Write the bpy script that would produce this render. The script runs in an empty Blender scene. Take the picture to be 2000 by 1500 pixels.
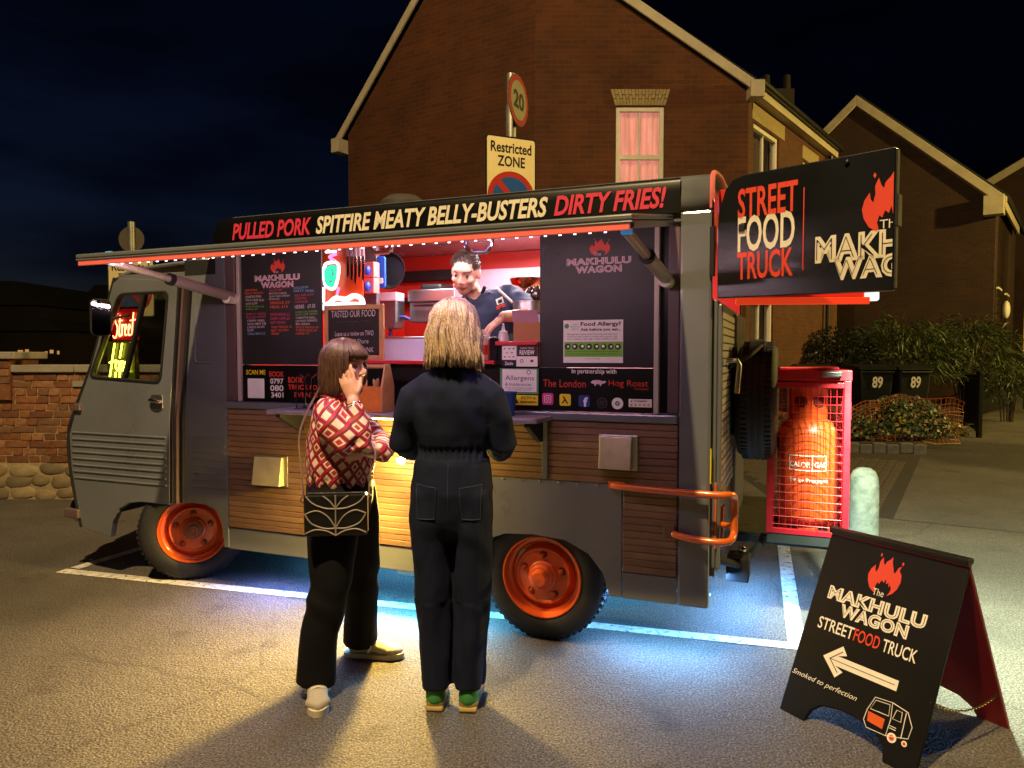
import bpy, bmesh, math, random
import numpy as np
from mathutils import Vector, Matrix, noise, geometry
from mathutils.bvhtree import BVHTree
R = math.radians
random.seed(7); rng = np.random.default_rng(7)
SC = bpy.context.scene
COL = SC.collection
# ------------------------------------------------------------------ camera, sky, sun, exposure
CH = 1.45
cam = bpy.data.objects.new('camera', bpy.data.cameras.new('camera'))
COL.objects.link(cam); SC.camera = cam
cam.location = (0, 0, CH); cam.rotation_euler = (R(90 - 2.389), 0, 0)
cam.data.sensor_width = 36; cam.data.lens = 36 * 1390 / 2000
cam.data.clip_start = .05; cam.data.clip_end = 2000
SC.view_settings.view_transform = 'Standard'; SC.view_settings.look = 'None'
SC.view_settings.exposure = 0.0; SC.view_settings.gamma = 1
SC.cycles.use_denoising = True; SC.cycles.max_bounces = 6
SC.cycles.sample_clamp_indirect = 4.0
world = bpy.data.worlds.new('World'); SC.world = world; world.use_nodes = True
wn = world.node_tree.nodes; wl = world.node_tree.links; wn.clear()
wo = wn.new('ShaderNodeOutputWorld'); wb = wn.new('ShaderNodeBackground')
sky = wn.new('ShaderNodeTexSky'); sky.sky_type = 'NISHITA'; sky.sun_disc = False
sky.sun_elevation = R(-4.5); sky.sun_rotation = R(-62); sky.altitude = 50; sky.ozone_density = 3.0
tc = wn.new('ShaderNodeTexCoord'); mp = wn.new('ShaderNodeMapping'); mp.inputs['Scale'].default_value = (1.3, 1.3, 5)
nz = wn.new('ShaderNodeTexNoise'); nz.inputs['Scale'].default_value = 2.6; nz.inputs['Detail'].default_value = 6
rp = wn.new('ShaderNodeValToRGB'); rp.color_ramp.elements[0].position = .38; rp.color_ramp.elements[1].position = .62
rp.color_ramp.elements[0].color = (.38, .38, .4, 1); rp.color_ramp.elements[1].color = (1, 1, 1, 1)
mu = wn.new('ShaderNodeMixRGB'); mu.blend_type = 'MULTIPLY'; mu.inputs[0].default_value = 1
wl.new(tc.outputs['Generated'], mp.inputs[0]); wl.new(mp.outputs[0], nz.inputs['Vector']); wl.new(nz.outputs[0], rp.inputs[0])
wl.new(sky.outputs[0], mu.inputs[1]); wl.new(rp.outputs[0], mu.inputs[2])
wl.new(mu.outputs[0], wb.inputs[0]); wl.new(wb.outputs[0], wo.inputs[0])
wb.inputs[1].default_value = 0.23
sun = bpy.data.objects.new('moon_light', bpy.data.lights.new('moon_light', 'SUN')); COL.objects.link(sun)
sun.data.energy = 0.006; sun.data.angle = R(2); sun.data.color = (.7, .8, 1); sun.rotation_euler = (R(50), 0, R(-62))

# ------------------------------------------------------------------ helpers
def lin(c):
    if isinstance(c, str):
        c = c.lstrip('#'); c = [int(c[i:i+2], 16)/255 for i in (0, 2, 4)]
        return tuple(x/12.92 if x <= .04045 else ((x+.055)/1.055)**2.4 for x in c)
    return tuple(c)
MATS = {}
def mat(name, col, rough=.6, metal=0, var=.12, scale=6, bump=0, bscale=60, emis=0, ecol=None, coat=0, trans=0, alpha=1, sss=0, spec=.5):
    if name in MATS: return MATS[name]
    m = bpy.data.materials.new(name); m.use_nodes = True; MATS[name] = m
    nt = m.node_tree; b = nt.nodes['Principled BSDF']; c = lin(col)
    b.inputs['Roughness'].default_value = rough; b.inputs['Metallic'].default_value = metal
    b.inputs['Specular IOR Level'].default_value = spec
    b.inputs['Base Color'].default_value = (*c, 1)
    if coat: b.inputs['Coat Weight'].default_value = coat; b.inputs['Coat Roughness'].default_value = .12
    if trans: b.inputs['Transmission Weight'].default_value = trans; b.inputs['IOR'].default_value = 1.45
    if alpha < 1: b.inputs['Alpha'].default_value = alpha
    if sss:
        b.inputs['Subsurface Weight'].default_value = sss; b.inputs['Subsurface Radius'].default_value = (.01, .004, .002)
    if emis:
        b.inputs['Emission Color'].default_value = (*lin(ecol or col), 1); b.inputs['Emission Strength'].default_value = emis
    t = nt.nodes.new('ShaderNodeTexCoord')
    if var:
        n = nt.nodes.new('ShaderNodeTexNoise'); n.inputs['Scale'].default_value = scale; n.inputs['Detail'].default_value = 8; n.inputs['Roughness'].default_value = .65
        r = nt.nodes.new('ShaderNodeValToRGB'); r.color_ramp.elements[0].position = .3; r.color_ramp.elements[1].position = .7
        r.color_ramp.elements[0].color = (*[max(0, x*(1-var)) for x in c], 1); r.color_ramp.elements[1].color = (*[min(1, x*(1+var)) for x in c], 1)
        nt.links.new(t.outputs['Object'], n.inputs['Vector']); nt.links.new(n.outputs[0], r.inputs[0]); nt.links.new(r.outputs[0], b.inputs['Base Color'])
        q = nt.nodes.new('ShaderNodeMapRange'); q.inputs[3].default_value = max(.02, rough-.1); q.inputs[4].default_value = min(1, rough+.1)
        nt.links.new(n.outputs[0], q.inputs[0]); nt.links.new(q.outputs[0], b.inputs['Roughness'])
    if bump:
        n2 = nt.nodes.new('ShaderNodeTexNoise'); n2.inputs['Scale'].default_value = bscale; n2.inputs['Detail'].default_value = 6
        bm = nt.nodes.new('ShaderNodeBump'); bm.inputs['Strength'].default_value = bump; bm.inputs['Distance'].default_value = .01
        nt.links.new(t.outputs['Object'], n2.inputs['Vector']); nt.links.new(n2.outputs[0], bm.inputs['Height']); nt.links.new(bm.outputs[0], b.inputs['Normal'])
    return m
def emit(name, col, s):
    if name in MATS: return MATS[name]
    m = bpy.data.materials.new(name); m.use_nodes = True; nt = m.node_tree; nt.nodes.clear(); MATS[name] = m
    o = nt.nodes.new('ShaderNodeOutputMaterial'); e = nt.nodes.new('ShaderNodeEmission')
    e.inputs[0].default_value = (*lin(col), 1); e.inputs[1].default_value = s; nt.links.new(e.outputs[0], o.inputs[0])
    return m

class MB:
    def __init__(s): s.v = []; s.f = []
    def add(s, vs, fs, M=None):
        k = len(s.v)
        s.v += [tuple(M @ Vector(p)) if M is not None else tuple(p) for p in vs]
        s.f += [[i+k for i in f] for f in fs]; return s
    def box(s, x0, x1, y0, y1, z0, z1, M=None):
        return s.add([(x, y, z) for z in (z0, z1) for y in (y0, y1) for x in (x0, x1)],
                     [[0, 2, 3, 1], [4, 5, 7, 6], [0, 1, 5, 4], [2, 6, 7, 3], [0, 4, 6, 2], [1, 3, 7, 5]], M)
    def tube(s, pts, r, n=8, up=(0, 0, 1), caps=True, closed=False, side=None):
        pts = [Vector(p) for p in pts]; N = len(pts); rings = []; prev = None
        for i, p in enumerate(pts):
            a = pts[i-1] if i > 0 or closed else p; b = pts[(i+1) % N] if i < N-1 or closed else p
            t = (b-a).normalized() if (b-a).length > 1e-9 else Vector((0, 0, 1))
            if side is not None: x = Vector(side) - t*t.dot(Vector(side)); x.normalize()
            elif prev is None:
                u = Vector(up)
                if abs(u.dot(t)) > .95: u = Vector((1, 0, 0))
                x = u.cross(t).normalized()
            else:
                x = (prev - t*prev.dot(t)); x = x.normalized() if x.length > 1e-6 else Vector((1, 0, 0))
            prev = x; y = t.cross(x)
            ra = r[i] if isinstance(r, (list, tuple)) else r
            rx, ry = ra if isinstance(ra, (list, tuple)) else (ra, ra)
            rings.append([p + x*rx*math.cos(2*math.pi*k/n) + y*ry*math.sin(2*math.pi*k/n) for k in range(n)])
        vs = [q for rr in rings for q in rr]; fs = []
        for i in range(N if closed else N-1):
            j = (i+1) % N
            for k in range(n): fs.append([i*n+k, i*n+(k+1) % n, j*n+(k+1) % n, j*n+k])
        if caps and not closed: fs.append(list(range(n))[::-1]); fs.append([(N-1)*n+k for k in range(n)])
        return s.add(vs, fs)
    def capsule(s, pts, r, n=12, side=None):
        """tube with rounded ends"""
        pts = [Vector(p) for p in pts]; r = list(r) if isinstance(r, (list, tuple)) else [r]*len(pts)
        def sc(a, k): return tuple(q*k for q in a) if isinstance(a, (tuple, list)) else a*k
        def mx(a): return min(a) if isinstance(a, (tuple, list)) else a
        d0 = (pts[0]-pts[1]).normalized(); d1 = (pts[-1]-pts[-2]).normalized()
        P = [pts[0]+d0*mx(r[0])*math.sin(a) for a in (1.45, 1.0, .5)] + pts + [pts[-1]+d1*mx(r[-1])*math.sin(a) for a in (.5, 1.0, 1.45)]
        Q = [sc(r[0], math.cos(a)) for a in (1.45, 1.0, .5)] + r + [sc(r[-1], math.cos(a)) for a in (.5, 1.0, 1.45)]
        return s.tube(P, Q, n, side=side)
    def lathe(s, prof, n=24, M=None, caps=True):
        vs = [(r*math.cos(2*math.pi*k/n), r*math.sin(2*math.pi*k/n), z) for r, z in prof for k in range(n)]; fs = []
        for i in range(len(prof)-1):
            for k in range(n): fs.append([i*n+k, i*n+(k+1) % n, (i+1)*n+(k+1) % n, (i+1)*n+k])
        if caps:
            if prof[0][0] > 1e-6: fs.append(list(range(n))[::-1])
            if prof[-1][0] > 1e-6: fs.append([(len(prof)-1)*n+k for k in range(n)])
        return s.add(vs, fs, M)
    def ell(s, c, r, M=None, n=20, m=12):
        vs = []; fs = []
        for i in range(m+1):
            a = math.pi*i/m
            for k in range(n): vs.append((c[0]+r[0]*math.sin(a)*math.cos(2*math.pi*k/n), c[1]+r[1]*math.sin(a)*math.sin(2*math.pi*k/n), c[2]+r[2]*math.cos(a)))
        for i in range(m):
            for k in range(n): fs.append([i*n+k, (i+1)*n+k, (i+1)*n+(k+1) % n, i*n+(k+1) % n])
        return s.add(vs, fs, M)
    def prism(s, poly, y0, y1, M=None):
        """poly in (x,z), extruded in y"""
        n = len(poly); ar = sum(poly[i][0]*poly[(i+1) % n][1]-poly[(i+1) % n][0]*poly[i][1] for i in range(n))
        if ar < 0: poly = poly[::-1]
        vs = [(x, y0, z) for x, z in poly] + [(x, y1, z) for x, z in poly]
        fs = [list(range(n)), [n+k for k in range(n)][::-1]] + [[k, n+k, n+(k+1) % n, (k+1) % n] for k in range(n)]
        return s.add(vs, fs, M)
    def flat(s, poly, y, M=None):
        n = len(poly); ar = sum(poly[i][0]*poly[(i+1) % n][1]-poly[(i+1) % n][0]*poly[i][1] for i in range(n))
        if ar < 0: poly = poly[::-1]
        return s.add([(x, y, z) for x, z in poly], [list(range(n))], M)
    def ringplate(s, outer, inner, y0, y1, n=64):
        """plate in (x,z) with a hole; both loops resampled to n points by angle about the inner centre"""
        cx = sum(p[0] for p in inner)/len(inner); cz = sum(p[1] for p in inner)/len(inner)
        angs = sorted(set([round(math.atan2(p[1]-cz, p[0]-cx), 5) for p in outer+inner] + [round(-math.pi+2*math.pi*(k+.37)/n, 5) for k in range(n)]))
        def hit(poly, a):
            best = None; d = (math.cos(a), math.sin(a))
            for i in range(len(poly)):
                p, q = poly[i], poly[(i+1) % len(poly)]
                ex, ez = q[0]-p[0], q[1]-p[1]; den = d[0]*ez-d[1]*ex
                if abs(den) < 1e-12: continue
                t = ((p[0]-cx)*ez-(p[1]-cz)*ex)/den; w = ((p[0]-cx)*d[1]-(p[1]-cz)*d[0])/den
                if t > 0 and -1e-6 <= w <= 1+1e-6 and (best is None or t > best): best = t
            return (cx+d[0]*best, cz+d[1]*best)
        O = [hit(outer, a) for a in angs]; I = [hit(inner, a) for a in angs]; m = len(angs)
        vs = [(x, y0, z) for x, z in O]+[(x, y0, z) for x, z in I]+[(x, y1, z) for x, z in O]+[(x, y1, z) for x, z in I]; fs = []
        for k in range(m):
            j = (k+1) % m
            fs += [[k, j, m+j, m+k], [2*m+k, 3*m+k, 3*m+j, 2*m+j], [k, 2*m+k, 2*m+j, j], [m+k, m+j, 3*m+j, 3*m+k]]
        return s.add(vs, fs)
    def mesh(s, name):
        me = bpy.data.meshes.new(name); me.from_pydata(s.v, [], s.f); me.update(); return me
    def build(s, name, m=None, parent=None, smooth=False, bevel=0, loc=None, rot=None, seg=2, label=None):
        o = bpy.data.objects.new(name, s.mesh(name)); COL.objects.link(o)
        if m is not None: o.data.materials.append(m)
        if parent is not None: o.parent = parent
        if loc is not None: o.location = loc
        if rot is not None: o.rotation_euler = rot
        if smooth:
            o.data.shade_smooth()
            if smooth != 'all': o.data.set_sharp_from_angle(angle=R(40))
        if bevel:
            b = o.modifiers.new('bevel', 'BEVEL'); b.width = bevel; b.segments = seg; b.limit_method = 'ANGLE'; b.angle_limit = R(40); b.use_clamp_overlap = True
        if label: o['label'] = label
        return o
def rrect(x0, x1, z0, z1, r, n=5):
    out = []
    for cx, cz, a0 in ((x1-r, z1-r, 0), (x0+r, z1-r, 90), (x0+r, z0+r, 180), (x1-r, z0+r, 270)):
        for k in range(n+1): a = R(a0+90*k/n); out.append((cx+r*math.cos(a), cz+r*math.sin(a)))
    return out
def roundpoly(P, r, n=4):
    out = []; N = len(P)
    for i in range(N):
        p = Vector(P[i]); a = Vector(P[i-1]); b = Vector(P[(i+1) % N])
        da = (a-p); db = (b-p); ra = min(r, da.length*.45, db.length*.45)
        A = p+da.normalized()*ra; B = p+db.normalized()*ra
        for k in range(n+1): t = k/n; out.append(tuple(A*(1-t)**2+p*2*t*(1-t)+B*t*t))
    return out
def thing(name, label, cat, loc=(0, 0, 0), rz=0, group=None):
    o = bpy.data.objects.new(name, None); COL.objects.link(o); o.empty_display_size = .1
    o.location = loc; o.rotation_euler = (0, 0, rz); o['label'] = label; o['category'] = cat
    if group: o['group'] = group
    return o
def tag(o, label, cat, group=None):
    o['label'] = label; o['category'] = cat
    if group: o['group'] = group
    return o
def struct(o, kind='structure'): o['kind'] = kind; return o
def lamp(name, kind, loc, energy, col, parent=None, size=.1, sizey=None, rot=(0, 0, 0), spread=None, spot=None, blend=.5):
    l = bpy.data.lights.new(name, kind); l.energy = energy; l.color = col
    if kind == 'AREA':
        l.size = size
        if sizey: l.shape = 'RECTANGLE'; l.size_y = sizey
        if spread: l.spread = R(spread)
    else: l.shadow_soft_size = size
    if kind == 'SPOT': l.spot_size = R(spot); l.spot_blend = blend
    o = bpy.data.objects.new(name, l); COL.objects.link(o); o.location = loc; o.rotation_euler = rot
    if parent is not None: o.parent = parent
    return o
# --- lettering: the built-in font, fitted to a box in (x,z), lying in the plane y
def text2d(body, bold=0, shear=0, align='CENTER', lead=1.0, space=1.0):
    cu = bpy.data.curves.new('txt', 'FONT'); cu.body = body; cu.size = 1; cu.align_x = align; cu.shear = shear; cu.offset = bold
    cu.space_line = lead; cu.space_character = space; cu.resolution_u = 3; cu.fill_mode = 'FRONT'
    ob = bpy.data.objects.new('txt', cu); COL.objects.link(ob)
    dg = bpy.context.evaluated_depsgraph_get(); me = ob.evaluated_get(dg).to_mesh()
    v = [(p.co.x, p.co.y) for p in me.vertices]; f = [list(p.vertices) for p in me.polygons]
    ob.evaluated_get(dg).to_mesh_clear(); bpy.data.objects.remove(ob); bpy.data.curves.remove(cu)
    return v, f
def put_text(mb, body, x0, x1, z0, z1, y, bold=0, shear=0, align='CENTER', lead=1.0, keep=False, space=1.0, rot=0, M=None):
    v, f = text2d(body, bold, shear, align, lead, space)
    if not v: return mb
    xs = [p[0] for p in v]; zs = [p[1] for p in v]; a, b, c, d = min(xs), max(xs), min(zs), max(zs)
    sx = (x1-x0)/max(b-a, 1e-6); sz = (z1-z0)/max(d-c, 1e-6)
    ox, oz = x0, z0
    if keep:
        k = min(sx, sz); ox = x0 if align == 'LEFT' else x0+((x1-x0)-k*(b-a))/2; oz = z0+((z1-z0)-k*(d-c))/2; sx = sz = k
    P = [(ox+(p[0]-a)*sx, oz+(p[1]-c)*sz) for p in v]
    if rot:
        mx, mz = (x0+x1)/2, (z0+z1)/2; ca, sa = math.cos(rot), math.sin(rot)
        P = [(mx+(x-mx)*ca-(z-mz)*sa, mz+(x-mx)*sa+(z-mz)*ca) for x, z in P]
    k = len(mb.v)
    Q = [(x, y, z) for x, z in P]
    if M is not None: Q = [tuple(M @ Vector(q)) for q in Q]
    mb.v += Q
    for g in f:
        p0, p1, p2 = (P[g[0]], P[g[1]], P[g[2]])
        ar = (p1[0]-p0[0])*(p2[1]-p0[1])-(p2[0]-p0[0])*(p1[1]-p0[1])
        mb.f.append([i+k for i in (g if ar > 0 else g[::-1])])
    return mb
FLAME = [(.30, 0), (.14, .10), (.04, .26), (.0, .42), (.05, .58), (.15, .70), (.17, .58), (.22, .52), (.26, .66), (.25, .80), (.32, .94), (.37, .80), (.42, .74), (.45, .84), (.55, .93), (.60, 1.0), (.62, .86), (.68, .74), (.74, .60), (.79, .64), (.83, .76), (.92, .82), (.88, .70), (.97, .60), (1.0, .42), (.95, .24), (.85, .10), (.70, 0), (.76, .10), (.78, .20), (.72, .30), (.70, .22), (.66, .34), (.60, .28), (.57, .42), (.52, .30), (.45, .36), (.40, .24), (.34, .28), (.30, .16), (.33, .06)]
def flame(mb, x0, x1, z0, z1, y, M=None):
    mb.flat([(x0+(x1-x0)*a, z0+(z1-z0)*b) for a, b in FLAME], y, M)
    for cx, cz in ((.24, .98), (.93, .88)):
        mb.flat([(x0+(x1-x0)*(cx+dx), z0+(z1-z0)*(cz+dz)) for dx, dz in ((0, -.05), (.035, 0), (0, .06), (-.03, .01))], y, M)
    return mb
def logo(parent, x0, x1, z0, z1, y, white, red, dark, M=None):
    """flame over the two-line inline name; returns three lettering meshes"""
    w = x1-x0; h = z1-z0; e = 1.0
    fl = flame(MB(), x0+w*.36, x0+w*.68, z0+h*.50, z1, y, M)
    t = MB(); put_text(t, 'The', x0+w*.43, x0+w*.54, z0+h*.50, z0+h*.60, y-.0012, M=M)
    put_text(t, 'MAKHULU', x0, x1, z0+h*.24, z0+h*.45, y, bold=.06, shear=.0, space=1.08, M=M)
    put_text(t, 'WAGON', x0+w*.14, x0+w*.86, z0, z0+h*.215, y, bold=.06, space=1.08, M=M)
    i = MB(); put_text(i, 'MAKHULU', x0+w*.014, x1-w*.014, z0+h*.265, z0+h*.425, y-.0012, bold=-.032, space=1.12, M=M)
    put_text(i, 'WAGON', x0+w*.155, x0+w*.845, z0+h*.025, z0+h*.19, y-.0012, bold=-.032, space=1.12, M=M)
    fl.build('flame_emblem', red, parent); t.build('lettering', white, parent); i.build('lettering', dark, parent)
def catmull(P, n=6):
    P = [Vector(p) for p in P]; out = []
    for i in range(len(P)-1):
        p0 = P[max(i-1, 0)]; p1 = P[i]; p2 = P[i+1]; p3 = P[min(i+2, len(P)-1)]
        for k in range(n):
            t = k/n; out.append(.5*((2*p1)+(p2-p0)*t+(2*p0-5*p1+4*p2-p3)*t*t+(3*p1-p0-3*p2+p3)*t**3))
    return out+[P[-1]]
def arrow_poly(x0, x1, z0, z1): pass
def copy_tree(o, parent=None):
    c = o.copy(); COL.objects.link(c)
    if parent is not None: c.parent = parent
    for ch in list(o.children): copy_tree(ch, c)
    return c
# ------------------------------------------------------------------ materials
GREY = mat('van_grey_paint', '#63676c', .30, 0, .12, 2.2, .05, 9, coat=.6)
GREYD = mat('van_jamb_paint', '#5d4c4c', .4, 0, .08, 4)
BLACKP = mat('black_panel', '#070708', .38, 0, .2, 3, spec=.35)
BOARDM = mat('chalk_black', '#1a1a1b', .55, 0, .25, 7)
RUB = mat('rubber', '#121212', .75, 0, .25, 30, .25, 120)
TYRE = mat('tyre_rubber', '#17171a', .7, 0, .25, 20, .15, 90)
ORANGE = mat('orange_paint', '#d95a1c', .38, 0, .14, 8, .06, 50, coat=.4)
ORAIL = mat('orange_rail_paint', '#d2641e', .3, 0, .1, 14, .05, 60, coat=.5)
CHROME = mat('chrome', '#c9c9c9', .12, 1, .05)
STEEL = mat('stainless', '#b9b9ba', .3, 1, .06, 5)
STEELD = mat('dull_steel', '#8d8f90', .42, 1, .2, 9)
WHITE = mat('white_print', '#e8e4dc', .55, 0, .04, 20)
CREAM = mat('cream_print', '#d8d0bb', .5, 0, .06, 20)
REDP = mat('red_print', '#d2402c', .5, 0, .05)
PINKP = mat('crimson_print', '#c8324e', .5, 0, .05)
YELP = mat('yellow_print', '#e6d21e', .5, 0, .05)
GREENP = mat('green_print', '#6db32e', .5, 0, .05)
BLUEP = mat('blue_print', '#2b55a8', .5, 0, .05)
BLKP = mat('black_print', '#0a0a0a', .5, 0, .05)
REDV = mat('van_red_paint', '#cf2a1c', .35, 0, .06, 5)
WOODL = mat('pale_wood', '#b98a5a', .55, 0, .25, 12, .1, 80)
def thin_glass(name, tintc):
    m = bpy.data.materials.new(name); m.use_nodes = True; nt = m.node_tree; nt.nodes.clear()
    o = nt.nodes.new('ShaderNodeOutputMaterial'); t = nt.nodes.new('ShaderNodeBsdfTransparent'); g = nt.nodes.new('ShaderNodeBsdfGlossy'); f = nt.nodes.new('ShaderNodeLayerWeight'); x = nt.nodes.new('ShaderNodeMixShader'); pw = nt.nodes.new('ShaderNodeMath'); pw.operation = 'POWER'; pw.inputs[1].default_value = 3; ma = nt.nodes.new('ShaderNodeMath'); ma.operation = 'MULTIPLY_ADD'; ma.inputs[1].default_value = .5; ma.inputs[2].default_value = .03
    t.inputs[0].default_value = (*tintc, 1); g.inputs[1].default_value = .03; f.inputs[0].default_value = .5; nt.links.new(f.outputs[1], pw.inputs[0]); nt.links.new(pw.outputs[0], ma.inputs[0])
    nt.links.new(ma.outputs[0], x.inputs[0]); nt.links.new(t.outputs[0], x.inputs[1]); nt.links.new(g.outputs[0], x.inputs[2]); nt.links.new(x.outputs[0], o.inputs[0]); return m
GLASS = thin_glass('window_glass', (.86, .88, .87))
WALLW = mat('white_frame_paint', '#d9d3c2', .5, 0, .08, 9)
SLATE = mat('roof_slate', '#1b1b1f', .8, 0, .3, 4, .3, 20)
DARKV = mat('dark_void', '#090909', .8, 0, .1)
# ------------------------------------------------------------------ ground
def asphalt(name, c1, c2, stain, wet=.0):
    m = bpy.data.materials.new(name); m.use_nodes = True; nt = m.node_tree; N = nt.nodes.new; L = nt.links.new; b = nt.nodes['Principled BSDF']
    t = N('ShaderNodeTexCoord')
    def noi(s, d=6): n = N('ShaderNodeTexNoise'); n.inputs['Scale'].default_value = s; n.inputs['Detail'].default_value = d; L(t.outputs['Object'], n.inputs['Vector']); return n.outputs[0]
    def ramp(i, p0, p1, k0, k1): r = N('ShaderNodeValToRGB'); e = r.color_ramp.elements; e[0].position = p0; e[1].position = p1; e[0].color = (*k0, 1); e[1].color = (*k1, 1); L(i, r.inputs[0]); return r.outputs[0]
    def mix(a, b_, f, mode='MULTIPLY'): x = N('ShaderNodeMixRGB'); x.blend_type = mode; x.inputs[0].default_value = f; L(a, x.inputs[1]); L(b_, x.inputs[2]); return x.outputs[0]
    base = ramp(noi(110, 3), .35, .68, lin(c1), lin(c2))
    base = mix(base, ramp(noi(1.1), .32, .62, (.62, .6, .58), (1, 1, 1)), .9)
    base = mix(base, ramp(noi(.35, 8), .38, .46, (stain,)*3, (1, 1, 1)), .8)
    vo = N('ShaderNodeTexVoronoi'); vo.inputs['Scale'].default_value = 105; L(t.outputs['Object'], vo.inputs['Vector'])
    base = mix(base, ramp(vo.outputs['Distance'], .1, .5, (1.6, 1.55, 1.45), (.66, .66, .66)), .65)
    ce = N('ShaderNodeTexVoronoi'); ce.feature = 'DISTANCE_TO_EDGE'; ce.inputs['Scale'].default_value = .55
    wp = N('ShaderNodeMixRGB'); wp.inputs[0].default_value = .12; wn_ = N('ShaderNodeTexNoise'); wn_.inputs['Scale'].default_value = 3.5; wn_.inputs['Detail'].default_value = 6; L(t.outputs['Object'], wn_.inputs['Vector']); L(t.outputs['Object'], wp.inputs[1]); L(wn_.outputs['Color'], wp.inputs[2]); L(wp.outputs[0], ce.inputs['Vector'])
    cr_ = ramp(ce.outputs['Distance'], .002, .008, (.35, .35, .35), (1, 1, 1)); mk = ramp(noi(.8, 2), .5, .56, (1, 1, 1), (0, 0, 0))
    cm = N('ShaderNodeMixRGB'); cm.blend_type = 'LIGHTEN'; cm.inputs[0].default_value = 1; L(cr_, cm.inputs[1]); L(mk, cm.inputs[2]); base = mix(base, cm.outputs[0], .4)
    base = mix(base, ramp(noi(2.7, 3), .30, .36, (.55, .53, .5), (1, 1, 1)), .7)
    L(base, b.inputs['Base Color']); b.inputs['Roughness'].default_value = .82 - wet
    bp = N('ShaderNodeBump'); bp.inputs['Strength'].default_value = .85; bp.inputs['Distance'].default_value = .006
    L(vo.outputs['Distance'], bp.inputs['Height'])
    bp2 = N('ShaderNodeBump'); bp2.inputs['Strength'].default_value = .5; bp2.inputs['Distance'].default_value = .02; L(noi(14, 5), bp2.inputs['Height'])
    L(bp.outputs[0], bp2.inputs['Normal']); L(bp2.outputs[0], b.inputs['Normal'])
    return m
ASPH = asphalt('car_park_asphalt', '#3a3733', '#857e74', .55)
ASPH2 = asphalt('footway_asphalt', '#524e49', '#6f6a64', .35, .05)
g = MB(); g.add([(-300, -300, 0), (300, -300, 0), (300, 300, 0), (-300, 300, 0)], [[0, 1, 2, 3]])
struct(g.build('ground', ASPH))
def sheet(name, pts, z, m, kind='structure', parent=None):
    b = MB(); b.add([(x, y, z) for x, y in pts], [list(range(len(pts)))]); o = b.build(name, m, parent); o.data.update()
    if o.data.polygons[0].normal.z < 0: o.data.flip_normals()
    if kind and parent is None: struct(o, kind)
    return o
foot = sheet('pavement', [(3.35, 6.2), (4.35, 5.6), (7.5, 4.2), (60, -2), (60, 60), (36, 52), (9.6, 15.6), (5.9, 10.2)], .004, ASPH2)
# painted bay lines
LINEM = mat('road_paint', '#c9c6ba', .7, 0, .3, 14, .25, 90)
_n = LINEM.node_tree; _t = _n.nodes.new('ShaderNodeTexCoord'); _z = _n.nodes.new('ShaderNodeTexNoise'); _z.inputs['Scale'].default_value = 22; _z.inputs['Detail'].default_value = 9; _z.inputs['Roughness'].default_value = .75; _r = _n.nodes.new('ShaderNodeValToRGB'); _r.color_ramp.elements[0].position = .36; _r.color_ramp.elements[1].position = .47
_n.links.new(_t.outputs['Object'], _z.inputs['Vector']); _n.links.new(_z.outputs[0], _r.inputs[0]); _n.links.new(_r.outputs[0], _n.nodes['Principled BSDF'].inputs['Alpha'])
def line(a, b, w, name='bay_line'):
    a = Vector(a); b = Vector(b); d = (b-a).normalized(); n = Vector((-d.y, d.x))*w/2
    return sheet(name, [tuple(a+n), tuple(a-n), tuple(b-n), tuple(b+n)], .004, LINEM)
line((-3.02, 4.71), (1.46, 3.46), .085)
line((-2.96, 4.76), (-2.96+.9, 4.76+2.3), .085)
line((1.43, 3.52), (2.25, 5.9), .085)
line((-3.35, 3.72), (-4.2, 3.98), .085)
# block paving strip before the planted bed, each block its own piece
bm_block = mat('paving_block', '#4a4038', .8, 0, .3, 9, .4, 40)
strip = sheet('paving_strip', [(2.6, 6.9), (3.35, 6.2), (5.9, 10.2), (4.6, 10.75), (2.9, 10.75)], .003, mat('paving_bed', '#2b2622', .9, 0, .2, 9))
bl = MB().box(-.098, .098, -.048, .048, -.02, .012).mesh('block'); bl.materials.append(bm_block)
dirx = Vector((.537, .843)); diry = Vector((-.843, .537)); k = 0
for i in range(22):
    for j in range(26):
        p = Vector((3.2, 6.2)) + dirx*(.11+i*.204+(.1 if j % 2 else 0)) + diry*(.06+j*.104)
        lo = 2.75 + (p.y-6.9)*.05
        if p.x < lo or p.y > 10.6 or k >= 300: continue
        o = bpy.data.objects.new('paving_block', bl); COL.objects.link(o); o.parent = strip
        o.location = (p.x, p.y, .0+random.uniform(-.003, .004)); o.rotation_euler = (0, 0, math.atan2(dirx.y, dirx.x)); k += 1
# setts edging the planted bed
sm = mat('granite_sett', '#6b655b', .8, 0, .3, 8, .5, 30)
bed = MB(); bed.add([(3.0, 10.75, .0), (5.9, 10.35, 0), (10.0, 15.4, 0), (8.5, 19, 0), (3.4, 19, 0)], [[0, 1, 2, 3, 4]])
bed.v = [(x, y, .14) for x, y, z in bed.v]
bedo = struct(bed.build('planting_bed', mat('soil', '#2a2119', .95, 0, .4, 8, .6, 30)))
for k in range(16):
    t = k/15; x = 3.2+2.75*t; y = 10.72-.36*t
    b = MB().box(-.085, .085, -.06, .06, 0, .15); o = b.build('edging_sett', sm, bedo, bevel=.015); o.location = (x, y, random.uniform(-.02, .01)); o.rotation_euler = (0, 0, -.13+random.uniform(-.08, .08))
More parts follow.
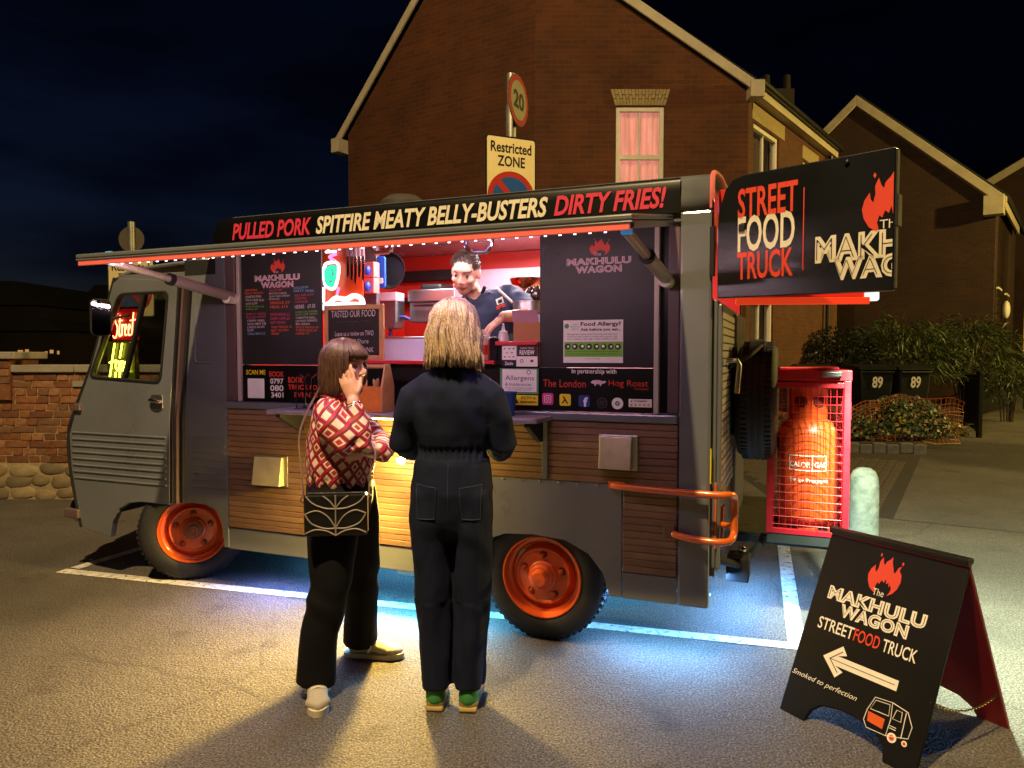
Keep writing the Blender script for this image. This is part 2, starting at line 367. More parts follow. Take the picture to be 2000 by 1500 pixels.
# ------------------------------------------------------------------ street lamp (out of frame, left; its light lies over the whole car park)
sl = thing('street_lamp', 'tall steel street lamp with warm amber head standing left of the car park', 'street lamp', (-2.7, -.9, 0))
MB().lathe([(.09, 0), (.09, 1.2), (.06, 1.25), (.045, 8.2)], 16).build('column', STEELD, sl, True)
MB().tube([(0, 0, 8.15), (.1, .05, 8.45), (.5, .15, 8.58), (.9, .25, 8.6)], .03, 8).build('arm', STEELD, sl, True)
MB().ell((1.1, .3, 8.62), (.34, .14, .09)).build('lamp_head', STEELD, sl, True)
MB().ell((1.1, .3, 8.57), (.26, .1, .05)).build('lens', emit('sodium_lens', (1, .66, .3), 30), sl, True)
lamp('sodium_light', 'POINT', (1.1, .3, 8.45), 4700, (1.0, .71, .34), sl, .10)

sl2 = thing('street_lamp', 'second steel street lamp standing up the street on the right', 'street lamp', (19.5, 9.0, 0))
MB().lathe([(.09, 0), (.09, 1.2), (.06, 1.25), (.045, 6.6)], 16).build('column', STEELD, sl2, True)
MB().tube([(0, 0, 6.55), (-.1, .05, 6.85), (-.5, .15, 6.98), (-.9, .25, 7.0)], .03, 8).build('arm', STEELD, sl2, True)
MB().ell((-1.1, .3, 7.02), (.34, .14, .09)).build('lamp_head', STEELD, sl2, True); MB().ell((-1.1, .3, 6.97), (.26, .1, .05)).build('lens', MATS['sodium_lens'], sl2, True)
lamp('sodium_light', 'POINT', (-1.1, .3, 6.8), 8200, (1.0, .70, .17), sl2, .12)
# ------------------------------------------------------------------ houses
def brickmat(name, c1, c2, mo, bump=.5):
    m = bpy.data.materials.new(name); m.use_nodes = True; nt = m.node_tree; N = nt.nodes.new; L = nt.links.new; b = nt.nodes['Principled BSDF']
    t = N('ShaderNodeTexCoord'); sp = N('ShaderNodeSeparateXYZ'); cb = N('ShaderNodeCombineXYZ')
    L(t.outputs['Object'], sp.inputs[0]); L(sp.outputs[0], cb.inputs[0]); L(sp.outputs[2], cb.inputs[1])
    br = N('ShaderNodeTexBrick'); L(cb.outputs[0], br.inputs['Vector']); br.inputs['Scale'].default_value = 1
    br.inputs['Brick Width'].default_value = .225; br.inputs['Row Height'].default_value = .075; br.inputs['Mortar Size'].default_value = .006; br.inputs['Mortar Smooth'].default_value = .2; br.inputs['Bias'].default_value = -.2
    br.inputs['Color1'].default_value = (*lin(c1), 1); br.inputs['Color2'].default_value = (*lin(c2), 1); br.inputs['Mortar'].default_value = (*lin(mo), 1)
    n = N('ShaderNodeTexNoise'); n.inputs['Scale'].default_value = 1.3; n.inputs['Detail'].default_value = 8; L(t.outputs['Object'], n.inputs['Vector'])
    r = N('ShaderNodeValToRGB'); r.color_ramp.elements[0].color = (.6, .6, .6, 1); r.color_ramp.elements[1].color = (1.2, 1.2, 1.2, 1); r.color_ramp.elements[0].position = .3; r.color_ramp.elements[1].position = .75; L(n.outputs[0], r.inputs[0])
    x = N('ShaderNodeMixRGB'); x.blend_type = 'MULTIPLY'; x.inputs[0].default_value = .8; L(br.outputs['Color'], x.inputs[1]); L(r.outputs[0], x.inputs[2]); L(x.outputs[0], b.inputs['Base Color'])
    b.inputs['Roughness'].default_value = .88
    bp = N('ShaderNodeBump'); bp.inputs['Strength'].default_value = bump; bp.inputs['Distance'].default_value = .012; bp.invert = True; L(br.outputs['Fac'], bp.inputs['Height']); L(bp.outputs[0], b.inputs['Normal'])
    return m
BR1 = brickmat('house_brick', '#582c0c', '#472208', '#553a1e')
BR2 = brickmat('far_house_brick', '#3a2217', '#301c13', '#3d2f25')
TRIM = mat('painted_bargeboard', '#b3a88f', .6, 0, .15, 4)
BUFF = mat('buff_brick', '#98865a', .8, 0, .25, 25, .2, 60)
H1 = thing('brick_house', 'large brick house with pale gable edges and pink lit window behind the truck', 'house', (.356, 11, 0))
def wallobj(name, a, b, parent, build, m):
    """a wall piece in a frame whose x runs from a to b (outer face y=0, body behind)"""
    d = Vector((b[0]-a[0], b[1]-a[1])); o = build.build(name, m, parent); o.location = (a[0], a[1], 0); o.rotation_euler = (0, 0, math.atan2(d.y, d.x)); return o
# left face: runs from its far left end to the corner; frame origin at left end
LL = 3.926; lv = (-.848*LL, .530*LL)
gl = MB().prism([(0, 0), (LL, 0), (LL, 7.65), (LL-1.18, 8.44), (0, 5.42)], 0, .25)
wl_ = wallobj('gable_wall', lv, (0, 0), H1, gl, BR1)
gr = MB().ringplate([(0, 0), (3.244, 0), (3.244, 5.46), (0, 7.65)], [(1.227, 3.72), (1.963, 3.72), (1.963, 5.22), (1.227, 5.22)], .002, .26)
wr_ = wallobj('front_wall', (0, 0), (3.244, 0), H1, gr, BR1)
sd = (.625, .78); S0 = (3.244, 0)
def onside(s): return (S0[0]+sd[0]*s, S0[1]+sd[1]*s)
# side wall pieces round its windows
sw = MB()
def sidehole(s0, s1, wins, z0, z1):
    xs = [s0]+[q for w in wins for q in w[:2]]+[s1]
    for i in range(0, len(xs), 2): sw.box(xs[i], xs[i+1], 0, .25, z0, z1)
    for w in wins: sw.box(w[0], w[1], 0, .25, z0, w[2]); sw.box(w[0], w[1], 0, .25, w[3], z1)
sidehole(.003, 5.2, [(.2, 1.25, .85, 2.35)], 0, 2.9); sidehole(.003, 5.2, [(.22, 1.4, 3.45, 5.05), (2.72, 3.6, 3.45, 4.98)], 2.9, 5.46)
ws_ = wallobj('side_wall', S0, onside(5), H1, sw, BR1)
def bargeboard(a, za, b, zb, off, parent, m=TRIM, w=.17, t=.05, name='bargeboard'):
    d = Vector((b[0]-a[0], b[1]-a[1], 0)); Ln = d.length; o = MB().prism([(0, za-w), (Ln, zb-w), (Ln, zb), (0, za)], -off-t, -off).build(name, m, parent, bevel=.01)
    o.location = (a[0], a[1], 0); o.rotation_euler = (0, 0, math.atan2(d.y, d.x)); return o
ap = (lv[0]+.848*(LL-1.18), lv[1]-.530*(LL-1.18))
ex = (lv[0]-.848*.18, lv[1]+.530*.18)
bargeboard(ex, 5.42-.10, ap, 8.56, .12, H1)
bargeboard(ap, 8.56, (0, 0), 7.77, .12, H1)
bargeboard((0, 0), 7.77, (3.34, 0), 5.53, .12, H1)
MB().box(-.10, .08, -.24, .02, 5.08, 5.33).build('eaves_box', TRIM, H1, loc=(lv[0]-.08, lv[1]+.06, 0), rot=(0, 0, math.atan2(-.53, .848)), bevel=.01)
MB().box(-.09, .12, -.19, .06, 5.30, 5.55).build('eaves_box', TRIM, H1, loc=(3.3, -.02, 0), bevel=.01)
# eaves fascia, soffit and gutter along the side wall
def along(name, mb, m, bevel=.008): return wallobj(name, S0, onside(5), H1, mb, m)
along('fascia', MB().box(-.02, 4.45, -.16, -.13, 5.36, 5.52), TRIM)
along('soffit', MB().box(-.02, 4.45, -.13, 0, 5.36, 5.385), TRIM)
along('gutter', MB().tube([(-.05, -.21, 5.53), (4.5, -.21, 5.53)], .055, 10), mat('gutter_black', '#101010', .4))
along('downpipe', MB().tube([(4.2, -.08, 5.4), (4.2, -.08, .1)], .04, 8), MATS['gutter_black'])
# roof slopes
def roofquad(pts, th, parent):
    a, b, c, d = [Vector(p) for p in pts]; n = (b-a).cross(d-a).normalized(); n = n if n.z > 0 else -n
    mb = MB(); mb.add([tuple(p) for p in (a, b, c, d)]+[tuple(p-n*th) for p in (a, b, c, d)], [[0, 1, 2, 3], [7, 6, 5, 4], [0, 4, 5, 1], [1, 5, 6, 2], [2, 6, 7, 3], [3, 7, 4, 0]])
    return mb.build('roof_slope', SLATE, parent)
RD = Vector((sd[0], sd[1], 0))*5.2
def ff(p, z): return Vector((p[0], p[1], z))
A1 = ff(ap, 8.62); roofquad([ff(ex, 5.42), A1, A1+RD*1.0, ff(ex, 5.42)+RD], .08, H1)
B1 = ff((0, 0), 7.84); C1 = ff((3.42, -.02), 5.6)
roofquad([A1, B1, B1+RD, A1+RD], .08, H1); roofquad([B1, C1, C1+RD*.86, B1+RD], .08, H1)
# sash window in the front wall
def sash(parent, a, x0, x1, z0, z1, lit, ang, name='sash_window', cols=2):
    w = bpy.data.objects.new(name, None); COL.objects.link(w); w.parent = parent; w.location = (a[0], a[1], 0); w.rotation_euler = (0, 0, ang)
    f = MB(); t = .065
    for b in ((x0, x0+t, z0, z1), (x1-t, x1, z0, z1), (x0+t, x1-t, z1-t, z1), (x0+t, x1-t, z0, z0+t)): f.box(b[0], b[1], .03, .10, b[2], b[3])
    mid = (z0+z1)/2; f.box(x0+t, x1-t, .045, .115, mid-.035, mid+.035)
    for c in range(1, cols):
        xc = x0+(x1-x0)*c/cols; f.box(xc-.013, xc+.013, .055, .105, z0+t, z1-t)
    f.build('frame', WALLW, w, bevel=.006)
    for za, zb in ((z0+t, mid-.035), (mid+.035, z1-t)):
        for c in range(cols):
            xa = x0+t+(x1-x0-2*t)*c/cols; xb = x0+t+(x1-x0-2*t)*(c+1)/cols
            MB().box(xa, xb, .078, .082, za, zb).build('pane', GLASS, w)
    n = 60; cv = MB(); vs = []
    for i in range(n+1):
        xx = x0+(x1-x0)*i/n; yy = .19+.018*math.sin(i*.9)+.01*math.sin(i*.37); vs += [(xx, yy, z0), (xx, yy, z1)]
    cv.add(vs, [[2*i, 2*i+2, 2*i+3, 2*i+1] for i in range(n)]); cv.build('curtain', lit, w, True)
    MB().box(x0-.06, x1+.06, -.06, .05, z0-.06, z0-.002).build('sill', WALLW, w, bevel=.008)
    return w
def curtain_mat(name, col, s):
    m = mat(name, col, .9, 0, 0, emis=s, ecol=col); nt = m.node_tree; b = nt.nodes['Principled BSDF']; t = nt.nodes.new('ShaderNodeTexCoord')
    n = nt.nodes.new('ShaderNodeTexNoise'); n.inputs['Scale'].default_value = 3; q = nt.nodes.new('ShaderNodeMapping'); q.inputs['Scale'].default_value = (6, 1, .6)
    nt.links.new(t.outputs['Object'], q.inputs[0]); nt.links.new(q.outputs[0], n.inputs['Vector'])
    r = nt.nodes.new('ShaderNodeMapRange'); r.inputs[1].default_value = .3; r.inputs[2].default_value = .7; r.inputs[3].default_value = s*.65; r.inputs[4].default_value = s*1.15
    nt.links.new(n.outputs[0], r.inputs[0]); nt.links.new(r.outputs[0], b.inputs['Emission Strength']); return m
PINKC = curtain_mat('pink_curtain_lit', '#eea692', .72)
sash(H1, (0, 0), 1.227, 1.963, 3.72, 5.22, PINKC, 0)
sa = math.atan2(sd[1], sd[0])
DIMC = curtain_mat('dim_room', '#8a6f55', .12)
sash(H1, S0, .22, 1.4, 3.45, 5.05, DIMC, sa); sash(H1, S0, 2.72, 3.6, 3.45, 4.98, DIMC, sa); sash(H1, S0, .2, 1.25, .85, 2.35, DIMC, sa)
# flat arch of splayed buff bricks over the front window, each brick a piece
nb = 17
for i in range(nb):
    t0, t1 = i/nb+.004, (i+1)/nb-.004; xb = lambda t: 1.21+.77*t; xt = lambda t: 1.14+.91*t
    zm = (5.25+5.47)/2+(.03 if i % 2 else -.03)
    for za, zb in ((5.235, zm-.005), (zm+.005, 5.475)):
        u = lambda t, z: xb(t)+(xt(t)-xb(t))*(z-5.235)/.24
        MB().prism([(u(t0, za), za), (u(t1, za), za), (u(t1, zb), zb), (u(t0, zb), zb)], -.012, .02).build('arch_brick', BUFF, H1)
for s0, s1, z in ((.16, 1.66, 5.08), (2.66, 3.66, 5.01), (.1, 1.4, 2.38)):
    along('lintel', MB().box(s0, s1, -.012, .05, z, z+.24), BUFF)
# house two and the next gable beyond
H2 = thing('brick_house', 'tall dark brick house with pale bargeboards behind the bushes', 'house', (12.8, 19, 0))
gd = (-.78, .625)
def g2(s): return (gd[0]*s, gd[1]*s)
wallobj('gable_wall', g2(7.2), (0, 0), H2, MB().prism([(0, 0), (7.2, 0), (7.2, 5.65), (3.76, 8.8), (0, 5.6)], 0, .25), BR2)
sw = MB(); sidehole(.003, 7, [(.8, 1.7, 3.3, 5.0), (3.4, 4.3, 3.3, 5.0), (.9, 1.8, .9, 2.5)], 0, 5.65)
wallobj('side_wall', (0, 0), sd, H2, sw, BR2)
bargeboard(g2(7.5), 5.4, g2(3.44), 8.98, .12, H2, w=.3); bargeboard(g2(3.44), 8.98, g2(-.25), 5.55, .12, H2, w=.3)
MB().box(-.25, .2, -.4, .02, 5.1, 5.6).build('eaves_box', TRIM, H2, loc=(0, 0, 0), rot=(0, 0, math.atan2(-.625, .78)), bevel=.01)
wallobj('fascia', (0, 0), sd, H2, MB().box(0, 5.4, -.2, -.15, 5.3, 5.55), TRIM)
RD2 = Vector((sd[0], sd[1], 0))*8
roofquad([ff(g2(7.5), 5.5), ff(g2(3.44), 9.07), ff(g2(3.44), 9.07)+RD2, ff(g2(7.5), 5.5)+RD2], .08, H2)
roofquad([ff(g2(3.44), 9.07), ff(g2(-.3), 5.6), ff(g2(-.3), 5.6)+RD2, ff(g2(3.44), 9.07)+RD2], .08, H2)
for s_, z0_, z1_ in ((.8, 3.3, 5.0), (3.4, 3.3, 5.0), (.9, .9, 2.5)): sash(H2, (0, 0), s_, s_+.9, z0_, z1_, DIMC, sa)
wallobj('porch_lamp', (0, 0), sd, H2, MB().ell((2.4, -.12, 2.75), (.14, .1, .26)), WALLW).data.shade_smooth()
H3 = thing('brick_house', 'farthest dark gabled house at the right edge of the street', 'house', (24, 33, 0))
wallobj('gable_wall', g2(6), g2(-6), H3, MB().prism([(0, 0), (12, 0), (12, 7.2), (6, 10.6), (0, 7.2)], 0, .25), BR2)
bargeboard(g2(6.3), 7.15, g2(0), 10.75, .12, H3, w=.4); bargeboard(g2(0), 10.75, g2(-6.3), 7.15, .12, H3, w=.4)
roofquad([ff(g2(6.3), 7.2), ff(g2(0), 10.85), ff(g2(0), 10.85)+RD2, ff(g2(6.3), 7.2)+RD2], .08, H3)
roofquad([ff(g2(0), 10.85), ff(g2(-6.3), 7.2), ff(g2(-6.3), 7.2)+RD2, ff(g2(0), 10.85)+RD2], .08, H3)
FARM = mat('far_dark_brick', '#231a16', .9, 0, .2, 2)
# chimney rising behind the house roof
ck = thing('chimney_stack', 'dark brick chimney stack rising behind the big house roof', 'chimney', (7.1, 19.5, 0))
MB().box(-.40, .40, -.3, .3, 0, 8.5).build('stack', FARM, ck)
for dx in (-.25, .3): MB().lathe([(.11, 8.5), (.09, 8.95)], 12).build('chimney_pot', FARM, ck, True, loc=(dx, 0, 0))
# far houses in silhouette on the left
FARM = mat('far_dark_brick', '#231a16', .9, 0, .2, 2)
def farhouse(x, y, w, h, rh, label, pots=2, cx=0):
    t = thing('far_house', label, 'house', (x, y, 0), 0, 'dark houses along the skyline')
    MB().box(-w/2, w/2, 0, 5, 0, h).build('wall', FARM, t)
    rf = MB().prism([(-w/2-.3, h), (w/2+.3, h), (w/2-.8, h+rh), (-w/2+.8, h+rh)], -.3, 5.3).build('roof', SLATE, t)
    if pots:
        MB().box(cx-.5, cx+.5, 2.0, 2.7, h+.2, h+rh+1.1).build('chimney', FARM, rf)
        for i in range(pots): MB().lathe([(.14, h+rh+1.1), (.11, h+rh+1.55)], 10).build('chimney_pot', FARM, rf, True, loc=(cx-.3+.6*i/max(1, pots-1), 2.35, 0))
    return t
farhouse(-26.5, 46, 14, 4.4, .6, 'low dark terrace with one chimney on the left skyline', 2, 4.2)
farhouse(-21.2, 38, 3.2, 4.0, 1.1, 'dark house with a tall twin pot chimney just left of the truck cab', 2, .2)
fh = farhouse(-23.2, 30, 6.5, 3.5, 1.0, 'dark house with a hipped roof at the left edge of the photo', 0)
WINL = emit('far_window_lit', (1, .5, .16), .5)
lh = farhouse(-21, 29, 5.5, 2.4, .5, 'dark low house with small lit windows beyond the brick wall', 0)
for dx, dz, w in ((.9, 1.55, .20), (1.2, 1.58, .14), (2.0, 1.5, .10), (2.2, 1.56, .14), (2.5, 1.52, .08)): MB().box(dx, dx+w, -.03, -.01, dz-.07, dz+.07).build('window', WINL, lh)
# ------------------------------------------------------------------ brick garden wall on the left: every brick, stone and coping its own piece
GW = thing('garden_wall', 'old red brick garden wall on a rubble stone base left of the truck', 'wall', (0, 7.07, 0))
MORT = mat('lime_mortar', '#9c8766', .95, 0, .3, 12, .5, 50)
WX0, WX1 = -5.9, -2.75
MB().box(WX0, WX1, -.003, .33, 0, 1.27).build('mortar_core', MORT, GW)
bms = [mat('old_brick_%d' % i, c, .85, 0, .35, 14, .5, 45) for i, c in enumerate(('#7a4c2e', '#865636', '#6b422a', '#8f6344', '#735038'))]
meshes = []
for L_ in (.21, .10):
    for v in range(3):
        b = MB().box(-L_/2, L_/2, -.05, .05, -.031, .031); b.v = [(x+random.uniform(-.006, .006), y+random.uniform(-.004, .004), z+random.uniform(-.003, .003)) for x, y, z in b.v]
        for m_ in bms: me = b.mesh('brick'); me.materials.append(m_); meshes.append((L_, me))
for r in range(12):
    x = WX0 + random.uniform(0, .1); z = .37+.037+r*.0745
    while x < WX1-.12:
        L_ = .10 if (r % 2 and random.random() < .75) or random.random() < .2 else .21
        me = random.choice([q for l, q in meshes if l == L_])
        o = bpy.data.objects.new('brick', me); COL.objects.link(o); o.parent = GW; o.location = (x+L_/2, .05-.012+random.uniform(-.006, .004), z); o.rotation_euler = (0, random.uniform(-.015, .015), 0); x += L_+.013
stm = [mat('rubble_stone_%d' % i, c, .9, 0, .3, 10, .6, 25) for i, c in enumerate(('#8b7a5a', '#7a6b4e', '#958564', '#6f6249'))]
for r in range(3):
    x = WX0
    while x < WX1-.1:
        w = random.uniform(.14, .36); h = random.uniform(.11, .155); b = MB().ell((0, 0, 0), (w*.5, .035, h*.5), n=14, m=8)
        b.v = [(a*(1+.35*noise.noise(Vector((a*9+x*3, c*9, r)))), y_*(1+.4*noise.noise(Vector((a*20, x*5, c*20)))), c*(1+.45*noise.noise(Vector((a*11, x*3, c*8))))) for a, y_, c in b.v]
        b.v = [(math.copysign(abs(a/(w*.5))**.75*w*.5, a), y_, math.copysign(abs(c/(h*.5))**.75*h*.5, c)) for a, y_, c in b.v]
        b.build('stone', random.choice(stm), GW, True, loc=(x+w/2, .012, .06+r*.118+random.uniform(-.02, .02))); x += w*.9
COP = mat('coping_stone', '#8f887a', .8, 0, .2, 6, .3, 30)
x = -4.95
while x < WX1-.3: MB().box(x, x+.62, -.05, .37, 1.272, 1.345).build('coping_stone', COP, GW, bevel=.008); x += .626
MB().box(-5.55, -4.955, -.05, .38, 1.0, 1.40).build('pier', bms[0], GW); MB().box(-5.6, -4.88, -.09, .42, 1.403, 1.475).build('coping_stone', COP, GW, bevel=.01)
for r in range(3):
    for q in range(3): MB().box(-5.54+q*.2, -5.36+q*.2, -.06, -.045, 1.27+r*-.075+.045, 1.27+r*-.075+.11).build('brick', bms[(r+q) % 5], GW)
MB().box(-4.35, -4.18, -.035, .02, 1.13, 1.19).build('stone', COP, GW)
# ------------------------------------------------------------------ traffic signs
POLE = mat('galvanised_pole', '#8c8a80', .45, .6, .2, 10)
SIGNY = mat('sign_face', '#d9c993', .35, 0, .05)
SBLUE = mat('sign_blue', '#1f4d8f', .4, 0, .05); SRED = mat('sign_red', '#a32a25', .4, 0, .05); SGREY = mat('sign_back', '#5d5646', .6, .3, .1)
def circ(cx, cz, r, n=36): return [(cx+r*math.cos(2*math.pi*k/n), cz+r*math.sin(2*math.pi*k/n)) for k in range(n)]
def zone_plate(parent, cx, ztop, w, h, yaw, M0):
    p = bpy.data.objects.new('zone_plate', None); COL.objects.link(p); p.parent = parent; p.location = M0; p.rotation_euler = (0, 0, yaw)
    MB().prism(rrect(-w/2, w/2, ztop-h, ztop, .035), -.004, .004).build('plate', BLKP, p)
    MB().prism(rrect(-w/2+.018, w/2-.018, ztop-h+.018, ztop-.018, .025), -.007, -.004).build('face', SIGNY, p)
    t = MB(); put_text(t, 'Restricted', -w*.40, w*.40, ztop-.175, ztop-.065, -.009, bold=.02); put_text(t, 'ZONE', -w*.27, w*.27, ztop-.315, ztop-.205, -.009, bold=.02); t.build('lettering', BLKP, p)
    zc = ztop-h+.32; r = .27
    MB().flat(circ(0, zc, r), -.009).build('roundel', SRED, p); MB().flat(circ(0, zc, r*.78), -.0105).build('roundel', SBLUE, p)
    s = MB(); a = R(-45); d = Vector((math.cos(a), math.sin(a))); nn = Vector((-d.y, d.x))*.032; e = d*r*.8
    s.flat([tuple(Vector((0, zc))+q) for q in (e+nn, e-nn, -e-nn, -e+nn)], -.012); s.build('roundel', SRED, p); return p
T1 = thing('traffic_sign', 'tall signpost with a twenty roundel and cream zone plate behind the truck roof', 'sign', (-.01, 7.6, 0))
MB().lathe([(.045, 0), (.045, 4.39)], 16).build('pole', POLE, T1, True); MB().lathe([(.055, 3.55), (.055, 4.06)], 16).build('pole_sleeve', POLE, T1, True)
zone_plate(T1, 0, 3.72, .58, .95, R(24), (0, -.07, 0))
q = bpy.data.objects.new('speed_roundel', None); COL.objects.link(q); q.parent = T1; q.location = (.05, -.06, 0); q.rotation_euler = (0, 0, R(66))
MB().prism(circ(0, 4.09, .26), -.03, -.022).build('disc', SGREY, q); MB().flat(circ(0, 4.09, .255), -.032).build('rim', SRED, q); MB().flat(circ(0, 4.09, .2), -.034).build('face', mat('sign_face_dimmed', '#8d8769', .5, 0, .1), q)  # face greyed: the turned disc's weaker light is put into its colour
t = MB(); put_text(t, '20', -.135, .135, 4.0, 4.18, -.036, bold=.03); t.build('lettering', BLKP, q)
T2 = thing('traffic_sign', 'signpost with a disc seen from behind and a zone plate behind the truck cab', 'sign', (-5.04, 9.5, 0))
MB().lathe([(.045, 0), (.045, 3.2)], 16).build('pole', POLE, T2, True); zone_plate(T2, 0, 2.72, .6, .78, R(4), (.02, -.07, 0))
MB().prism(circ(-.03, 2.98, .17), .05, .058).build('disc', SGREY, T2)
# ------------------------------------------------------------------ food truck: local x = towards its rear, y = into the body from the serving side, z up
TO = Vector((.891, 3.217, 0)); TA = -R(21.773)
def vp(px, py, y=0.0):
    """point of the photograph laid on the truck's own plane at depth y -> (x, z)"""
    pt = R(2.389); d = Vector(((px-1000)/1390, 1, -(py-750)/1390)); d = Vector((d.x, d.y*math.cos(pt)+d.z*math.sin(pt), -d.y*math.sin(pt)+d.z*math.cos(pt)))
    n = Vector((-math.sin(TA), math.cos(TA), 0)); ex_ = Vector((math.cos(TA), math.sin(TA), 0)); c = Vector((0, 0, CH))
    t = (y-(c-TO).dot(n))/d.dot(n); p = c+d*t-TO
    return p.dot(ex_), p.z
def tw(x, y, z=0): return Vector((TO.x+x*math.cos(TA)-y*math.sin(TA), TO.y+x*math.sin(TA)+y*math.cos(TA), z))
def R4(a, b, y=0.0):
    """photo rectangle -> x0,x1,z0,z1 on plane y"""
    p = vp(a[0], a[1], y); q = vp(b[0], b[1], y); return p[0], q[0], q[1], p[1]
FT = thing('food_truck', 'grey vintage food truck with orange wheels, raised serving awning and black sign panels', 'food truck', TO, TA)
DK = mat('dark_underbody', '#101010', .8, 0, .2)
# body shell -----------------------------------------------------------------
MB().box(-.134, .008, 0, .05, .28, 2.10).build('rear_pillar', GREY, FT, bevel=.012)
arch = [(-1.19, .275), (-1.185, .38), (-1.12, .49), (-1.0, .538), (-.85, .548), (-.68, .535), (-.56, .48), (-.485, .39), (-.455, .285)]
MB().prism([(-.395, .285), (-.397, .828), (-1.35, .828), (-1.35, .275)]+arch, 0, .03).build('rear_skirt', GREY, FT, bevel=.003)
MB().box(-.393, -.136, .002, .03, .283, .41).build('skirt_panel', GREY, FT, bevel=.003)
MB().box(-2.80, -1.352, .003, .04, .275, .408).build('sill', GREY, FT, bevel=.006)
MB().box(-2.80, -.136, -.014, .04, 1.128, 1.17).build('belt_rail', GREY, FT, bevel=.008)
MB().box(-2.86, .005, .004, .05, 2.052, 2.10).build('header_rail', GREY, FT, bevel=.006)
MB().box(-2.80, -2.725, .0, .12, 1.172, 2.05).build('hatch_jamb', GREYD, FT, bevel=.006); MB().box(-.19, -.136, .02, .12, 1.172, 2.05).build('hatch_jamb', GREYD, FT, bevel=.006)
for i in range(10): x = -1.30+i*.098; MB().ell((x, -.001, .818), (.006, .005, .006), n=8, m=5).build('rivet', STEELD, FT, True)
# timber boards, one by one
TIM = [mat('cladding_board_%d' % i, c, .55, 0, .22, 6, .12, 90) for i, c in enumerate(('#745843', '#6e533f', '#7a5e48'))]
for m_ in TIM: pass
def boards(x0, x1, z0, z1, pitch=.0325):
    n = round((z1-z0)/pitch); h = (z1-z0)/n
    MB().box(x0, x1, .014, .03, z0, z1).build('cladding_backing', DK, FT)
    for i in range(n):
        MB().prism([(x0, z0+i*h+.0012), (x1, z0+i*h+.0012), (x1, z0+(i+1)*h-.0012), (x0, z0+(i+1)*h-.0012)], random.uniform(-.002, 0), .014).build('board', TIM[random.randrange(3)], FT, bevel=.0025, seg=1)
boards(-2.797, -1.352, .41, 1.127); boards(-1.35, -.80, .83, 1.127); boards(-.768, -.136, .83, 1.127); boards(-.39, -.137, .412, .812)
MB().box(-.80, -.768, -.006, .03, .832, 1.126).build('cladding_strip', GREY, FT, bevel=.003)
MB().box(-.20, -.145, -.006, .012, .60, .66).build('hatch_latch', TIM[1], FT, bevel=.004)
# rear face, floor, inner box
MB().box(.0, .03, .05, 1.95, .42, 1.70).build('rear_wall', GREY, FT, bevel=.006)
for i in range(24): MB().box(.03, .036, .12, .92, .75+i*.038, .78+i*.038).build('rear_board', mat('rear_board_paint', '#a09c90', .5, 0, .12, 9), FT)
MB().box(.03, .05, .93, .99, .45, 1.68).build('rear_door_frame', GREY, FT, bevel=.006); MB().box(.03, .05, .06, .10, .45, 1.68).build('rear_door_frame', GREY, FT, bevel=.006)
MB().box(-2.72, -.01, .10, 1.9, .40, .44).build('floor', STEELD, FT); MB().box(-2.72, -.01, 1.9, 1.95, .3, 2.255).build('back_wall', REDV, FT)
MB().box(-2.76, -2.72, .12, 1.93, .3, 2.25).build('bulkhead', REDV, FT); MB().box(-2.72, -.02, .12, 1.88, 2.257, 2.264).build('ceiling', mat('shiny_ceiling', '#c9b7b7', .25, .7, .1, 4, .35, 6), FT)
MB().box(-.10, -.04, .06, .12, 1.70, 2.1).build('rear_post', REDV, FT); MB().box(-.05, .0, .05, 1.95, 2.06, 2.11).build('rear_header', REDV, FT)
MB().box(-4.0, -.02, .48, 1.52, .30, .36).build('chassis', DK, FT)
MB().box(-2.80, 0, 1.96, 2.0, .28, 2.1).build('far_side', GREY, FT)
# roof: a rounded section swept along the body with a rounded front end
prof = [(0.0, 0), (0.002, .06), (.012, .14), (.05, .168), (.14, .188), (.35, .215), (1.0, .235), (1.65, .215), (1.86, .188), (1.95, .168), (1.988, .14), (1.998, .06), (2.0, 0)]
xs = [-2.90, -2.895, -2.88, -2.855, -2.82, -2.77] + [-2.6+i*.2 for i in range(13)] + [0.0]
rb = MB(); n = len(prof)
for x in xs:
    t = min(1, max(0, (x+2.90)/.13)); k = math.sqrt(max(0, 1-(1-t)**2)) if t < 1 else 1; k = max(k, .05)
    for y, z in prof: rb.v.append((x, y+(1-k)*.03*(1 if y < 1 else -1), 2.10+z*k))
for i in range(len(xs)-1):
    for j in range(n-1): rb.f.append([i*n+j, i*n+j+1, (i+1)*n+j+1, (i+1)*n+j][::-1])
rb.f.append([j for j in range(n)]); rf = rb.build('roof', GREY, FT, True)
so = rf.modifiers.new('sol', 'SOLIDIFY'); so.thickness = .02; so.offset = -1
MB().tube([(.005, y, 2.10+z+.004) for y, z in prof], .012, 6).build('roof_rim', mat('pink_lit_rim', '#c96a68', .5), FT, True)  # pink of the interior light is put into the rim's colour
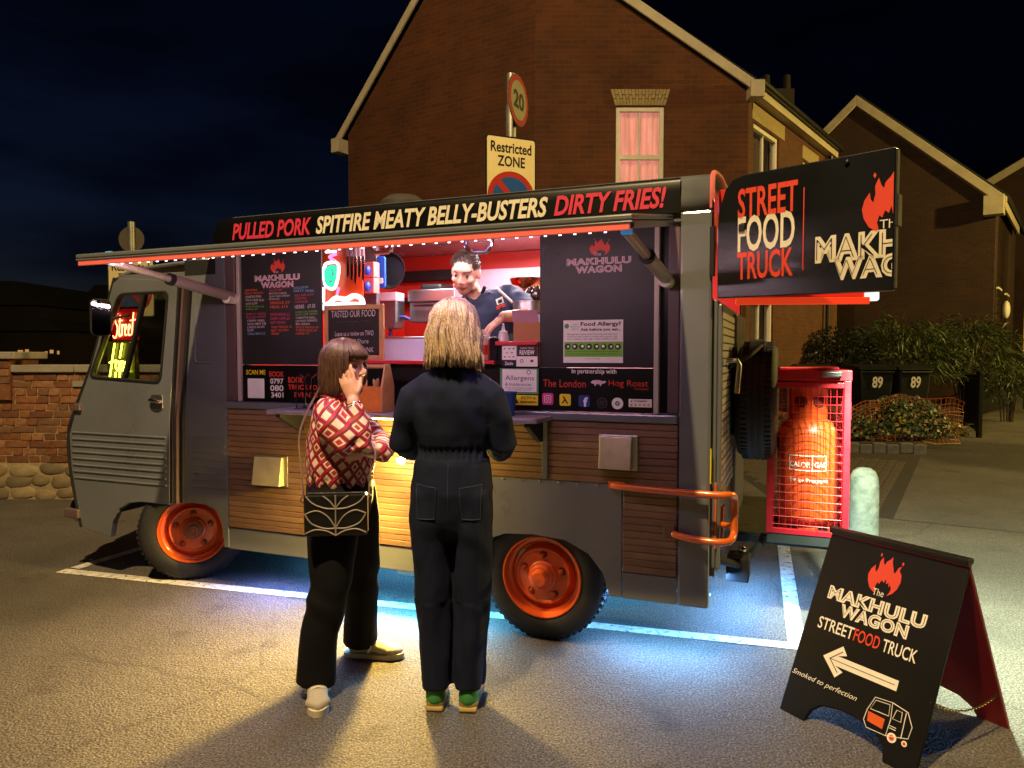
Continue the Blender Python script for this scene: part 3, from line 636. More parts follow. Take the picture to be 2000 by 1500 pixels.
# fascia banner, following the roof side
bn = MB(); cols = [-2.875, -2.862, -2.84, -2.80]+[-2.7+i*.2 for i in range(13)]+[-.135]; bp_ = [(-.013, 0), (-.0125, .05), (-.012, .10), (-.011, .14), (-.004, .155), (.010, .163)]
for x in cols:
    t = min(1, (x+2.885)/.085); k = math.sqrt(max(0, 1-(1-t)**2))
    for y, z in bp_: bn.v.append((x, y, 2.092+z*k))
m5 = len(bp_)
for i in range(len(cols)-1):
    for j in range(m5-1): bn.f.append([i*m5+j, (i+1)*m5+j, (i+1)*m5+j+1, i*m5+j+1])
ban = bn.build('roof_banner', BLACKP, FT, True, label='black roof banner with slanted pink and cream lettering')
def bant(s, a, b, m_):
    t = MB(); x0, z1 = vp(*a); x1, z0 = vp(*b)
    put_text(t, s, x0, x1, 2.118, 2.215, 0, bold=.03, shear=.25)
    t.v = [(x, -.0165, z) for x, y, z in t.v]; t.build('lettering', m_, ban)
bant('PULLED PORK', (457, 440), (612, 465), PINKP); bant('SPITFIRE MEATY BELLY-BUSTERS', (620, 420), (1072, 450), CREAM); bant('DIRTY FRIES!', (1084, 380), (1302, 418), PINKP)
# roof vents behind the banner
MB().lathe([(.13, 0), (.15, .04), (.15, .09), (.10, .13), (0, .14)], 20).build('roof_vent', mat('vent_plastic', '#3a3733', .6), FT, True, loc=(-2.02, .75, 2.34))
MB().lathe([(.11, 0), (.12, .06), (.08, .12), (0, .13)], 20).build('roof_vent', MATS['vent_plastic'], FT, True, loc=(-1.93, 1.2, 2.36))
# awning ------------------------------------------------------------------------
AW = bpy.data.objects.new('awning', None); COL.objects.link(AW); AW.parent = FT
XA, XB = -2.90, -.165
def awp(y): return 2.065 + (y/.87)*.152   # y from 0 to -.87
def slab(mb, x0, x1, y0, y1, o0, o1):
    mb.add([(x, y, awp(y)+o) for o in (o0, o1) for y in (y0, y1) for x in (x0, x1)], [[0, 2, 3, 1], [4, 5, 7, 6], [0, 1, 5, 4], [2, 6, 7, 3], [0, 4, 6, 2], [1, 3, 7, 5]]); return mb
slab(MB(), XA, XB, -.87, -.005, .0, .022).build('top_skin', GREY, AW, bevel=.006)
slab(slab(slab(MB(), XA, XB, -.87, -.851, -.010, -.001), XA, XA+.02, -.849, -.01, -.03, -.001), XB-.02, XB, -.849, -.01, -.03, -.001).build('edge_frame', GREY, AW, bevel=.004)
slab(MB(), XA+.021, XB-.021, -.848, -.01, -.012, -.003).build('lining', mat('red_lining', '#c8506a', .22, 0, .08, 5, coat=.4), AW)
slab(MB(), XA+.012, XB-.012, -.866, -.848, -.034, -.0105).build('red_lip', mat('red_lip_glow', '#e86a58', .4, 0, .06, emis=.20, ecol='#f07062'), AW, bevel=.003)  # glow added to the lip's red to raise its brightness
LEDW = emit('led_white', (.75, .72, 1.0), 4.5)
ls = MB()
for i in range(44): x = XA+.22+i*.056; slab(ls, x, x+.008, -.846, -.838, -.039, -.035)
ls.build('led_strip', LEDW, AW)['kind'] = 'stuff'
cb = MB()
for i in range(26): t = i/25; slab(cb, -2.1+1.05*t, -2.09+1.05*t, -.75+.62*t-.004, -.75+.62*t+.004, -.018, -.014)
cb.build('led_strip', emit('led_blue', (.35, .45, 1.0), 8), AW)['kind'] = 'stuff'
for px in (745, 935):
    x, z = vp(px, 480, -.12)
    MB().tube([(x-.07, -.12, z+.06), (x-.07, -.12, z), (x-.04, -.12, z-.035), (x+.04, -.12, z-.035), (x+.07, -.12, z), (x+.07, -.12, z+.06)], .011, 8).build('grab_handle', CHROME, AW, True)
def strut(a, b, m1, m2):
    a = Vector(a); b = Vector(b); c = a.lerp(b, .55); s = bpy.data.objects.new('strut', None); COL.objects.link(s); s.parent = AW
    MB().tube([a, c], .030, 12).build('outer_tube', m1, s, True); MB().tube([c, b], .019, 12).build('inner_tube', m2, s, True)
    MB().tube([c-(b-a).normalized()*.012, c+(b-a).normalized()*.014], .033, 12).build('collar', RUB, s, True)
    MB().tube([a+Vector((0, -.045, -.01)), a+Vector((0, .05, -.01))], .030, 14).build('pivot_cap', WHITE, s, True)
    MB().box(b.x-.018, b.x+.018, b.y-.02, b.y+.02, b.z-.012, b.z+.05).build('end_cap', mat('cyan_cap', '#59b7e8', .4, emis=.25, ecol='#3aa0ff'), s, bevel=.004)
GTUBE = mat('strut_grey', '#a39a92', .35, .3, .05)
p = vp(452, 580, -.03); q = vp(217, 512, -.80); strut((p[0], -.03, p[1]), (q[0], -.80, q[1]), GTUBE, GTUBE)
p = vp(1302, 545, -.03); q = vp(1224, 452, -.80); strut((p[0], -.03, p[1]), (q[0], -.80, q[1]), GTUBE, GTUBE)
lamp('awning_light', 'AREA', ((XA+XB)/2, -.80, 1.862), 7, (.66, .58, 1.0), FT, 2.4, .02, spread=170)
MB().box(-.252, -.14, .05, .06, 1.172, 2.05).build('jamb_light_block', BLACKP, FT); MB().box(-2.724, -2.69, .05, .06, 1.172, 2.05).build('jamb_light_block', BLACKP, FT)  # added black strips stop kitchen light leaking through the jamb gaps
lamp('awning_light', 'AREA', ((XA+XB)/2, -.825, 1.885), 7, (1.0, .66, .78), FT, 2.4, .02, rot=(R(106), 0, 0), spread=175)
# hatch posts, menu panels ------------------------------------------------------
for x in (-2.700, -.238): MB().box(x-.012, x+.012, -.004, .03, 1.172, 2.05).build('hatch_post', mat('post_cream', '#b8aea2', .45, .2, .08), FT, bevel=.003)
def panel(name, x0, x1, z0, z1, m_, y=.012, label=None): return MB().box(x0, x1, y, y+.01, z0, z1).build(name, m_, FT, label=label)
Y = .0105
mp_ = panel('menu_board', -2.686, -2.116, 1.39, 2.05, BOARDM, label='black menu board with flame emblem and chalk price lists')
DRK = BLKP
x0, x1, z0, z1 = R4((497, 508), (586, 560), .012); logo(mp_, x0, x1, z0, z1, Y, mat('pinkish_print', '#d9b9c4', .5), REDP, BOARDM)
CH1 = mat('chalk_white', '#cfc6c8', .8, 0, .2, 60); CHO = mat('chalk_orange', '#e0602e', .8, 0, .2, 60); CHG = mat('chalk_green', '#7cc24a', .8, 0, .2, 60); CHP = mat('chalk_pink', '#c8486a', .8, 0, .2, 60); CHB = mat('chalk_blue', '#7ab8e0', .8, 0, .2, 60)
def chalk(parent, a, b, lines, y, plane, m_, bold=.0):
    """hand-lettered rows inside a photo rectangle"""
    x0, x1, z0, z1 = R4(a, b, plane); n = len(lines); h = (z1-z0)/n; t = MB()
    wmax = max(len(s) for s in lines)
    for i, s in enumerate(lines):
        if not s.strip(): continue
        w = (x1-x0)*min(1, max(.35, len(s)/wmax)); zt = z1-i*h
        put_text(t, s, x0, x0+w, zt-h*.78, zt-h*.12, y, bold=bold, shear=random.uniform(-.05, .12), rot=random.uniform(-.03, .03), space=1.05)
    t.build('chalk_lettering', m_, parent)
for a, b, ls_, m_ in (((479, 565), (515, 575), ['SPITFIRE', 'BELLY BUSTER'], CHO), ((480, 577), (516, 596), ['ROASTED PORK', 'ON A CRISP BUN', 'WITH SLAW'], CH1), ((480, 597), (516, 606), ['CRACKLING £6', 'APPLE £7'], CHG),
        ((526, 560), (566, 569), ['PIT MASTER BURGER', 'SMOKED BEEF'], CHP), ((526, 571), (566, 586), ['BACON CHEESE', 'SLAW AND ONION', 'PICKLES'], CH1), ((528, 588), (566, 603), ['SINGLE £9', 'MEAL £13'], CHO),
        ((574, 559), (613, 571), ['HALLOUMI', 'DIRTY FRIES'], CHB), ((576, 574), (613, 592), ['RICE AND SLAW', 'CHIPOTLE', 'CORIANDER'], CHP), ((576, 594), (616, 604), ['HERBS   £9.50'], CH1),
        ((481, 611), (520, 622), ['DIRTY FRIES', 'PULLED PORK'], CHP), ((483, 624), (520, 648), ['CRISPY FRIES', 'WITH BEEF RIB', 'CHEESE SAUCE', 'SLAW'], CH1), ((484, 649), (518, 655), ['CHILLI BEEF £12'], CHB),
        ((528, 611), (566, 634), ['ONION RINGS £5', 'CURRY CHIPS £5', 'SOFT DRINKS'], CHP), ((530, 636), (570, 655), ['THIS TRUCK IS', 'NUT  GLUTEN', 'AWARE'], CHO),
        ((577, 607), (620, 616), ['CHARCOAL BURGER', 'WITH LIME SAUCE'], CHG), ((578, 618), (620, 636), ['CIABATTA ROLL', 'LETTUCE TOMATO', 'RED ONION'], CH1), ((578, 637), (622, 654), ['SAUCE SINGLE £8', 'CHEESE MEAL £9', 'LARGE £12'], CHO)):
    chalk(mp_, a, b, ls_, Y, .012, m_)
ls2 = panel('booking_panel', -2.686, -2.02, 1.174, 1.386, BLACKP, label='glossy black strip with phone number and scan me lettering')
def lt(parent, s, a, b, m_, y=Y, plane=.012, bold=.02, shear=0, rot=0): 
    x0, x1, z0, z1 = R4(a, b, plane); t = put_text(MB(), s, x0, x1, z0, z1, y, bold=bold, shear=shear, rot=rot); return t.build('lettering', m_, parent)
lt(ls2, 'SCAN ME', (481, 722), (519, 732), YELP); MB().flat(rrect(*R4((484, 739), (517, 778), .012)[:2], *R4((484, 739), (517, 778), .012)[2:], .004), Y).build('blank_card', WHITE, ls2)
lt(ls2, 'BOOK', (526, 725), (555, 736), REDP); lt(ls2, '0797', (528, 739), (554, 750), WHITE); lt(ls2, '080', (528, 752), (554, 764), WHITE); lt(ls2, '3401', (530, 766), (554, 777), WHITE)
lt(ls2, 'BOOK', (563, 736), (593, 748), REDP); lt(ls2, 'TRUCK FOR', (563, 751), (628, 762), REDP); lt(ls2, 'EVENTS', (575, 766), (622, 777), REDP)
mr = panel('menu_board', -.816, -.252, 1.386, 2.05, mat('gloss_board', '#121214', .48, 0, .2, 4), label='glossy black board with flame emblem and a green food allergy notice')
x0, x1, z0, z1 = R4((1107, 470), (1233, 530), .012); logo(mr, x0, x1, z0, z1, Y, MATS['pinkish_print'], REDP, BLKP)
chalk(mr, (1060, 480), (1105, 535), ['From', '11:30'], Y, .012, mat('faint_chalk', '#4a4a52', .9))
nt_ = MB().box(*R4((1101, 626), (1217, 709), .012)[:2], .008, .0118, *R4((1101, 626), (1217, 709), .012)[2:]).build('allergy_notice', WHITE, mr, label='white and green food allergy notice')
a_ = R4((1102, 668), (1216, 697), .008); MB().flat([(a_[0], a_[2]), (a_[1], a_[2]), (a_[1], a_[3]), (a_[0], a_[3])], .0075).build('green_band', GREENP, nt_)
lt(nt_, 'Food Allergy?', (1134, 629), (1213, 638), BLKP, .0068, .008, .03); lt(nt_, 'Ask before you eat...', (1134, 641), (1213, 647), BLKP, .0068, .008, .03)
t = MB()
for i, s in enumerate(('Management advises that food prepared here may', 'contain or have come in contact with peanuts, tree', 'nuts, soybeans, milk, eggs, wheat, shellfish or fish.')): put_text(t, s, *R4((1108, 651.5+i*4.6), (1206, 654.6+i*4.6), .008), .0068)
for i, s in enumerate(('Please ask a member of staff about the ingredients', 'in your meal before placing your order. Thank you.')): put_text(t, s, *R4((1108, 685+i*5), (1208, 688.3+i*5), .008), .0068)
put_text(t, 'food.gov.uk/allergy', *R4((1143, 699.5), (1172, 702), .008), .0068); t.build('lettering', BLKP, nt_)
t = MB(); w = MB()
for i in range(8):
    x, z = vp(1109+i*14, 677, .008); t.flat(circ(x, z, .0145, 18), .0065); w.flat(circ(x+.002*(-1)**i, z+.001*i % .003, .006+.001*(i % 3), 7), .006)
t.build('allergen_icon', BLKP, nt_); w.build('allergen_icon', WHITE, nt_)
x, z = vp(1107, 637, .008); MB().flat(circ(x, z, .012, 18), .0068).build('agency_mark', mat('agency_green', '#3f8f58', .5), nt_); lt(nt_, 'Food\nStandards\nAgency', (1114, 632), (1132, 645), MATS['agency_green'], .0068, .008, 0)
pr = panel('partner_panel', -.816, -.252, 1.174, 1.384, BLACKP, label='black strip with partnership lettering and round social icons')
lt(pr, 'In partnership with', (1117, 720), (1204, 733), WHITE, bold=.01); lt(pr, 'The London', (1061, 741), (1144, 757), REDP, bold=-.005); lt(pr, 'Hog Roast', (1189, 742), (1266, 759), REDP, bold=-.005); lt(pr, 'Company', (1239, 757), (1267, 763), REDP, bold=0)
pg = MB(); x0, x1, z0, z1 = R4((1154, 740), (1184, 754), .012); w_ = x1-x0; h_ = z1-z0
pg.flat([(x0+w_*a, z0+h_*b) for a, b in ((0, .5), (.1, .75), (.3, .85), (.55, .85), (.75, .7), (.95, .75), (1, .55), (.85, .35), (.7, .3), (.68, 0), (.6, 0), (.58, .25), (.35, .25), (.33, 0), (.25, 0), (.22, .3), (.08, .35))], Y); pg.build('hog_emblem', MATS['pinkish_print'], pr)
def icon(px, py, r, m_, sq=True):
    x, z = vp(px, py, .012); o = MB().flat(rrect(x-r, x+r, z-r, z+r, r*.35) if sq else circ(x, z, r, 24), Y).build('icon', m_, pr); return x, z
x, z = icon(1070, 779, .029, mat('icon_magenta', '#c93a84', .5))
MB().ringplate(rrect(x-.018, x+.018, z-.018, z+.018, .007), rrect(x-.015, x+.015, z-.015, z+.015, .005), Y-.0014, Y-.0008).build('icon', WHITE, pr); MB().ringplate(circ(x, z, .009, 20), circ(x, z, .006, 20), Y-.0014, Y-.0008).build('icon', WHITE, pr)
x, z = icon(1104, 781, .029, YELP); s = MB(); s.flat([(x-.014, z+.016), (x-.006, z+.018), (x+.017, z-.018), (x+.009, z-.018), (x, z-.004), (x-.012, z-.018), (x-.019, z-.018), (x-.004, z+.003)], Y-.001); s.build('icon', BLKP, pr)
x, z = icon(1141, 783, .028, mat('icon_navy', '#2a3f86', .5)); put_text(s := MB(), 'f', x-.004, x+.018, z-.028, z+.018, Y-.001, bold=.04); s.build('icon', WHITE, pr)
x, z = icon(1176, 787, .026, mat('icon_grey', '#55504c', .5), False); MB().flat(circ(x, z, .024, 24), Y-.0008).build('icon', BLKP, pr); put_text(s := MB(), 'STREET\nFOOD', x-.014, x+.014, z-.009, z+.009, Y-.0014); s.build('icon', MATS['icon_grey'], pr)
x, z = icon(1206, 788, .028, WHITE, False); MB().flat(circ(x, z, .012, 20), Y-.0008).build('icon', mat('tick_green', '#2b8a5e', .5), pr); s = MB(); s.flat([(x-.006, z), (x-.002, z-.005), (x+.007, z+.005), (x+.005, z+.007), (x-.002, z-.001), (x-.004, z+.002)], Y-.0016); s.build('icon', WHITE, pr)
o = MB().flat([(a, b) for a, b in ((R4((1228, 779), (1273, 796), .012)[0], R4((1228, 779), (1273, 796), .012)[2]), (R4((1228, 779), (1273, 796), .012)[1], R4((1228, 779), (1273, 796), .012)[2]), (R4((1228, 779), (1273, 796), .012)[1], R4((1228, 779), (1273, 796), .012)[3]), (R4((1228, 779), (1273, 796), .012)[0], R4((1228, 779), (1273, 796), .012)[3]))], Y).build('review_sticker', WHITE, pr)
lt(o, 'Trustpilot', (1238, 781), (1264, 786), BLKP, Y-.001); s = MB()
def star(cx, cz, r): return [(cx+(r if k % 2 == 0 else r*.42)*math.sin(math.pi*k/5), cz+(r if k % 2 == 0 else r*.42)*math.cos(math.pi*k/5)) for k in range(10)]
for i in range(5): x, z = vp(1233+i*8.5, 791, .012); s.flat(star(x, z, .009), Y-.001)
s.build('star_rating', mat('star_gold', '#e0a030', .5), o); s = MB(); x, z = vp(1233.5, 783.5, .012); s.flat(star(x, z, .007), Y-.001); s.build('star', mat('tick_green', '#2b8a5e', .5), o)
# counter front under the opening
cf = panel('counter_front', -2.018, -.818, 1.174, 1.398, BLACKP)
MB().box(-2.112, -1.045, -.03, .5, 1.40, 1.418).build('counter_edge', mat('red_counter', '#c8303e', .35, 0, .06), FT, bevel=.003)
MB().box(-1.043, -.818, -.02, .3, 1.495, 1.515).build('counter_edge', MATS['red_counter'], FT, bevel=.003)
MB().box(-1.043, -.82, -.004, .02, 1.40, 1.494).build('payment_panel', BLACKP, FT)
def poster(a, b, m_, y, name, label): 
    q = R4(a, b, y); return MB().box(q[0], q[1], y-.003, y, q[2], q[3]).build(name, m_, FT, label=label)
po = poster((981, 675), (1008, 703), WHITE, -.006, 'payment_card', 'small white card of payment marks'); 
for i, (px, py, m_) in enumerate(((986, 681, REDP), (995, 681, BLUEP), (1003, 681, BLKP), (990, 689, REDP), (1000, 689, BLUEP), (986, 697, BLUEP), (995, 697, REDP), (1003, 697, BLKP))): x, z = vp(px, py, -.009); MB().flat(rrect(x-.005, x+.005, z-.003, z+.003, .002), -.0098).build('payment_mark', m_, po)
po = poster((981, 704), (1008, 716), mat('navy_card', '#131a33', .4), -.006, 'reader_card', 'navy card with white wordmark'); lt(po, 'Zettle', (986, 706.5), (1002, 713), WHITE, -.0098, -.009)
po = poster((1009, 674), (1050, 716), WHITE, -.006, 'review_card', 'black and white review card'); q = R4((1009.5, 674.5), (1049.5, 696), -.009); MB().flat([(q[0], q[2]), (q[1], q[2]), (q[1], q[3]), (q[0], q[3])], -.0095).build('card_head', mat('card_brown', '#2a1512', .4), po)
lt(po, 'REVIEW', (1015, 684), (1044, 693), WHITE, -.0103, -.009); lt(po, 'SHARE YOUR', (1016, 678), (1043, 682), MATS['pinkish_print'], -.0103, -.009, 0)
x, z = vp(1019, 705, -.009); MB().ringplate(circ(x, z, .009, 16), circ(x, z, .006, 16), -.0103, -.0098).build('tap_mark', BLKP, po); x, z = vp(1039, 705, -.009); MB().flat(rrect(x-.008, x+.008, z-.006, z+.006, .002), -.0101).build('card_mark', MATS['icon_grey'], po)
po = poster((977, 719), (1052, 770), mat('notice_green', '#4f8f5a', .5), -.002, 'allergens_notice', 'green bordered allergens notice'); q = R4((981, 721), (1048, 766), -.005); MB().flat([(q[0], q[2]), (q[1], q[2]), (q[1], q[3]), (q[0], q[3])], -.0058).build('notice_face', WHITE, po)
G_ = mat('notice_grey', '#3c4a48', .5); lt(po, 'Allergens', (987, 733), (1043, 746), G_, -.0066, -.005, 0); lt(po, '& Intolerances', (987, 747), (1038, 754), G_, -.0066, -.005, 0); lt(po, 'If you are uncertain please\nask a member of staff', (988, 755.5), (1042, 763), G_, -.0066, -.005, 0)
x, z = vp(1033, 727, -.005); MB().ringplate(circ(x, z, .011, 18), circ(x, z, .008, 18), -.0066, -.0062).build('notice_mark', G_, po)
po = poster((1000, 771), (1051, 792), YELP, -.002, 'camera_notice', 'yellow camera warning sticker'); lt(po, 'CCTV in\noperation', (1016, 774), (1048, 789), BLKP, -.0062, -.005, .02); x, z = vp(1007, 782, -.005); MB().flat([(x-.016, z-.014), (x+.016, z-.014), (x, z+.018)], -.006).build('warning_mark', BLKP, po)
# serving shelf and the yellow lamp below it
SH = bpy.data.objects.new('serving_shelf', None); COL.objects.link(SH); SH.parent = FT
MB().box(-2.30, -.74, -.24, -.016, 1.128, 1.150).build('shelf_top', mat('shelf_laminate', '#8d8890', .35, 0, .35, 9, .1, 40), SH, bevel=.006)
for x in (-.80, -1.75, -2.24):
    MB().prism([(0, 1.127), (-.2, 1.127), (-.2, 1.11), (-.03, 1.02), (0, 1.02)], -.012, .012).build('bracket', DK, SH, rot=(0, 0, R(90)), loc=(x, -.016, 0))
YL = emit('yellow_led', (1.0, .72, .12), 20)
MB().box(-2.05, -1.35, -.16, -.14, 1.112, 1.122).build('light_strip', YL, SH)
lamp('shelf_light', 'AREA', (-1.70, -.15, 1.108), 7, (1.0, .62, .12), FT, .7, .03, spread=160)
xl, zl = vp(783, 900, -.09)
MB().ell((xl, -.09, zl), (.022, .02, .018)).build('work_lamp', emit('lamp_hot', (1, .9, .55), 120), FT, True)
wl2 = lamp('work_light', 'SPOT', (xl, -.14, zl-.01), 300, (1.0, .65, .14), FT, .03, spot=164, blend=.7)
wl2.rotation_euler = Vector((-.55, -1, -.85)).to_track_quat('-Z', 'Y').to_euler()
lamp('work_glow', 'POINT', (xl, -.16, zl+.02), 24, (1.0, .66, .14), FT, .03)
# vents
def vent(a, b):
    x0, x1, z0, z1 = R4(a, b); v = bpy.data.objects.new('wall_vent', None); COL.objects.link(v); v.parent = FT
    MB().box(x0-.008, x1+.016, -.012, -.003, z0-.008, z1+.008).build('flange', STEEL, v, bevel=.003)
    c = MB(); c.add([(x0, -.012, z1), (x1-.01, -.012, z1), (x1-.01, -.012, z0), (x0, -.012, z0), (x0, -.03, z1), (x1-.01, -.03, z1), (x1-.01, -.055, z0), (x0, -.055, z0)], [[4, 7, 6, 5], [0, 4, 5, 1], [1, 5, 6, 2], [0, 3, 7, 4]])
    c.build('cowl', mat('vent_alloy', '#cfc4a0', .42, .55, .15, 10, .1, 20), v, bevel=.003); return v
vent((503, 890), (560, 948)); vent((1174, 851), (1240, 916))
# wheels ------------------------------------------------------------------------
def wheel(x, y, steer=0, hub=True, flip=False):
    w = bpy.data.objects.new('wheel', None); COL.objects.link(w); w.parent = FT; w.location = (x, y, .325); w.rotation_euler = (0, 0, steer+(math.pi if flip else 0))
    Rm = Matrix.Rotation(R(90), 4, 'X')   # lathe axis z -> -y (outwards)
    ty = MB().lathe([(.215, -.17), (.27, -.175), (.305, -.165), (.32, -.145), (.325, -.10), (.325, -.06), (.318, -.022), (.30, -.004), (.26, .004), (.225, .002), (.207, -.01)], 48, Rm, caps=False).build('tyre', TYRE, w, True)
    gv = MB()
    for i in range(56):
        a = 2*math.pi*i/56
        for zz in (-.145, -.085, -.04): gv.box(.316, .3285, -.009, .009, zz-.012, zz+.012, Rm @ Matrix.Rotation(a+(zz*9), 4, 'Z'))
    gv.build('tread', TYRE, w)
    rm = MB().lathe([(.206, -.015), (.212, -.004), (.207, .003), (.201, .002), (.197, -.006), (.193, -.036), (.186, -.042), (.176, -.044), (.170, -.066), (.160, -.070), (.152, -.060), (.147, -.034), (.141, -.026), (.133, -.028), (.128, -.034), (.122, -.034), (.082, -.030), (.076, -.016), (.07, -.012), (0, -.012)], 44, Rm, caps=False).build('rim', ORANGE, w, True)
    MB().lathe([(.062, -.010), (.062, .004), (.052, .012), (.046, .012), (.044, .03), (.034, .044), (.0, .050)] if hub else [(.062, -.010), (.060, .0), (.036, .002), (.034, .016), (.018, .018), (.016, .028), (0, .03)], 24, Rm).build('hub_cap', ORANGE if hub else mat('worn_hub', '#8d4a22', .5, 0, .5, 40), rm, True)
    for i in range(5):
        a = 2*math.pi*i/5+.3; MB().lathe([(.021, -.036), (.021, -.0315), (.014, -.0315)], 16, Rm @ Matrix.Translation((.104*math.cos(a), .104*math.sin(a), 0)), caps=False).build('nut_seat', mat('nut_seat_dark', '#4a1c0c', .6), rm); MB().lathe([(.0135, -.034), (.0135, -.012), (.009, -.006), (0, -.004)], 6, Rm @ Matrix.Translation((.104*math.cos(a), .104*math.sin(a), 0))).build('wheel_nut', mat('nut_orange', '#a8441a', .45, .2, .3, 40), rm)
    return w
wheel(-.815, .035); wheel(-3.2, .11, R(40), False); wheel(-.815, 1.96, flip=True); wheel(-3.2, 1.9, R(40), False, True)
MB().box(-1.25, -.40, .24, .5, .30, .72).build('wheel_housing', DK, FT); MB().box(-3.75, -2.82, .05, .6, .70, .74).build('wheel_housing', DK, FT); MB().box(-3.75, -2.82, .60, .64, .28, .70).build('wheel_housing', DK, FT)
# underbody tanks
MB().tube([(-2.28, .16, .235), (-2.02, .16, .235)], .06, 16).build('silencer', STEELD, FT, True); MB().tube([(-1.72, .2, .235), (-1.58, .2, .235)], .055, 16).build('silencer', STEELD, FT, True)
MB().tube([(-2.4, .25, .26), (-1.2, .25, .26)], .022, 10).build('exhaust_pipe', STEELD, FT, True)
# orange rear rail
def rail(pts, r=.014, flatend=None): return catmull(pts, 5)
rp_ = [(-.44, -.012, .826), (-.36, -.035, .826), (-.1, -.05, .822), (.05, -.05, .822), (.10, -.03, .822), (.115, .02, .80), (.115, .03, .72), (.115, .02, .64), (.10, -.03, .615), (.05, -.05, .61), (-.06, -.045, .612), (-.13, -.02, .616), (-.15, -.008, .618)]
RL = bpy.data.objects.new('bumper_rail', None); COL.objects.link(RL); RL.parent = FT
MB().tube(catmull(rp_, 5), .0165, 10).build('tube', ORAIL, RL, True)
MB().tube(catmull([(.115, .02, .795), (.09, .07, .80), (.04, .09, .80), (.03, .09, .80)], 5), .014, 8).build('tube', ORAIL, RL, True); MB().tube(catmull([(.115, .02, .66), (.09, .07, .66), (.04, .09, .66), (.03, .09, .66)], 5), .014, 8).build('tube', ORAIL, RL, True)
MB().box(-.46, -.38, -.008, -.001, .808, .845).build('mount', ORAIL, RL, bevel=.003); MB().box(.025, .035, .05, .10, .55, .86).build('mount', ORAIL, RL, bevel=.003)
MB().box(.036, .062, .10, .18, .58, .74).build('tail_lamp', mat('tail_red', '#7a1a12', .25, 0, .1, coat=.6), FT, bevel=.008)
MB().box(-.002, .0125, .012, .02, .86, 1.02).build('warning_sticker', YELP, FT)
# rear furniture: lever handle, locking gear, tow bar
MB().tube([(.05, .3, 1.42), (.10, .3, 1.42), (.11, .3, 1.40), (.10, .3, 1.26)], .012, 8).build('door_handle', STEEL, FT, True)
MB().tube(catmull([(.035, .55, 1.38), (.14, .5, 1.44), (.20, .75, 1.50), (.17, .85, 1.40), (.05, .82, 1.33)], 5), .010, 8).build('cable', RUB, FT, True)
MB().box(.13, .21, .70, .78, 1.46, 1.53).build('lamp_bracket', DK, FT, bevel=.01)
TB = bpy.data.objects.new('tow_bar', None); COL.objects.link(TB); TB.parent = FT
MB().box(-.1, .75, .98, 1.04, .36, .41).build('beam', DK, TB, bevel=.005); MB().box(.05, .16, .40, .56, .30, .42).build('bracket', DK, TB, bevel=.006); MB().tube([(.02, .25, .45), (.12, .42, .38), (.2, .95, .385)], .02, 8).build('stay', DK, TB, True); MB().ell((.12, .48, .45), (.022, .022, .022)).build('tow_ball', CHROME, TB, True)
# spare wheel on the rear
SW = bpy.data.objects.new('spare_wheel', None); COL.objects.link(SW); SW.parent = FT; SW.location = (.055, .92, 1.19)
Ry = Matrix.Rotation(R(90), 4, 'Y')
MB().lathe([(.2, .02), (.26, .0), (.30, .015), (.322, .045), (.328, .08), (.328, .15), (.322, .185), (.30, .21), (.25, .22), (.2, .2)], 48, Ry, caps=False).build('tyre', TYRE, SW, True)
gv = MB()
for i in range(70):
    a = 2*math.pi*i/70
    for zz in (.055, .175): gv.box(.318, .3315, -.008, .006, zz-.016, zz+.016, Ry @ Matrix.Rotation(a+zz, 4, 'Z'))
for zz in (.082, .115, .148): gv.lathe([(.326, zz-.012), (.3325, zz-.010), (.3325, zz+.010), (.326, zz+.012)], 48, Ry, caps=False)
gv.build('tread', TYRE, SW); MB().lathe([(.2, .10), (.12, .09), (0, .09)], 32, Ry, caps=False).build('rim', ORANGE, SW, True); MB().box(-.03, .05, -.18, -.1, -.24, -.18).build('carrier', STEELD, SW)
# rear door leaf with the sign, swung out past the corner, and the second leaf folded behind
dl = Vector((1.43-.915, 2.69-3.20, 0)); Ld = dl.length
RDO = bpy.data.objects.new('rear_door', None); COL.objects.link(RDO); RDO.parent = FT
RDO.matrix_parent_inverse = Matrix(); loc = Vector((.915-TO.x, 3.195-TO.y, 0)); loc.rotate(Matrix.Rotation(-TA, 3, 'Z')); RDO.location = loc; RDO.rotation_euler = (0, 0, math.atan2(dl.y, dl.x)-TA)
zb, zt = 1.70, 2.225
MB().prism([(.0, zb), (Ld, zb-.012), (Ld, zt+.0), (.12, zt), (.07, zt-.012), (.035, zt-.05), (.012, zt-.12), (0, zt-.2)], 0, .03).build('sign_leaf', mat('sign_gloss', '#17181a', .25, 0, .25, 2.2, .12, 220, coat=.25), RDO, bevel=.005, label='black sign leaf lettered street food truck')
def dp(px, py):
    """photo point on the sign leaf -> (s,z)"""
    d = Vector(((px-1000)/1390, 1, -(py-750)/1390)); pt = R(2.389); d = Vector((d.x, d.y*math.cos(pt)+d.z*math.sin(pt), -d.y*math.sin(pt)+d.z*math.cos(pt)))
    o = Vector((.915, 3.195)); e = Vector((dl.x, dl.y))/Ld; nn = Vector((-e.y, e.x)); t = o.dot(nn)/Vector((d.x, d.y)).dot(nn); p = d*t
    return (Vector((p.x, p.y))-o).dot(e), CH+p.z
def dt(s, a, b, m_, bold=.0, mb=None):
    (x0, z1), (x1, z0) = dp(*a), dp(*b); t = put_text(MB(), s, x0, x1, z0, z1, -.0025, bold=bold); t.build('lettering', m_, RDO)
dt('STREET', (1442, 370), (1558, 412), REDP, .02); dt('FOOD', (1442, 424), (1552, 482), CREAM, .02); dt('TRUCK', (1440, 494), (1549, 539), REDP, .02)
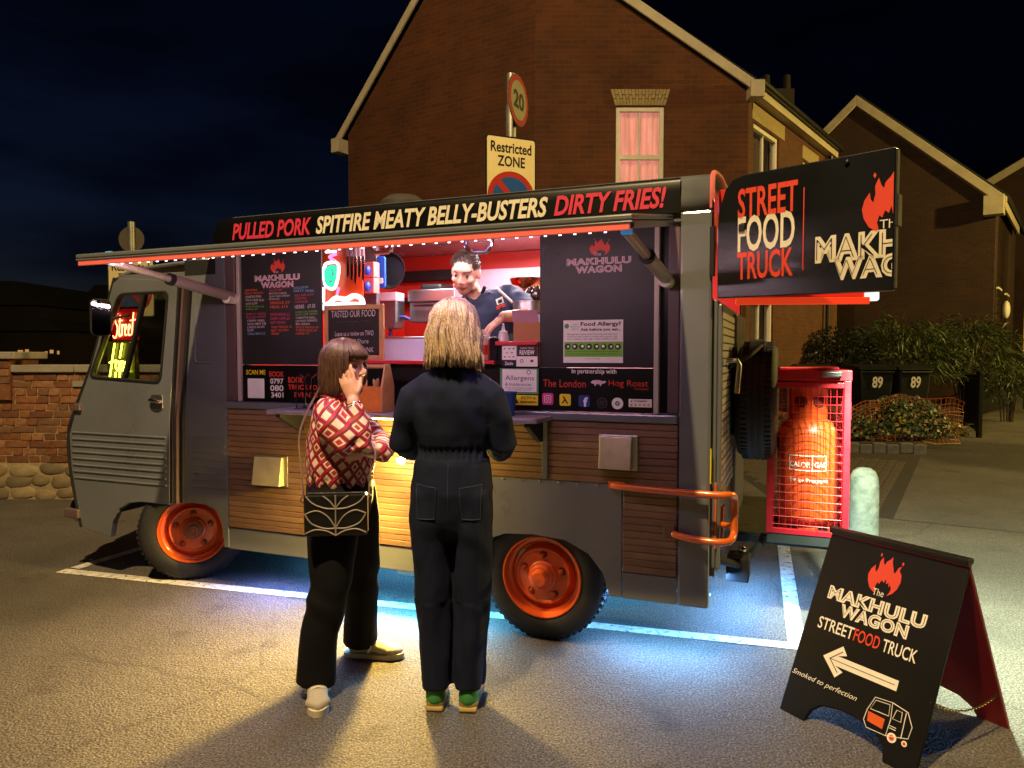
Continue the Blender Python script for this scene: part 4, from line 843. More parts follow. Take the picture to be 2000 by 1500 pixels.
a = dp(1571, 366); b = dp(1566, 528); MB().flat([(a[0]-.002, a[1]), (a[0]+.002, a[1]), (a[0]+.002, b[1]), (a[0]-.002, b[1])], -.0025).build('divider', REDP, RDO)
def clip_build(mb, name, m_, xmax):
    """cut lettering at the leaf's edge, where the print runs on to the folded leaf"""
    bm = bmesh.new(); me = mb.mesh(name); bm.from_mesh(me); bmesh.ops.bisect_plane(bm, geom=bm.verts[:]+bm.edges[:]+bm.faces[:], plane_co=(xmax, 0, 0), plane_no=(1, 0, 0), clear_outer=True)
    bm.to_mesh(me); bm.free(); o = bpy.data.objects.new(name, me); COL.objects.link(o); me.materials.append(m_); o.parent = RDO; return o
xm = Ld-.004
a = dp(1685, 345); b = dp(1741, 450); fw = (b[0]-a[0])*1.75
clip_build(flame(MB(), a[0], a[0]+fw, b[1], a[1], -.0025), 'flame_emblem', REDP, xm)
a = dp(1719, 430); b = dp(1738, 445); clip_build(put_text(MB(), 'The', a[0], a[0]+.075, b[1], a[1], -.0032, bold=0), 'lettering', CREAM, xm)
a = dp(1593, 463); b = dp(1736, 503); mw = (b[0]-a[0])*1.95
clip_build(put_text(MB(), 'MAKHULU', a[0], a[0]+mw, b[1], a[1], -.0025, bold=.06, space=1.08), 'lettering', CREAM, xm); clip_build(put_text(MB(), 'MAKHULU', a[0]+.005, a[0]+mw-.005, b[1]+.012, a[1]-.012, -.0035, bold=-.032, space=1.12), 'lettering', BLKP, xm)
a = dp(1628, 504); b = dp(1735, 541); mw = (b[0]-a[0])*2.0
clip_build(put_text(MB(), 'WAGON', a[0], a[0]+mw, b[1], a[1], -.0025, bold=.06, space=1.08), 'lettering', CREAM, xm); clip_build(put_text(MB(), 'WAGON', a[0]+.005, a[0]+mw-.005, b[1]+.012, a[1]-.012, -.0035, bold=-.032, space=1.12), 'lettering', BLKP, xm)
x, z = dp(1450, 445); MB().box(x-.014, x+.014, -.012, -.001, z-.016, z+.016).build('hinge_plate', BLKP, RDO, bevel=.004)
x, z = dp(1655, 317); MB().ell((x, -.004, z), (.01, .008, .01)).build('bolt', BLKP, RDO, True)
MB().box(Ld, Ld+.012, .0, .05, 1.93, 2.05).build('hinge', DK, RDO, bevel=.003); MB().box(Ld+.001, Ld+.007, .002, .026, zb, zt-.01).build('edge_trim', DK, RDO)
lf = MB(); a = Vector((1.64, 3.26, 0))-TO; c = Vector((.96, 3.33, 0))-TO
for v in (a, c): v.rotate(Matrix.Rotation(-TA, 3, 'Z'))
e = (a-c).normalized(); nn = Vector((-e.y, e.x, 0))*.03
lf.add([tuple(c), tuple(a), tuple(a+nn), tuple(c+nn)]+[tuple(p+Vector((0, 0, .5))) for p in (c, a, a+nn, c+nn)], [[3, 2, 1, 0], [4, 5, 6, 7], [0, 1, 5, 4], [1, 2, 6, 5], [2, 3, 7, 6], [3, 0, 4, 7]])
lf.build('folded_leaf', mat('leaf_red', '#d2301c', .35, 0, .08, emis=.0), FT, bevel=.004).location = (0, 0, 1.712)
MB().box(-.03, .03, -.02, .04, 1.695, 1.735).build('lit_end_lens', emit('clear_lens', (.9, 1, .85), 1.2), FT, loc=(a.x, a.y, 0), bevel=.006)  # glowing clear lens at the light bar's end, beside the hatch light
MB().tube([(.01, -.006, 1.80), (.01, -.006, 2.02)], .013, 10).build('gas_strut', DK, FT, True); MB().tube([(.01, -.006, 2.02), (.01, -.006, 2.14)], .006, 8).build('gas_strut', CHROME, FT, True)
lb = (a+c)/2
MB().box(-.26, .33, -.012, .012, -.016, .016).build('light_bar', mat('red_lens', '#d8301c', .25, 0, 0, emis=.55, ecol='#ff4a22'), FT, loc=(lb.x, lb.y-.02, 1.694), rot=(0, 0, math.atan2(e.y, e.x)), bevel=.004)
hl = lamp('hatch_light', 'SPOT', (a.x+e.x*.07, a.y+e.y*.07-.03, 1.66), 1500, (.80, 1.0, .72), FT, .04, spot=120, blend=1)
hv = Vector((1.42, .40, -1.67)); hv.rotate(Matrix.Rotation(-TA, 3, 'Z')); hl.rotation_euler = hv.to_track_quat('-Z', 'Y').to_euler()
# underglow: one run of strips behind the sill, washing the tarmac
for i, (x, c, en) in enumerate(((-2.55, (.20, .30, 1), 10), (-2.1, (.12, .45, 1), 15), (-1.65, (.10, .60, 1), 17), (-1.2, (.12, .55, 1), 14), (-.62, (.16, .40, 1), 11), (-.2, (.16, .48, 1), 13))):
    MB().box(x-.2, x+.2, .17, .18, .290, .298).build('underglow_strip', emit('underglow_%d' % i, c, 6), FT)
    lamp('underglow', 'AREA', (x, .155, .278), en*.85, c, FT, .44, .06, rot=(R(-24), 0, 0), spread=150)
lamp('underglow', 'AREA', (-1.5, .95, .292), 26, (.12, .5, 1), FT, 2.4, .7, spread=175)
lamp('underglow', 'AREA', (.04, .9, .33), 30, (.18, .45, 1), FT, .06, 1.2, rot=(0, R(-25), 0), spread=170)
# ------------------------------------------------------------------ cab
CAB = bpy.data.objects.new('cab', None); COL.objects.link(CAB); CAB.parent = FT
MB().prism([(-2.80, .28), (-2.80, 2.03), (-3.10, 2.02), (-3.11, 1.86), (-3.21, 1.05), (-3.21, .53), (-2.98, .53), (-2.90, .50), (-2.855, .42), (-2.84, .28)], .0, .04).build('side_panel', GREY, CAB, bevel=.006)
MB().tube([(-3.015, -.003, 1.86), (-3.04, -.003, 1.42), (-3.03, -.003, 1.40), (-2.9, -.003, 1.40)], .006, 6).build('panel_bead', GREY, CAB, True)
MB().box(-3.11, -2.87, -.002, .03, 1.93, 2.02).build('roof_gutter', DK, CAB)
DO = bpy.data.objects.new('cab_door', None); COL.objects.link(DO); DO.parent = CAB
outer = [(-3.115, 1.895), (-3.60, 1.93), (-3.655, 1.90), (-3.88, 1.34), (-4.02, 1.08), (-4.085, .92), (-4.075, .70), (-4.03, .48), (-3.985, .31), (-3.73, .265), (-3.715, .36), (-3.66, .455), (-3.56, .505), (-3.45, .52), (-3.215, .52), (-3.20, 1.05), (-3.17, 1.35)]
win = roundpoly([(-3.185, 1.835), (-3.605, 1.832), (-3.885, 1.30), (-3.265, 1.272)], .05)
MB().ringplate(outer, win, -.055, -.01).build('door_skin', GREY, DO, bevel=.006)
def inset(P, d):
    c = Vector((sum(p[0] for p in P)/len(P), sum(p[1] for p in P)/len(P))); return [tuple(c+(Vector(p)-c)*(1-d)) for p in P]
MB().ringplate(inset(win, -.012), inset(win, .045), -.062, -.03).build('window_seal', RUB, DO, bevel=.004)
MB().prism([(-3.375, 1.835), (-3.40, 1.835), (-3.60, 1.283), (-3.575, 1.283)], -.058, -.03).build('window_bar', RUB, DO)
MB().prism(inset(win, .03), -.044, -.040).build('window_pane', GLASS, DO)
for i in range(8):
    z = .64+i*.0425; xf = -4.075+max(0, (.70-z))*.25
    MB().tube([(xf+.02, -.0555, z), (-3.235, -.0555, z)], .0075, 8).build('door_bead', GREY, DO, True)
    MB().tube([(-3.07, -.0005, z), (-2.82, -.0005, z)], .0065, 8).build('side_bead', GREY, CAB, True)
for dx, y0, y1, m_ in ((0, -.052, .0, RUB), (.022, -.04, .0, GREYD), (.05, -.02, .0, RUB)):
    MB().prism([(-3.115+dx, 1.88), (-3.098+dx, 1.88), (-3.155+dx, 1.35), (-3.183+dx, 1.05), (-3.195+dx, .53), (-3.213+dx, .53), (-3.20+dx, 1.05), (-3.17+dx, 1.35)], y0, y1).build('door_edge_seal', m_, DO)
MB().tube(catmull([(-3.645, -.035, 1.93), (-3.77, -.035, 1.62), (-3.89, -.035, 1.34), (-4.035, -.035, 1.08), (-4.10, -.035, .92), (-4.09, -.035, .70), (-4.045, -.035, .48), (-4.0, -.035, .31)], 5), .022, 8).build('front_seal', RUB, CAB, True)
hp = vp(307, 785, -.055); MB().prism(rrect(hp[0]-.05, hp[0]+.05, hp[1]-.05, hp[1]+.045, .02), -.062, -.05).build('handle_recess', STEELD, DO, bevel=.004)
MB().tube(catmull([(hp[0]-.045, -.07, hp[1]+.01), (hp[0]-.02, -.085, hp[1]+.012), (hp[0]+.03, -.085, hp[1]+.005), (hp[0]+.045, -.07, hp[1])], 4), [.012]*13, 10).build('handle', CHROME, DO, True)
hp = vp(158, 795, -.04); MB().box(hp[0]-.03, hp[0]+.03, -.075, -.03, hp[1]-.025, hp[1]+.025).build('hinge', GREYD, DO, bevel=.008)
# cab shell beyond the door: front, roof, far side
fr = MB(); rows = [(.30, -3.99), (.48, -4.03), (.70, -4.075), (.92, -4.085), (1.08, -4.02)]; ys = [.0, .12, .4, 1.0, 1.6, 1.88, 2.0]; bul = [0, .10, .2, .24, .2, .10, 0]
for z, x in rows:
    for y, b in zip(ys, bul): fr.v.append((x-b, y, z))
nn_ = len(ys)
for i in range(len(rows)-1):
    for j in range(nn_-1): fr.f.append([i*nn_+j, i*nn_+j+1, (i+1)*nn_+j+1, (i+1)*nn_+j])
fr.build('front_panel', GREY, CAB, True); ws = MB()
for z, x, k in ((1.10, -4.01, 1), (1.34, -3.88, .9), (1.90, -3.64, .7)):
    for y, b in zip(ys, bul): ws.v.append((x-b*k, y, z))
for i in range(2):
    for j in range(nn_-1): ws.f.append([i*nn_+j, i*nn_+j+1, (i+1)*nn_+j+1, (i+1)*nn_+j])
wso = ws.build('windscreen', GLASS, CAB, True); sm_ = wso.modifiers.new('s', 'SOLIDIFY'); sm_.thickness = .004
rf = MB(); rws = [(-3.72, 1.90, 0), (-3.66, 1.96, .02), (-3.5, 2.0, .06), (-3.2, 2.02, .10), (-2.86, 2.03, .12)]
for x, z, c in rws:
    for y, b in zip([.0, .04, .3, 1.0, 1.7, 1.96, 2.0], [-.02, .02, .8, 1, .8, .02, -.02]): rf.v.append((x, y, z+c*b))
for i in range(4):
    for j in range(6): rf.f.append([i*7+j, i*7+j+1, (i+1)*7+j+1, (i+1)*7+j][::-1])
rfo = rf.build('cab_roof', GREY, CAB, True); q = rfo.modifiers.new('s', 'SOLIDIFY'); q.thickness = .02
MB().box(-3.66, -3.1, .0, .03, 1.90, 1.955).build('cab_header', GREY, CAB, bevel=.004)
fs_ = MB().ringplate([(-2.80, .28), (-2.80, 2.03), (-3.60, 1.95), (-3.88, 1.34), (-4.08, .92), (-3.99, .31)], [(-2.95, 1.90), (-3.56, 1.90), (-3.86, 1.30), (-3.0, 1.27)], 1.96, 2.0).build('far_side_panel', DK, CAB)
MB().box(-4.0, -2.78, .12, 1.9, .50, .56).build('cab_floor', DK, CAB)
MB().prism([(-4.06, .9), (-4.0, 1.16), (-3.72, 1.18), (-3.7, 1.1), (-3.9, .9)], .1, 1.9).build('dashboard', mat('dash_brown', '#2a1f1f', .6), CAB, bevel=.03)
for y in (.25, 1.2): MB().box(-3.35, -2.98, y, y+.5, .56, .88).build('seat', mat('seat_cloth', '#221c20', .8), CAB, bevel=.05); MB().box(-3.02, -2.88, y+.02, y+.48, .88, 1.42).build('seat_back', MATS['seat_cloth'], CAB, bevel=.05)
sw_ = MB().tube([(.19*math.cos(a*.2617), .19*math.sin(a*.2617), 0) for a in range(24)], .014, 8, closed=True).build('steering_wheel', BLKP, CAB, True); sw_.location = (-3.56, .48, 1.27); sw_.rotation_euler = (0, R(-25), 0)
MB().ell((-4.14, .04, .40), (.06, .05, .085)).build('bumper_end', CHROME, CAB, True); MB().tube([(-4.15, .03, .39), (-4.26, .3, .39), (-4.32, 1.0, .39), (-4.26, 1.7, .39), (-4.15, 1.97, .39)], .045, 10).build('front_bumper', GREYD, CAB, True)
MB().box(-4.13, -4.0, -.075, -.04, .37, .43).build('bumper_bracket', GREYD, CAB, bevel=.008)
mpx = vp(197, 620, -.16)
WM = bpy.data.objects.new('wing_mirror', None); COL.objects.link(WM); WM.parent = CAB; WM.location = (mpx[0], -.16, mpx[1]); WM.rotation_euler = (0, 0, R(62))
MB().prism(rrect(-.058, .058, -.115, .115, .03), 0, .022).build('housing', DK, WM, bevel=.006); MB().prism(rrect(-.05, .05, -.107, .107, .025), -.004, 0).build('mirror_glass', mat('mirror', '#e8e8ea', .03, 1, 0), WM)
MB().tube([(mpx[0], -.14, mpx[1]-.02), (mpx[0]+.03, -.08, mpx[1]+.0), (mpx[0]+.1, -.03, mpx[1]+.02)], .008, 8).build('mirror_arm', DK, CAB, True)
# ------------------------------------------------------------------ neon sign in the cab window
NS = thing('neon_sign', 'small neon sign in the cab window with red street above yellow food', 'neon sign', TO, TA)
q = R4((203, 600), (265, 742), .02); MB().box(q[0], q[1], .045, .05, q[2], q[3]).build('backing', mat('acrylic_dark', '#2a0606', .2, 0, 0), NS)
q = R4((212, 604), (265, 664), .02); MB().box(q[0], q[1], .041, .0445, q[2], q[3]).build('red_backing', mat('acrylic_red', '#700404', .3, 0, 0, emis=.3, ecol='#d00000'), NS)
q2 = R4((203, 667), (258, 740), .02); MB().box(q2[0], q2[1], .041, .0445, q2[2], q2[3]).build('yellow_backing', mat('acrylic_yellow', '#1c1c04', .3, 0, 0, emis=.10, ecol='#a0a000'), NS)
def stroke(mb, P, a, b, c, d, r):  # P in 0..1 box -> photo rect
    q = R4((a, b), (c, d), .02); sh = .0
    mb.tube(catmull([(q[0]+(q[1]-q[0])*x+sh*y, .03, q[2]+(q[3]-q[2])*y) for x, y in P], 5), r, 6)
nr = MB()
for P in ([(.22, .95), (.14, 1.0), (.09, .85), (.13, .62), (.2, .45), (.17, .15), (.08, 0), (.0, .1)], [(.34, .9), (.30, .5), (.27, .12), (.33, .08), (.38, .2)], [(.26, .66), (.42, .70)], [(.40, .55), (.40, .1)], [(.40, .35), (.46, .52), (.52, .5)], [(.53, .3), (.60, .42), (.58, .54), (.53, .4), (.54, .12), (.62, .14)], [(.68, .3), (.75, .42), (.73, .54), (.68, .4), (.69, .12), (.78, .14)], [(.92, 1.0), (.86, .5), (.84, .12), (.92, .12)], [(.76, .68), (1.0, .72)]): stroke(nr, P, 217, 611, 263, 660, .0042)
nr.build('red_tube', emit('neon_red', (1, .20, .08), 11), NS, True)
ny = MB()
for P in ([(.30, .95), (.2, .6), (.1, .2), (.04, .0)], [(.05, .42), (.34, .48)], [(.40, .2), (.32, .3), (.36, .46), (.46, .42), (.45, .25), (.38, .2)], [(.60, .2), (.52, .3), (.55, .46), (.66, .42), (.64, .25), (.58, .2)], [(.80, .3), (.72, .24), (.72, .42), (.82, .44)], [(1.0, .98), (.9, .6), (.82, .2), (.9, .2)], [(.62, .95), (.5, .55)], [(.32, .16), (.28, .0)], [(.5, .18), (.47, .02)]): stroke(ny, P, 208, 667, 255, 739, .0055)
ny.build('yellow_tube', emit('neon_yellow', (1, .92, .06), 10), NS, True)
# ------------------------------------------------------------------ kitchen inside the hatch
KR = mat('kitchen_red', '#d8210f', .4, 0, .06); PALE = mat('pale_panel', '#d9b8c8', .3, .2, .1, 4)
lamp('kitchen_light', 'AREA', (-1.40, .20, 2.075), 9, (1.0, .80, .86), FT, 1.2, .22, rot=(R(58), 0, 0), spread=175)
lamp('kitchen_light', 'AREA', (-1.5, .95, 2.24), 58, (1.0, .82, .88), FT, 1.4, .2, spread=175)
lamp('kitchen_light', 'AREA', (-.95, 1.5, 2.24), 20, (1.0, .86, .88), FT, .8, .2, spread=175)
MB().box(-2.7, -.83, .12, .5, .44, 1.38).build('counter_unit', STEELD, FT); MB().box(-2.7, -.3, 1.35, 1.89, .44, 1.36).build('back_bench', STEEL, FT, bevel=.006)
def bx(a, b, y, d, name, m_, parent=FT, bevel=.004): q = R4(a, b, y); return MB().box(q[0], q[1], y, y+d, q[2], q[3]).build(name, m_, parent, bevel=bevel)
bx((905, 528), (1100, 600), 1.84, .05, 'back_panel', PALE); bx((768, 531), (905, 545), 1.80, .08, 'wall_rail', BLKP); bx((770, 582), (905, 588), 1.76, .1, 'wall_rail', BLKP)
bx((745, 585), (772, 670), 1.70, .15, 'red_column', KR)
bx((708, 480), (736, 640), .95, .04, 'partition', mat('partition_grey', '#5d4f55', .5, .2), FT)
sg = bx((622, 474), (709, 612), .40, .012, 'side_panel', mat('orange_panel', '#e2441c', .35, 0, .05), FT); 
# equipment as things of their own
def kt(name, label, cat, x, y, z, group=None): return thing(name, label, cat, tw(x, y, z), TA, group)
q = R4((626, 480), (707, 602), .36); LS = kt('led_sign', 'glowing white green and pink outline sign on the orange kitchen panel', 'neon sign', (q[0]+q[1])/2, .37, q[2])
W_, H_ = q[1]-q[0], q[3]-q[2]
def ns(P, m_, r, name): 
    MB().tube(catmull([((x-.5)*W_, 0, z*H_) for x, z in P], 5), r, 6).build(name, m_, LS, True)
NW = emit('neon_white', (.85, 1, .95), 2.4); NG = emit('neon_green', (.06, .85, .5), 1.2); NP = emit('neon_pink', (1, .35, .8), 1.3)
ns([(.05, .62), (.12, .72), (.38, .72), (.42, .58), (.34, .36), (.22, .32), (.08, .40), (.05, .62)], NW, .010, 'white_tube'); ns([(.12, .62), (.3, .66), (.34, .5), (.24, .38), (.13, .44), (.12, .62)], NG, .014, 'green_tube'); ns([(.16, .55), (.24, .6), (.2, .46), (.28, .52)], NG, .008, 'green_tube')
ns([(.08, .98), (.36, .97)], NG, .016, 'green_tube'); ns([(.1, .90), (.36, .9)], NW, .008, 'white_tube'); ns([(.36, .86), (.2, .82), (.34, .75)], NP, .010, 'pink_tube')
ns([(.0, .02), (.2, .10), (.35, .17), (.6, .15), (.8, .20), (.97, .14), (1.0, .02)], NW, .016, 'white_tube'); ns([(.05, .04), (.3, .05), (.6, .06), (.95, .05)], NW, .02, 'white_tube'); ns([(.03, .35), (.02, .1)], NW, .012, 'white_tube'); ns([(.42, .34), (.36, .2), (.3, .12)], NP, .008, 'pink_tube')
for i in range(5):
    q = R4((673+i*7.5, 484), (678+i*7.5, 500), .34); k = kt('kitchen_knife', ['first', 'second', 'third', 'fourth', 'rightmost'][i]+' knife from the left hanging on the orange kitchen panel', 'knife', (q[0]+q[1])/2, .36, q[2], 'knives on the rack')
    MB().prism(rrect(-.007, .007, 0, .07, .004), -.008, .008).build('handle', mat('knife_handle', '#8d6a72', .5), k); L_ = .13+.02*(i % 3); MB().prism([(-.009, 0), (.010, 0), (.010, -L_*.7), (.004, -L_), (-.009, -L_*.9)], -.0015, .0015).build('blade', CHROME, k)
for i, (a, b) in enumerate((((711, 512), (730, 541)), ((711, 543), (730, 572)))):
    q = R4(a, b, .75); g_ = kt('glove_box', ('upper' if i == 0 else 'lower')+' pink box of blue gloves on the kitchen partition', 'glove box', (q[0]+q[1])/2, .78, q[2], 'glove boxes'); w_ = (q[1]-q[0])/2; h_ = q[3]-q[2]
    MB().box(-w_, w_, -.03, .04, 0, h_).build('carton', mat('carton_pink', '#d9746c', .6), g_, bevel=.004); e_ = MB().ell((0, -.045, h_*.45), (w_*.55, .03, h_*.33), n=12, m=8); e_.v = [(x+.006*noise.noise(Vector((x*70, y*70, z*70))), y, z+.008*noise.noise(Vector((z*60, x*60, 3)))) for x, y, z in e_.v]; e_.build('glove', mat('glove_blue', '#2446c8', .5), g_, True)
q = R4((737, 497), (768, 560), 1.0); k = kt('frying_pan', 'black pan hanging on the kitchen wall beside blue packet', 'pan', (q[0]+q[1])/2+.02, 1.05, (q[2]+q[3])/2)
Rx = Matrix.Rotation(R(90), 4, 'X'); MB().lathe([(0, 0), (.10, .0), (.125, .035), (.13, .035), (.105, -.006), (0, -.006)], 28, Rx).build('dish', BLKP, k, True); MB().tube([(0, 0, .12), (0, .0, .25)], .012, 8).build('handle', BLKP, k, True)
q = R4((733, 500), (750, 562), .92); k = kt('blue_packet', 'blue and white packet hanging on the kitchen wall', 'packet', (q[0]+q[1])/2, .94, q[2]); b_ = MB().prism(rrect(-.035, .035, 0, q[3]-q[2], .02), -.008, .008); b_.build('pouch', mat('packet_blue', '#2a55c0', .3), k, bevel=.004); MB().prism(rrect(-.03, .02, .03, .07, .008), -.0105, -.0085).build('label_patch', WHITE, k)
q = R4((733, 572), (768, 642), 1.1); k = kt('towel_dispenser', 'grey paper towel dispenser under the hanging pan', 'dispenser', (q[0]+q[1])/2, 1.15, q[2]); w_ = (q[1]-q[0])/2; h_ = q[3]-q[2]; MB().prism([(-w_, h_), (w_, h_), (w_, h_*.2), (w_*.7, 0), (-w_*.7, 0), (-w_, h_*.2)], 0, .12).build('body', STEELD, k, bevel=.012); MB().box(-w_*1.02, w_*1.02, -.01, .11, h_*.78, h_*1.02).build('cover', PALE, k, bevel=.006)
q = R4((800, 567), (890, 628), 1.25); k = kt('steel_oven', 'stainless steel oven box behind the counter', 'oven', (q[0]+q[1])/2, 1.25, q[2]); w_ = (q[1]-q[0])/2; h_ = q[3]-q[2]; MB().box(-w_, w_, 0, .4, 0, h_*.62).build('door', STEELD, k, bevel=.006); MB().box(-w_-.005, w_+.005, -.02, .4, h_*.63, h_).build('hood', STEEL, k, bevel=.006); MB().tube([(-w_*.7, -.03, h_*.5), (w_*.7, -.03, h_*.5)], .008, 8).build('handle', CHROME, k, True)
MB().box(-w_*.7, w_*.25, .05, .3, h_, h_+.05).build('fan_top', BLKP, k, bevel=.02)
MB().tube(catmull([(0, 0, 0), (.03, 0, .1), (.1, 0, .14), (.16, .02, .12)], 6), .012, 8).build('hose', mat('hose_blue', '#2a2a6a', .5), k, True, loc=(-w_-.14, -.05, -.10))
# items on the counter
k = kt('chalkboard', 'wood framed chalkboard with hand lettering standing on the counter', 'chalkboard', vp(690, 704, .03)[0], .03, 1.418)
q = R4((632, 597), (748, 703), .03); w_ = (q[1]-q[0])/2; h_ = q[3]-1.418
MB().box(-w_+.015, w_-.015, .004, .014, .015, h_-.015).build('slate', mat('slate_black', '#16130f', .7, 0, .3, 8), k)
f = MB(); [f.box(*b) for b in ((-w_, -w_+.026, 0, .02, 0, h_), (w_-.026, w_, 0, .02, 0, h_), (-w_+.0265, w_-.0265, 0, .02, h_-.026, h_), (-w_+.0265, w_-.0265, 0, .02, 0, .026))]; f.build('frame', WOODL, k, bevel=.003)
t = MB(); rows_ = (('TASTED OUR FOOD', -.88, .88, .78, .90), ('SCAN THE QR CODE ->', -.7, .88, .60, .70), ('Leave us a review on TWO', -.75, .8, .44, .53), ('sites and Share', -.6, .6, .30, .38), ('for a FREE DRINK', -.7, .8, .14, .23))
for s, a, b, c, d in rows_: put_text(t, s, (w_-.03)*a, (w_-.03)*b, h_*c, h_*d, .0025, bold=-.006, shear=.08, rot=.01)
t.build('chalk_lettering', CH1, k)
q = R4((752, 656), (905, 706), .18); k = kt('display_case', 'frosted ribbed counter screen with an added pale blue glow beside the chalkboard', 'display case', (q[0]+q[1])/2, .18, 1.418); w_ = (q[1]-q[0])/2; h_ = q[3]-1.418
r_ = MB(); n_ = 60
for i in range(n_): x = -w_+2*w_*i/n_; r_.tube([(x, 0, .0), (x, 0, h_*.86)], .0042, 6)
r_.build('ribbed_screen', mat('frosted_glow', '#dfe4f4', .4, 0, 0, trans=.0, emis=.10, ecol='#b8c4ff'), k, True); MB().box(-w_, w_, -.012, .10, h_*.87, h_*.95).build('top_rail', STEEL, k, bevel=.003); MB().box(-w_, w_, .004, .012, 0, h_*.86).build('back_sheet', MATS['frosted_glow'], k)  # emission added to the screen stands for the light shining through it
q = R4((1003, 630), (1053, 669), .12); k = kt('cardboard_box', 'open brown cardboard box on the counter right of the chef', 'box', (q[0]+q[1])/2, .12, 1.516); w_ = (q[1]-q[0])/2; h_ = q[3]-1.516; CARD = mat('cardboard', '#a87a52', .8, 0, .1, 12)
MB().box(-w_, w_, 0, .16, 0, max(h_, .08)).build('carton', CARD, k); f = MB(); f.add([(-w_, -.002, h_), (w_, -.002, h_), (w_*.98, -.03, h_+.06), (-w_*.98, -.03, h_+.06)], [[0, 1, 2, 3]]); f.build('flap', mat('cardboard_pale', '#b08ea0', .8), k)
def bottle(px, y, col, label, h=.16, tip=True, base=1.418):
    x, z = vp(px, 700, y); k = kt('squeeze_bottle', label, 'bottle', x, y, base, 'squeeze bottles on the counter')
    MB().lathe([(.026, 0), (.028, .01), (.028, h*.62), (.022, h*.72)], 16).build('body', mat('bottle_'+col, col, .4), k, True); MB().lathe([(.022, h*.72), (.022, h*.78), (.010, h*.8), (.004, h)], 14).build('nozzle', mat('bottle_cap', '#dcd6d2', .4), k, True)
    MB().lathe([(.0285, h*.2), (.0285, h*.5)], 16, caps=False).build('label_wrap', REDP if col != '#e0dcd8' else BLKP, k, True)
bottle(943, .03, '#d8b0a0', 'pale squeeze bottle nearest the blonde customer'); bottle(953, .06, '#b84038', 'red labelled squeeze bottle behind the pale one', .15); bottle(983, .03, '#e0dcd8', 'white squeeze bottle with tall nozzle beside black card reader', .19)
x, z = vp(965, 700, .0); k = kt('card_reader', 'upright black card reader between the squeeze bottles', 'card reader', x, .0, 1.418); MB().prism(rrect(-.022, .022, 0, .12, .012), -.012, .012).build('case', BLACKP, k, bevel=.004); MB().prism(rrect(-.016, .016, .06, .11, .004), -.0145, -.0125).build('screen', mat('screen_dark', '#201018', .2), k)
x, z = vp(1032, 560, .95); k = kt('copper_bowl', 'shiny copper bowl on the shelf behind the chef', 'bowl', x, .95, z-.05); MB().lathe([(.05, 0), (.09, .03), (.115, .08), (.12, .10), (.112, .10), (.085, .04), (0, .012)], 28).build('bowl', mat('copper', '#d2683a', .18, 1, .05), k, True)
MB().box(vp(1000, 580, .95)[0], -.3, .85, 1.1, z-.07, z-.052).build('kitchen_shelf', STEEL, FT)
x, z = vp(1036, 598, .5); k = kt('steel_pan', 'round stainless pan with a handle beside the chef', 'pan', x, .5, z-.05); MB().lathe([(.09, 0), (.10, .01), (.10, .07), (.106, .072), (.106, .076), (.094, .074), (.092, .012), (0, .01)], 28).build('dish', STEEL, k, True); MB().tube([(-.09, -.05, .07), (-.16, -.12, .15)], .008, 8).build('handle', WHITE, k, True)
MB().box(-1.0, -.83, .42, .6, 1.38, z-.051).build('pan_stand', STEELD, FT)
for i, (px, py) in enumerate(((1035, 578), (1048, 575))): x, z = vp(px, py, .8); k = kt('dark_jar', ('left' if i == 0 else 'right')+' dark glass jar under the copper bowl', 'jar', x, .8, z-.05, 'dark jars'); MB().lathe([(.03, 0), (.036, .01), (.036, .07), (.02, .09), (.02, .105), (0, .106)], 16).build('glass', mat('brown_glass', '#2a120c', .1, 0, .1, coat=.5), k, True)
# on the serving shelf
x, z = vp(720, 795, -.12); k = kt('cutlery_caddy', 'wooden carry caddy full of wooden cutlery on the serving shelf', 'caddy', x+.01, -.12, 1.151)
MB().box(-.10, .10, -.06, -.05, 0, .13).build('front_board', mat('caddy_orange', '#d07a2e', .55, 0, .2, 12), k, bevel=.002); MB().box(-.10, .10, .05, .06, 0, .13).build('back_board', MATS['caddy_orange'], k, bevel=.002); MB().box(-.10, .10, -.05, .05, 0, .01).build('base', WOODL, k)
for s_ in (-1, 1): MB().prism([(-.06, 0), (.06, 0), (.06, .13), (.02, .25), (-.02, .25), (-.06, .13)], -.006, .006).build('end_board', WOODL, k, rot=(0, 0, R(90)), loc=(s_*.106, 0, 0), bevel=.002)
MB().tube([(-.11, 0, .235), (.11, 0, .235)], .011, 10).build('handle', WOODL, k, True)
for i in range(16):
    xx = random.uniform(-.085, .085); yy = random.uniform(-.04, .04); b = MB().prism([(-.005, 0), (.005, 0), (.008, .15), (0, .165), (-.008, .15)], -.001, .001); b.build('wooden_fork', mat('birch', '#c79a6a', .6), k, rot=(random.uniform(-.2, .2), random.uniform(-.25, .25), random.uniform(0, 3)), loc=(xx, yy, .012))
x, z = vp(603, 790, -.12); k = kt('napkin_stand', 'bent wire napkin stand behind the woman in red', 'stand', x, -.12, 1.151)
for dx in (-.05, 0, .05): MB().tube([(dx, -.04, 0), (dx, -.03, .17), (dx, .0, .19), (dx, .03, .17), (dx, .04, 0)], .004, 6).build('wire', CHROME, k, True)
MB().box(-.06, .06, -.05, .05, 0, .006).build('base', CHROME, k)
x, z = vp(1000, 790, -.1); k = kt('paper_cup', 'blue paper cup on the shelf beside the blonde customer', 'cup', x-.02, -.1, 1.151); MB().lathe([(.03, 0), (.042, .11), (.044, .112), (.044, .117), (.038, .117), (.028, .006), (0, .006)], 24).build('cup', mat('cup_blue', '#24508c', .5), k, True)
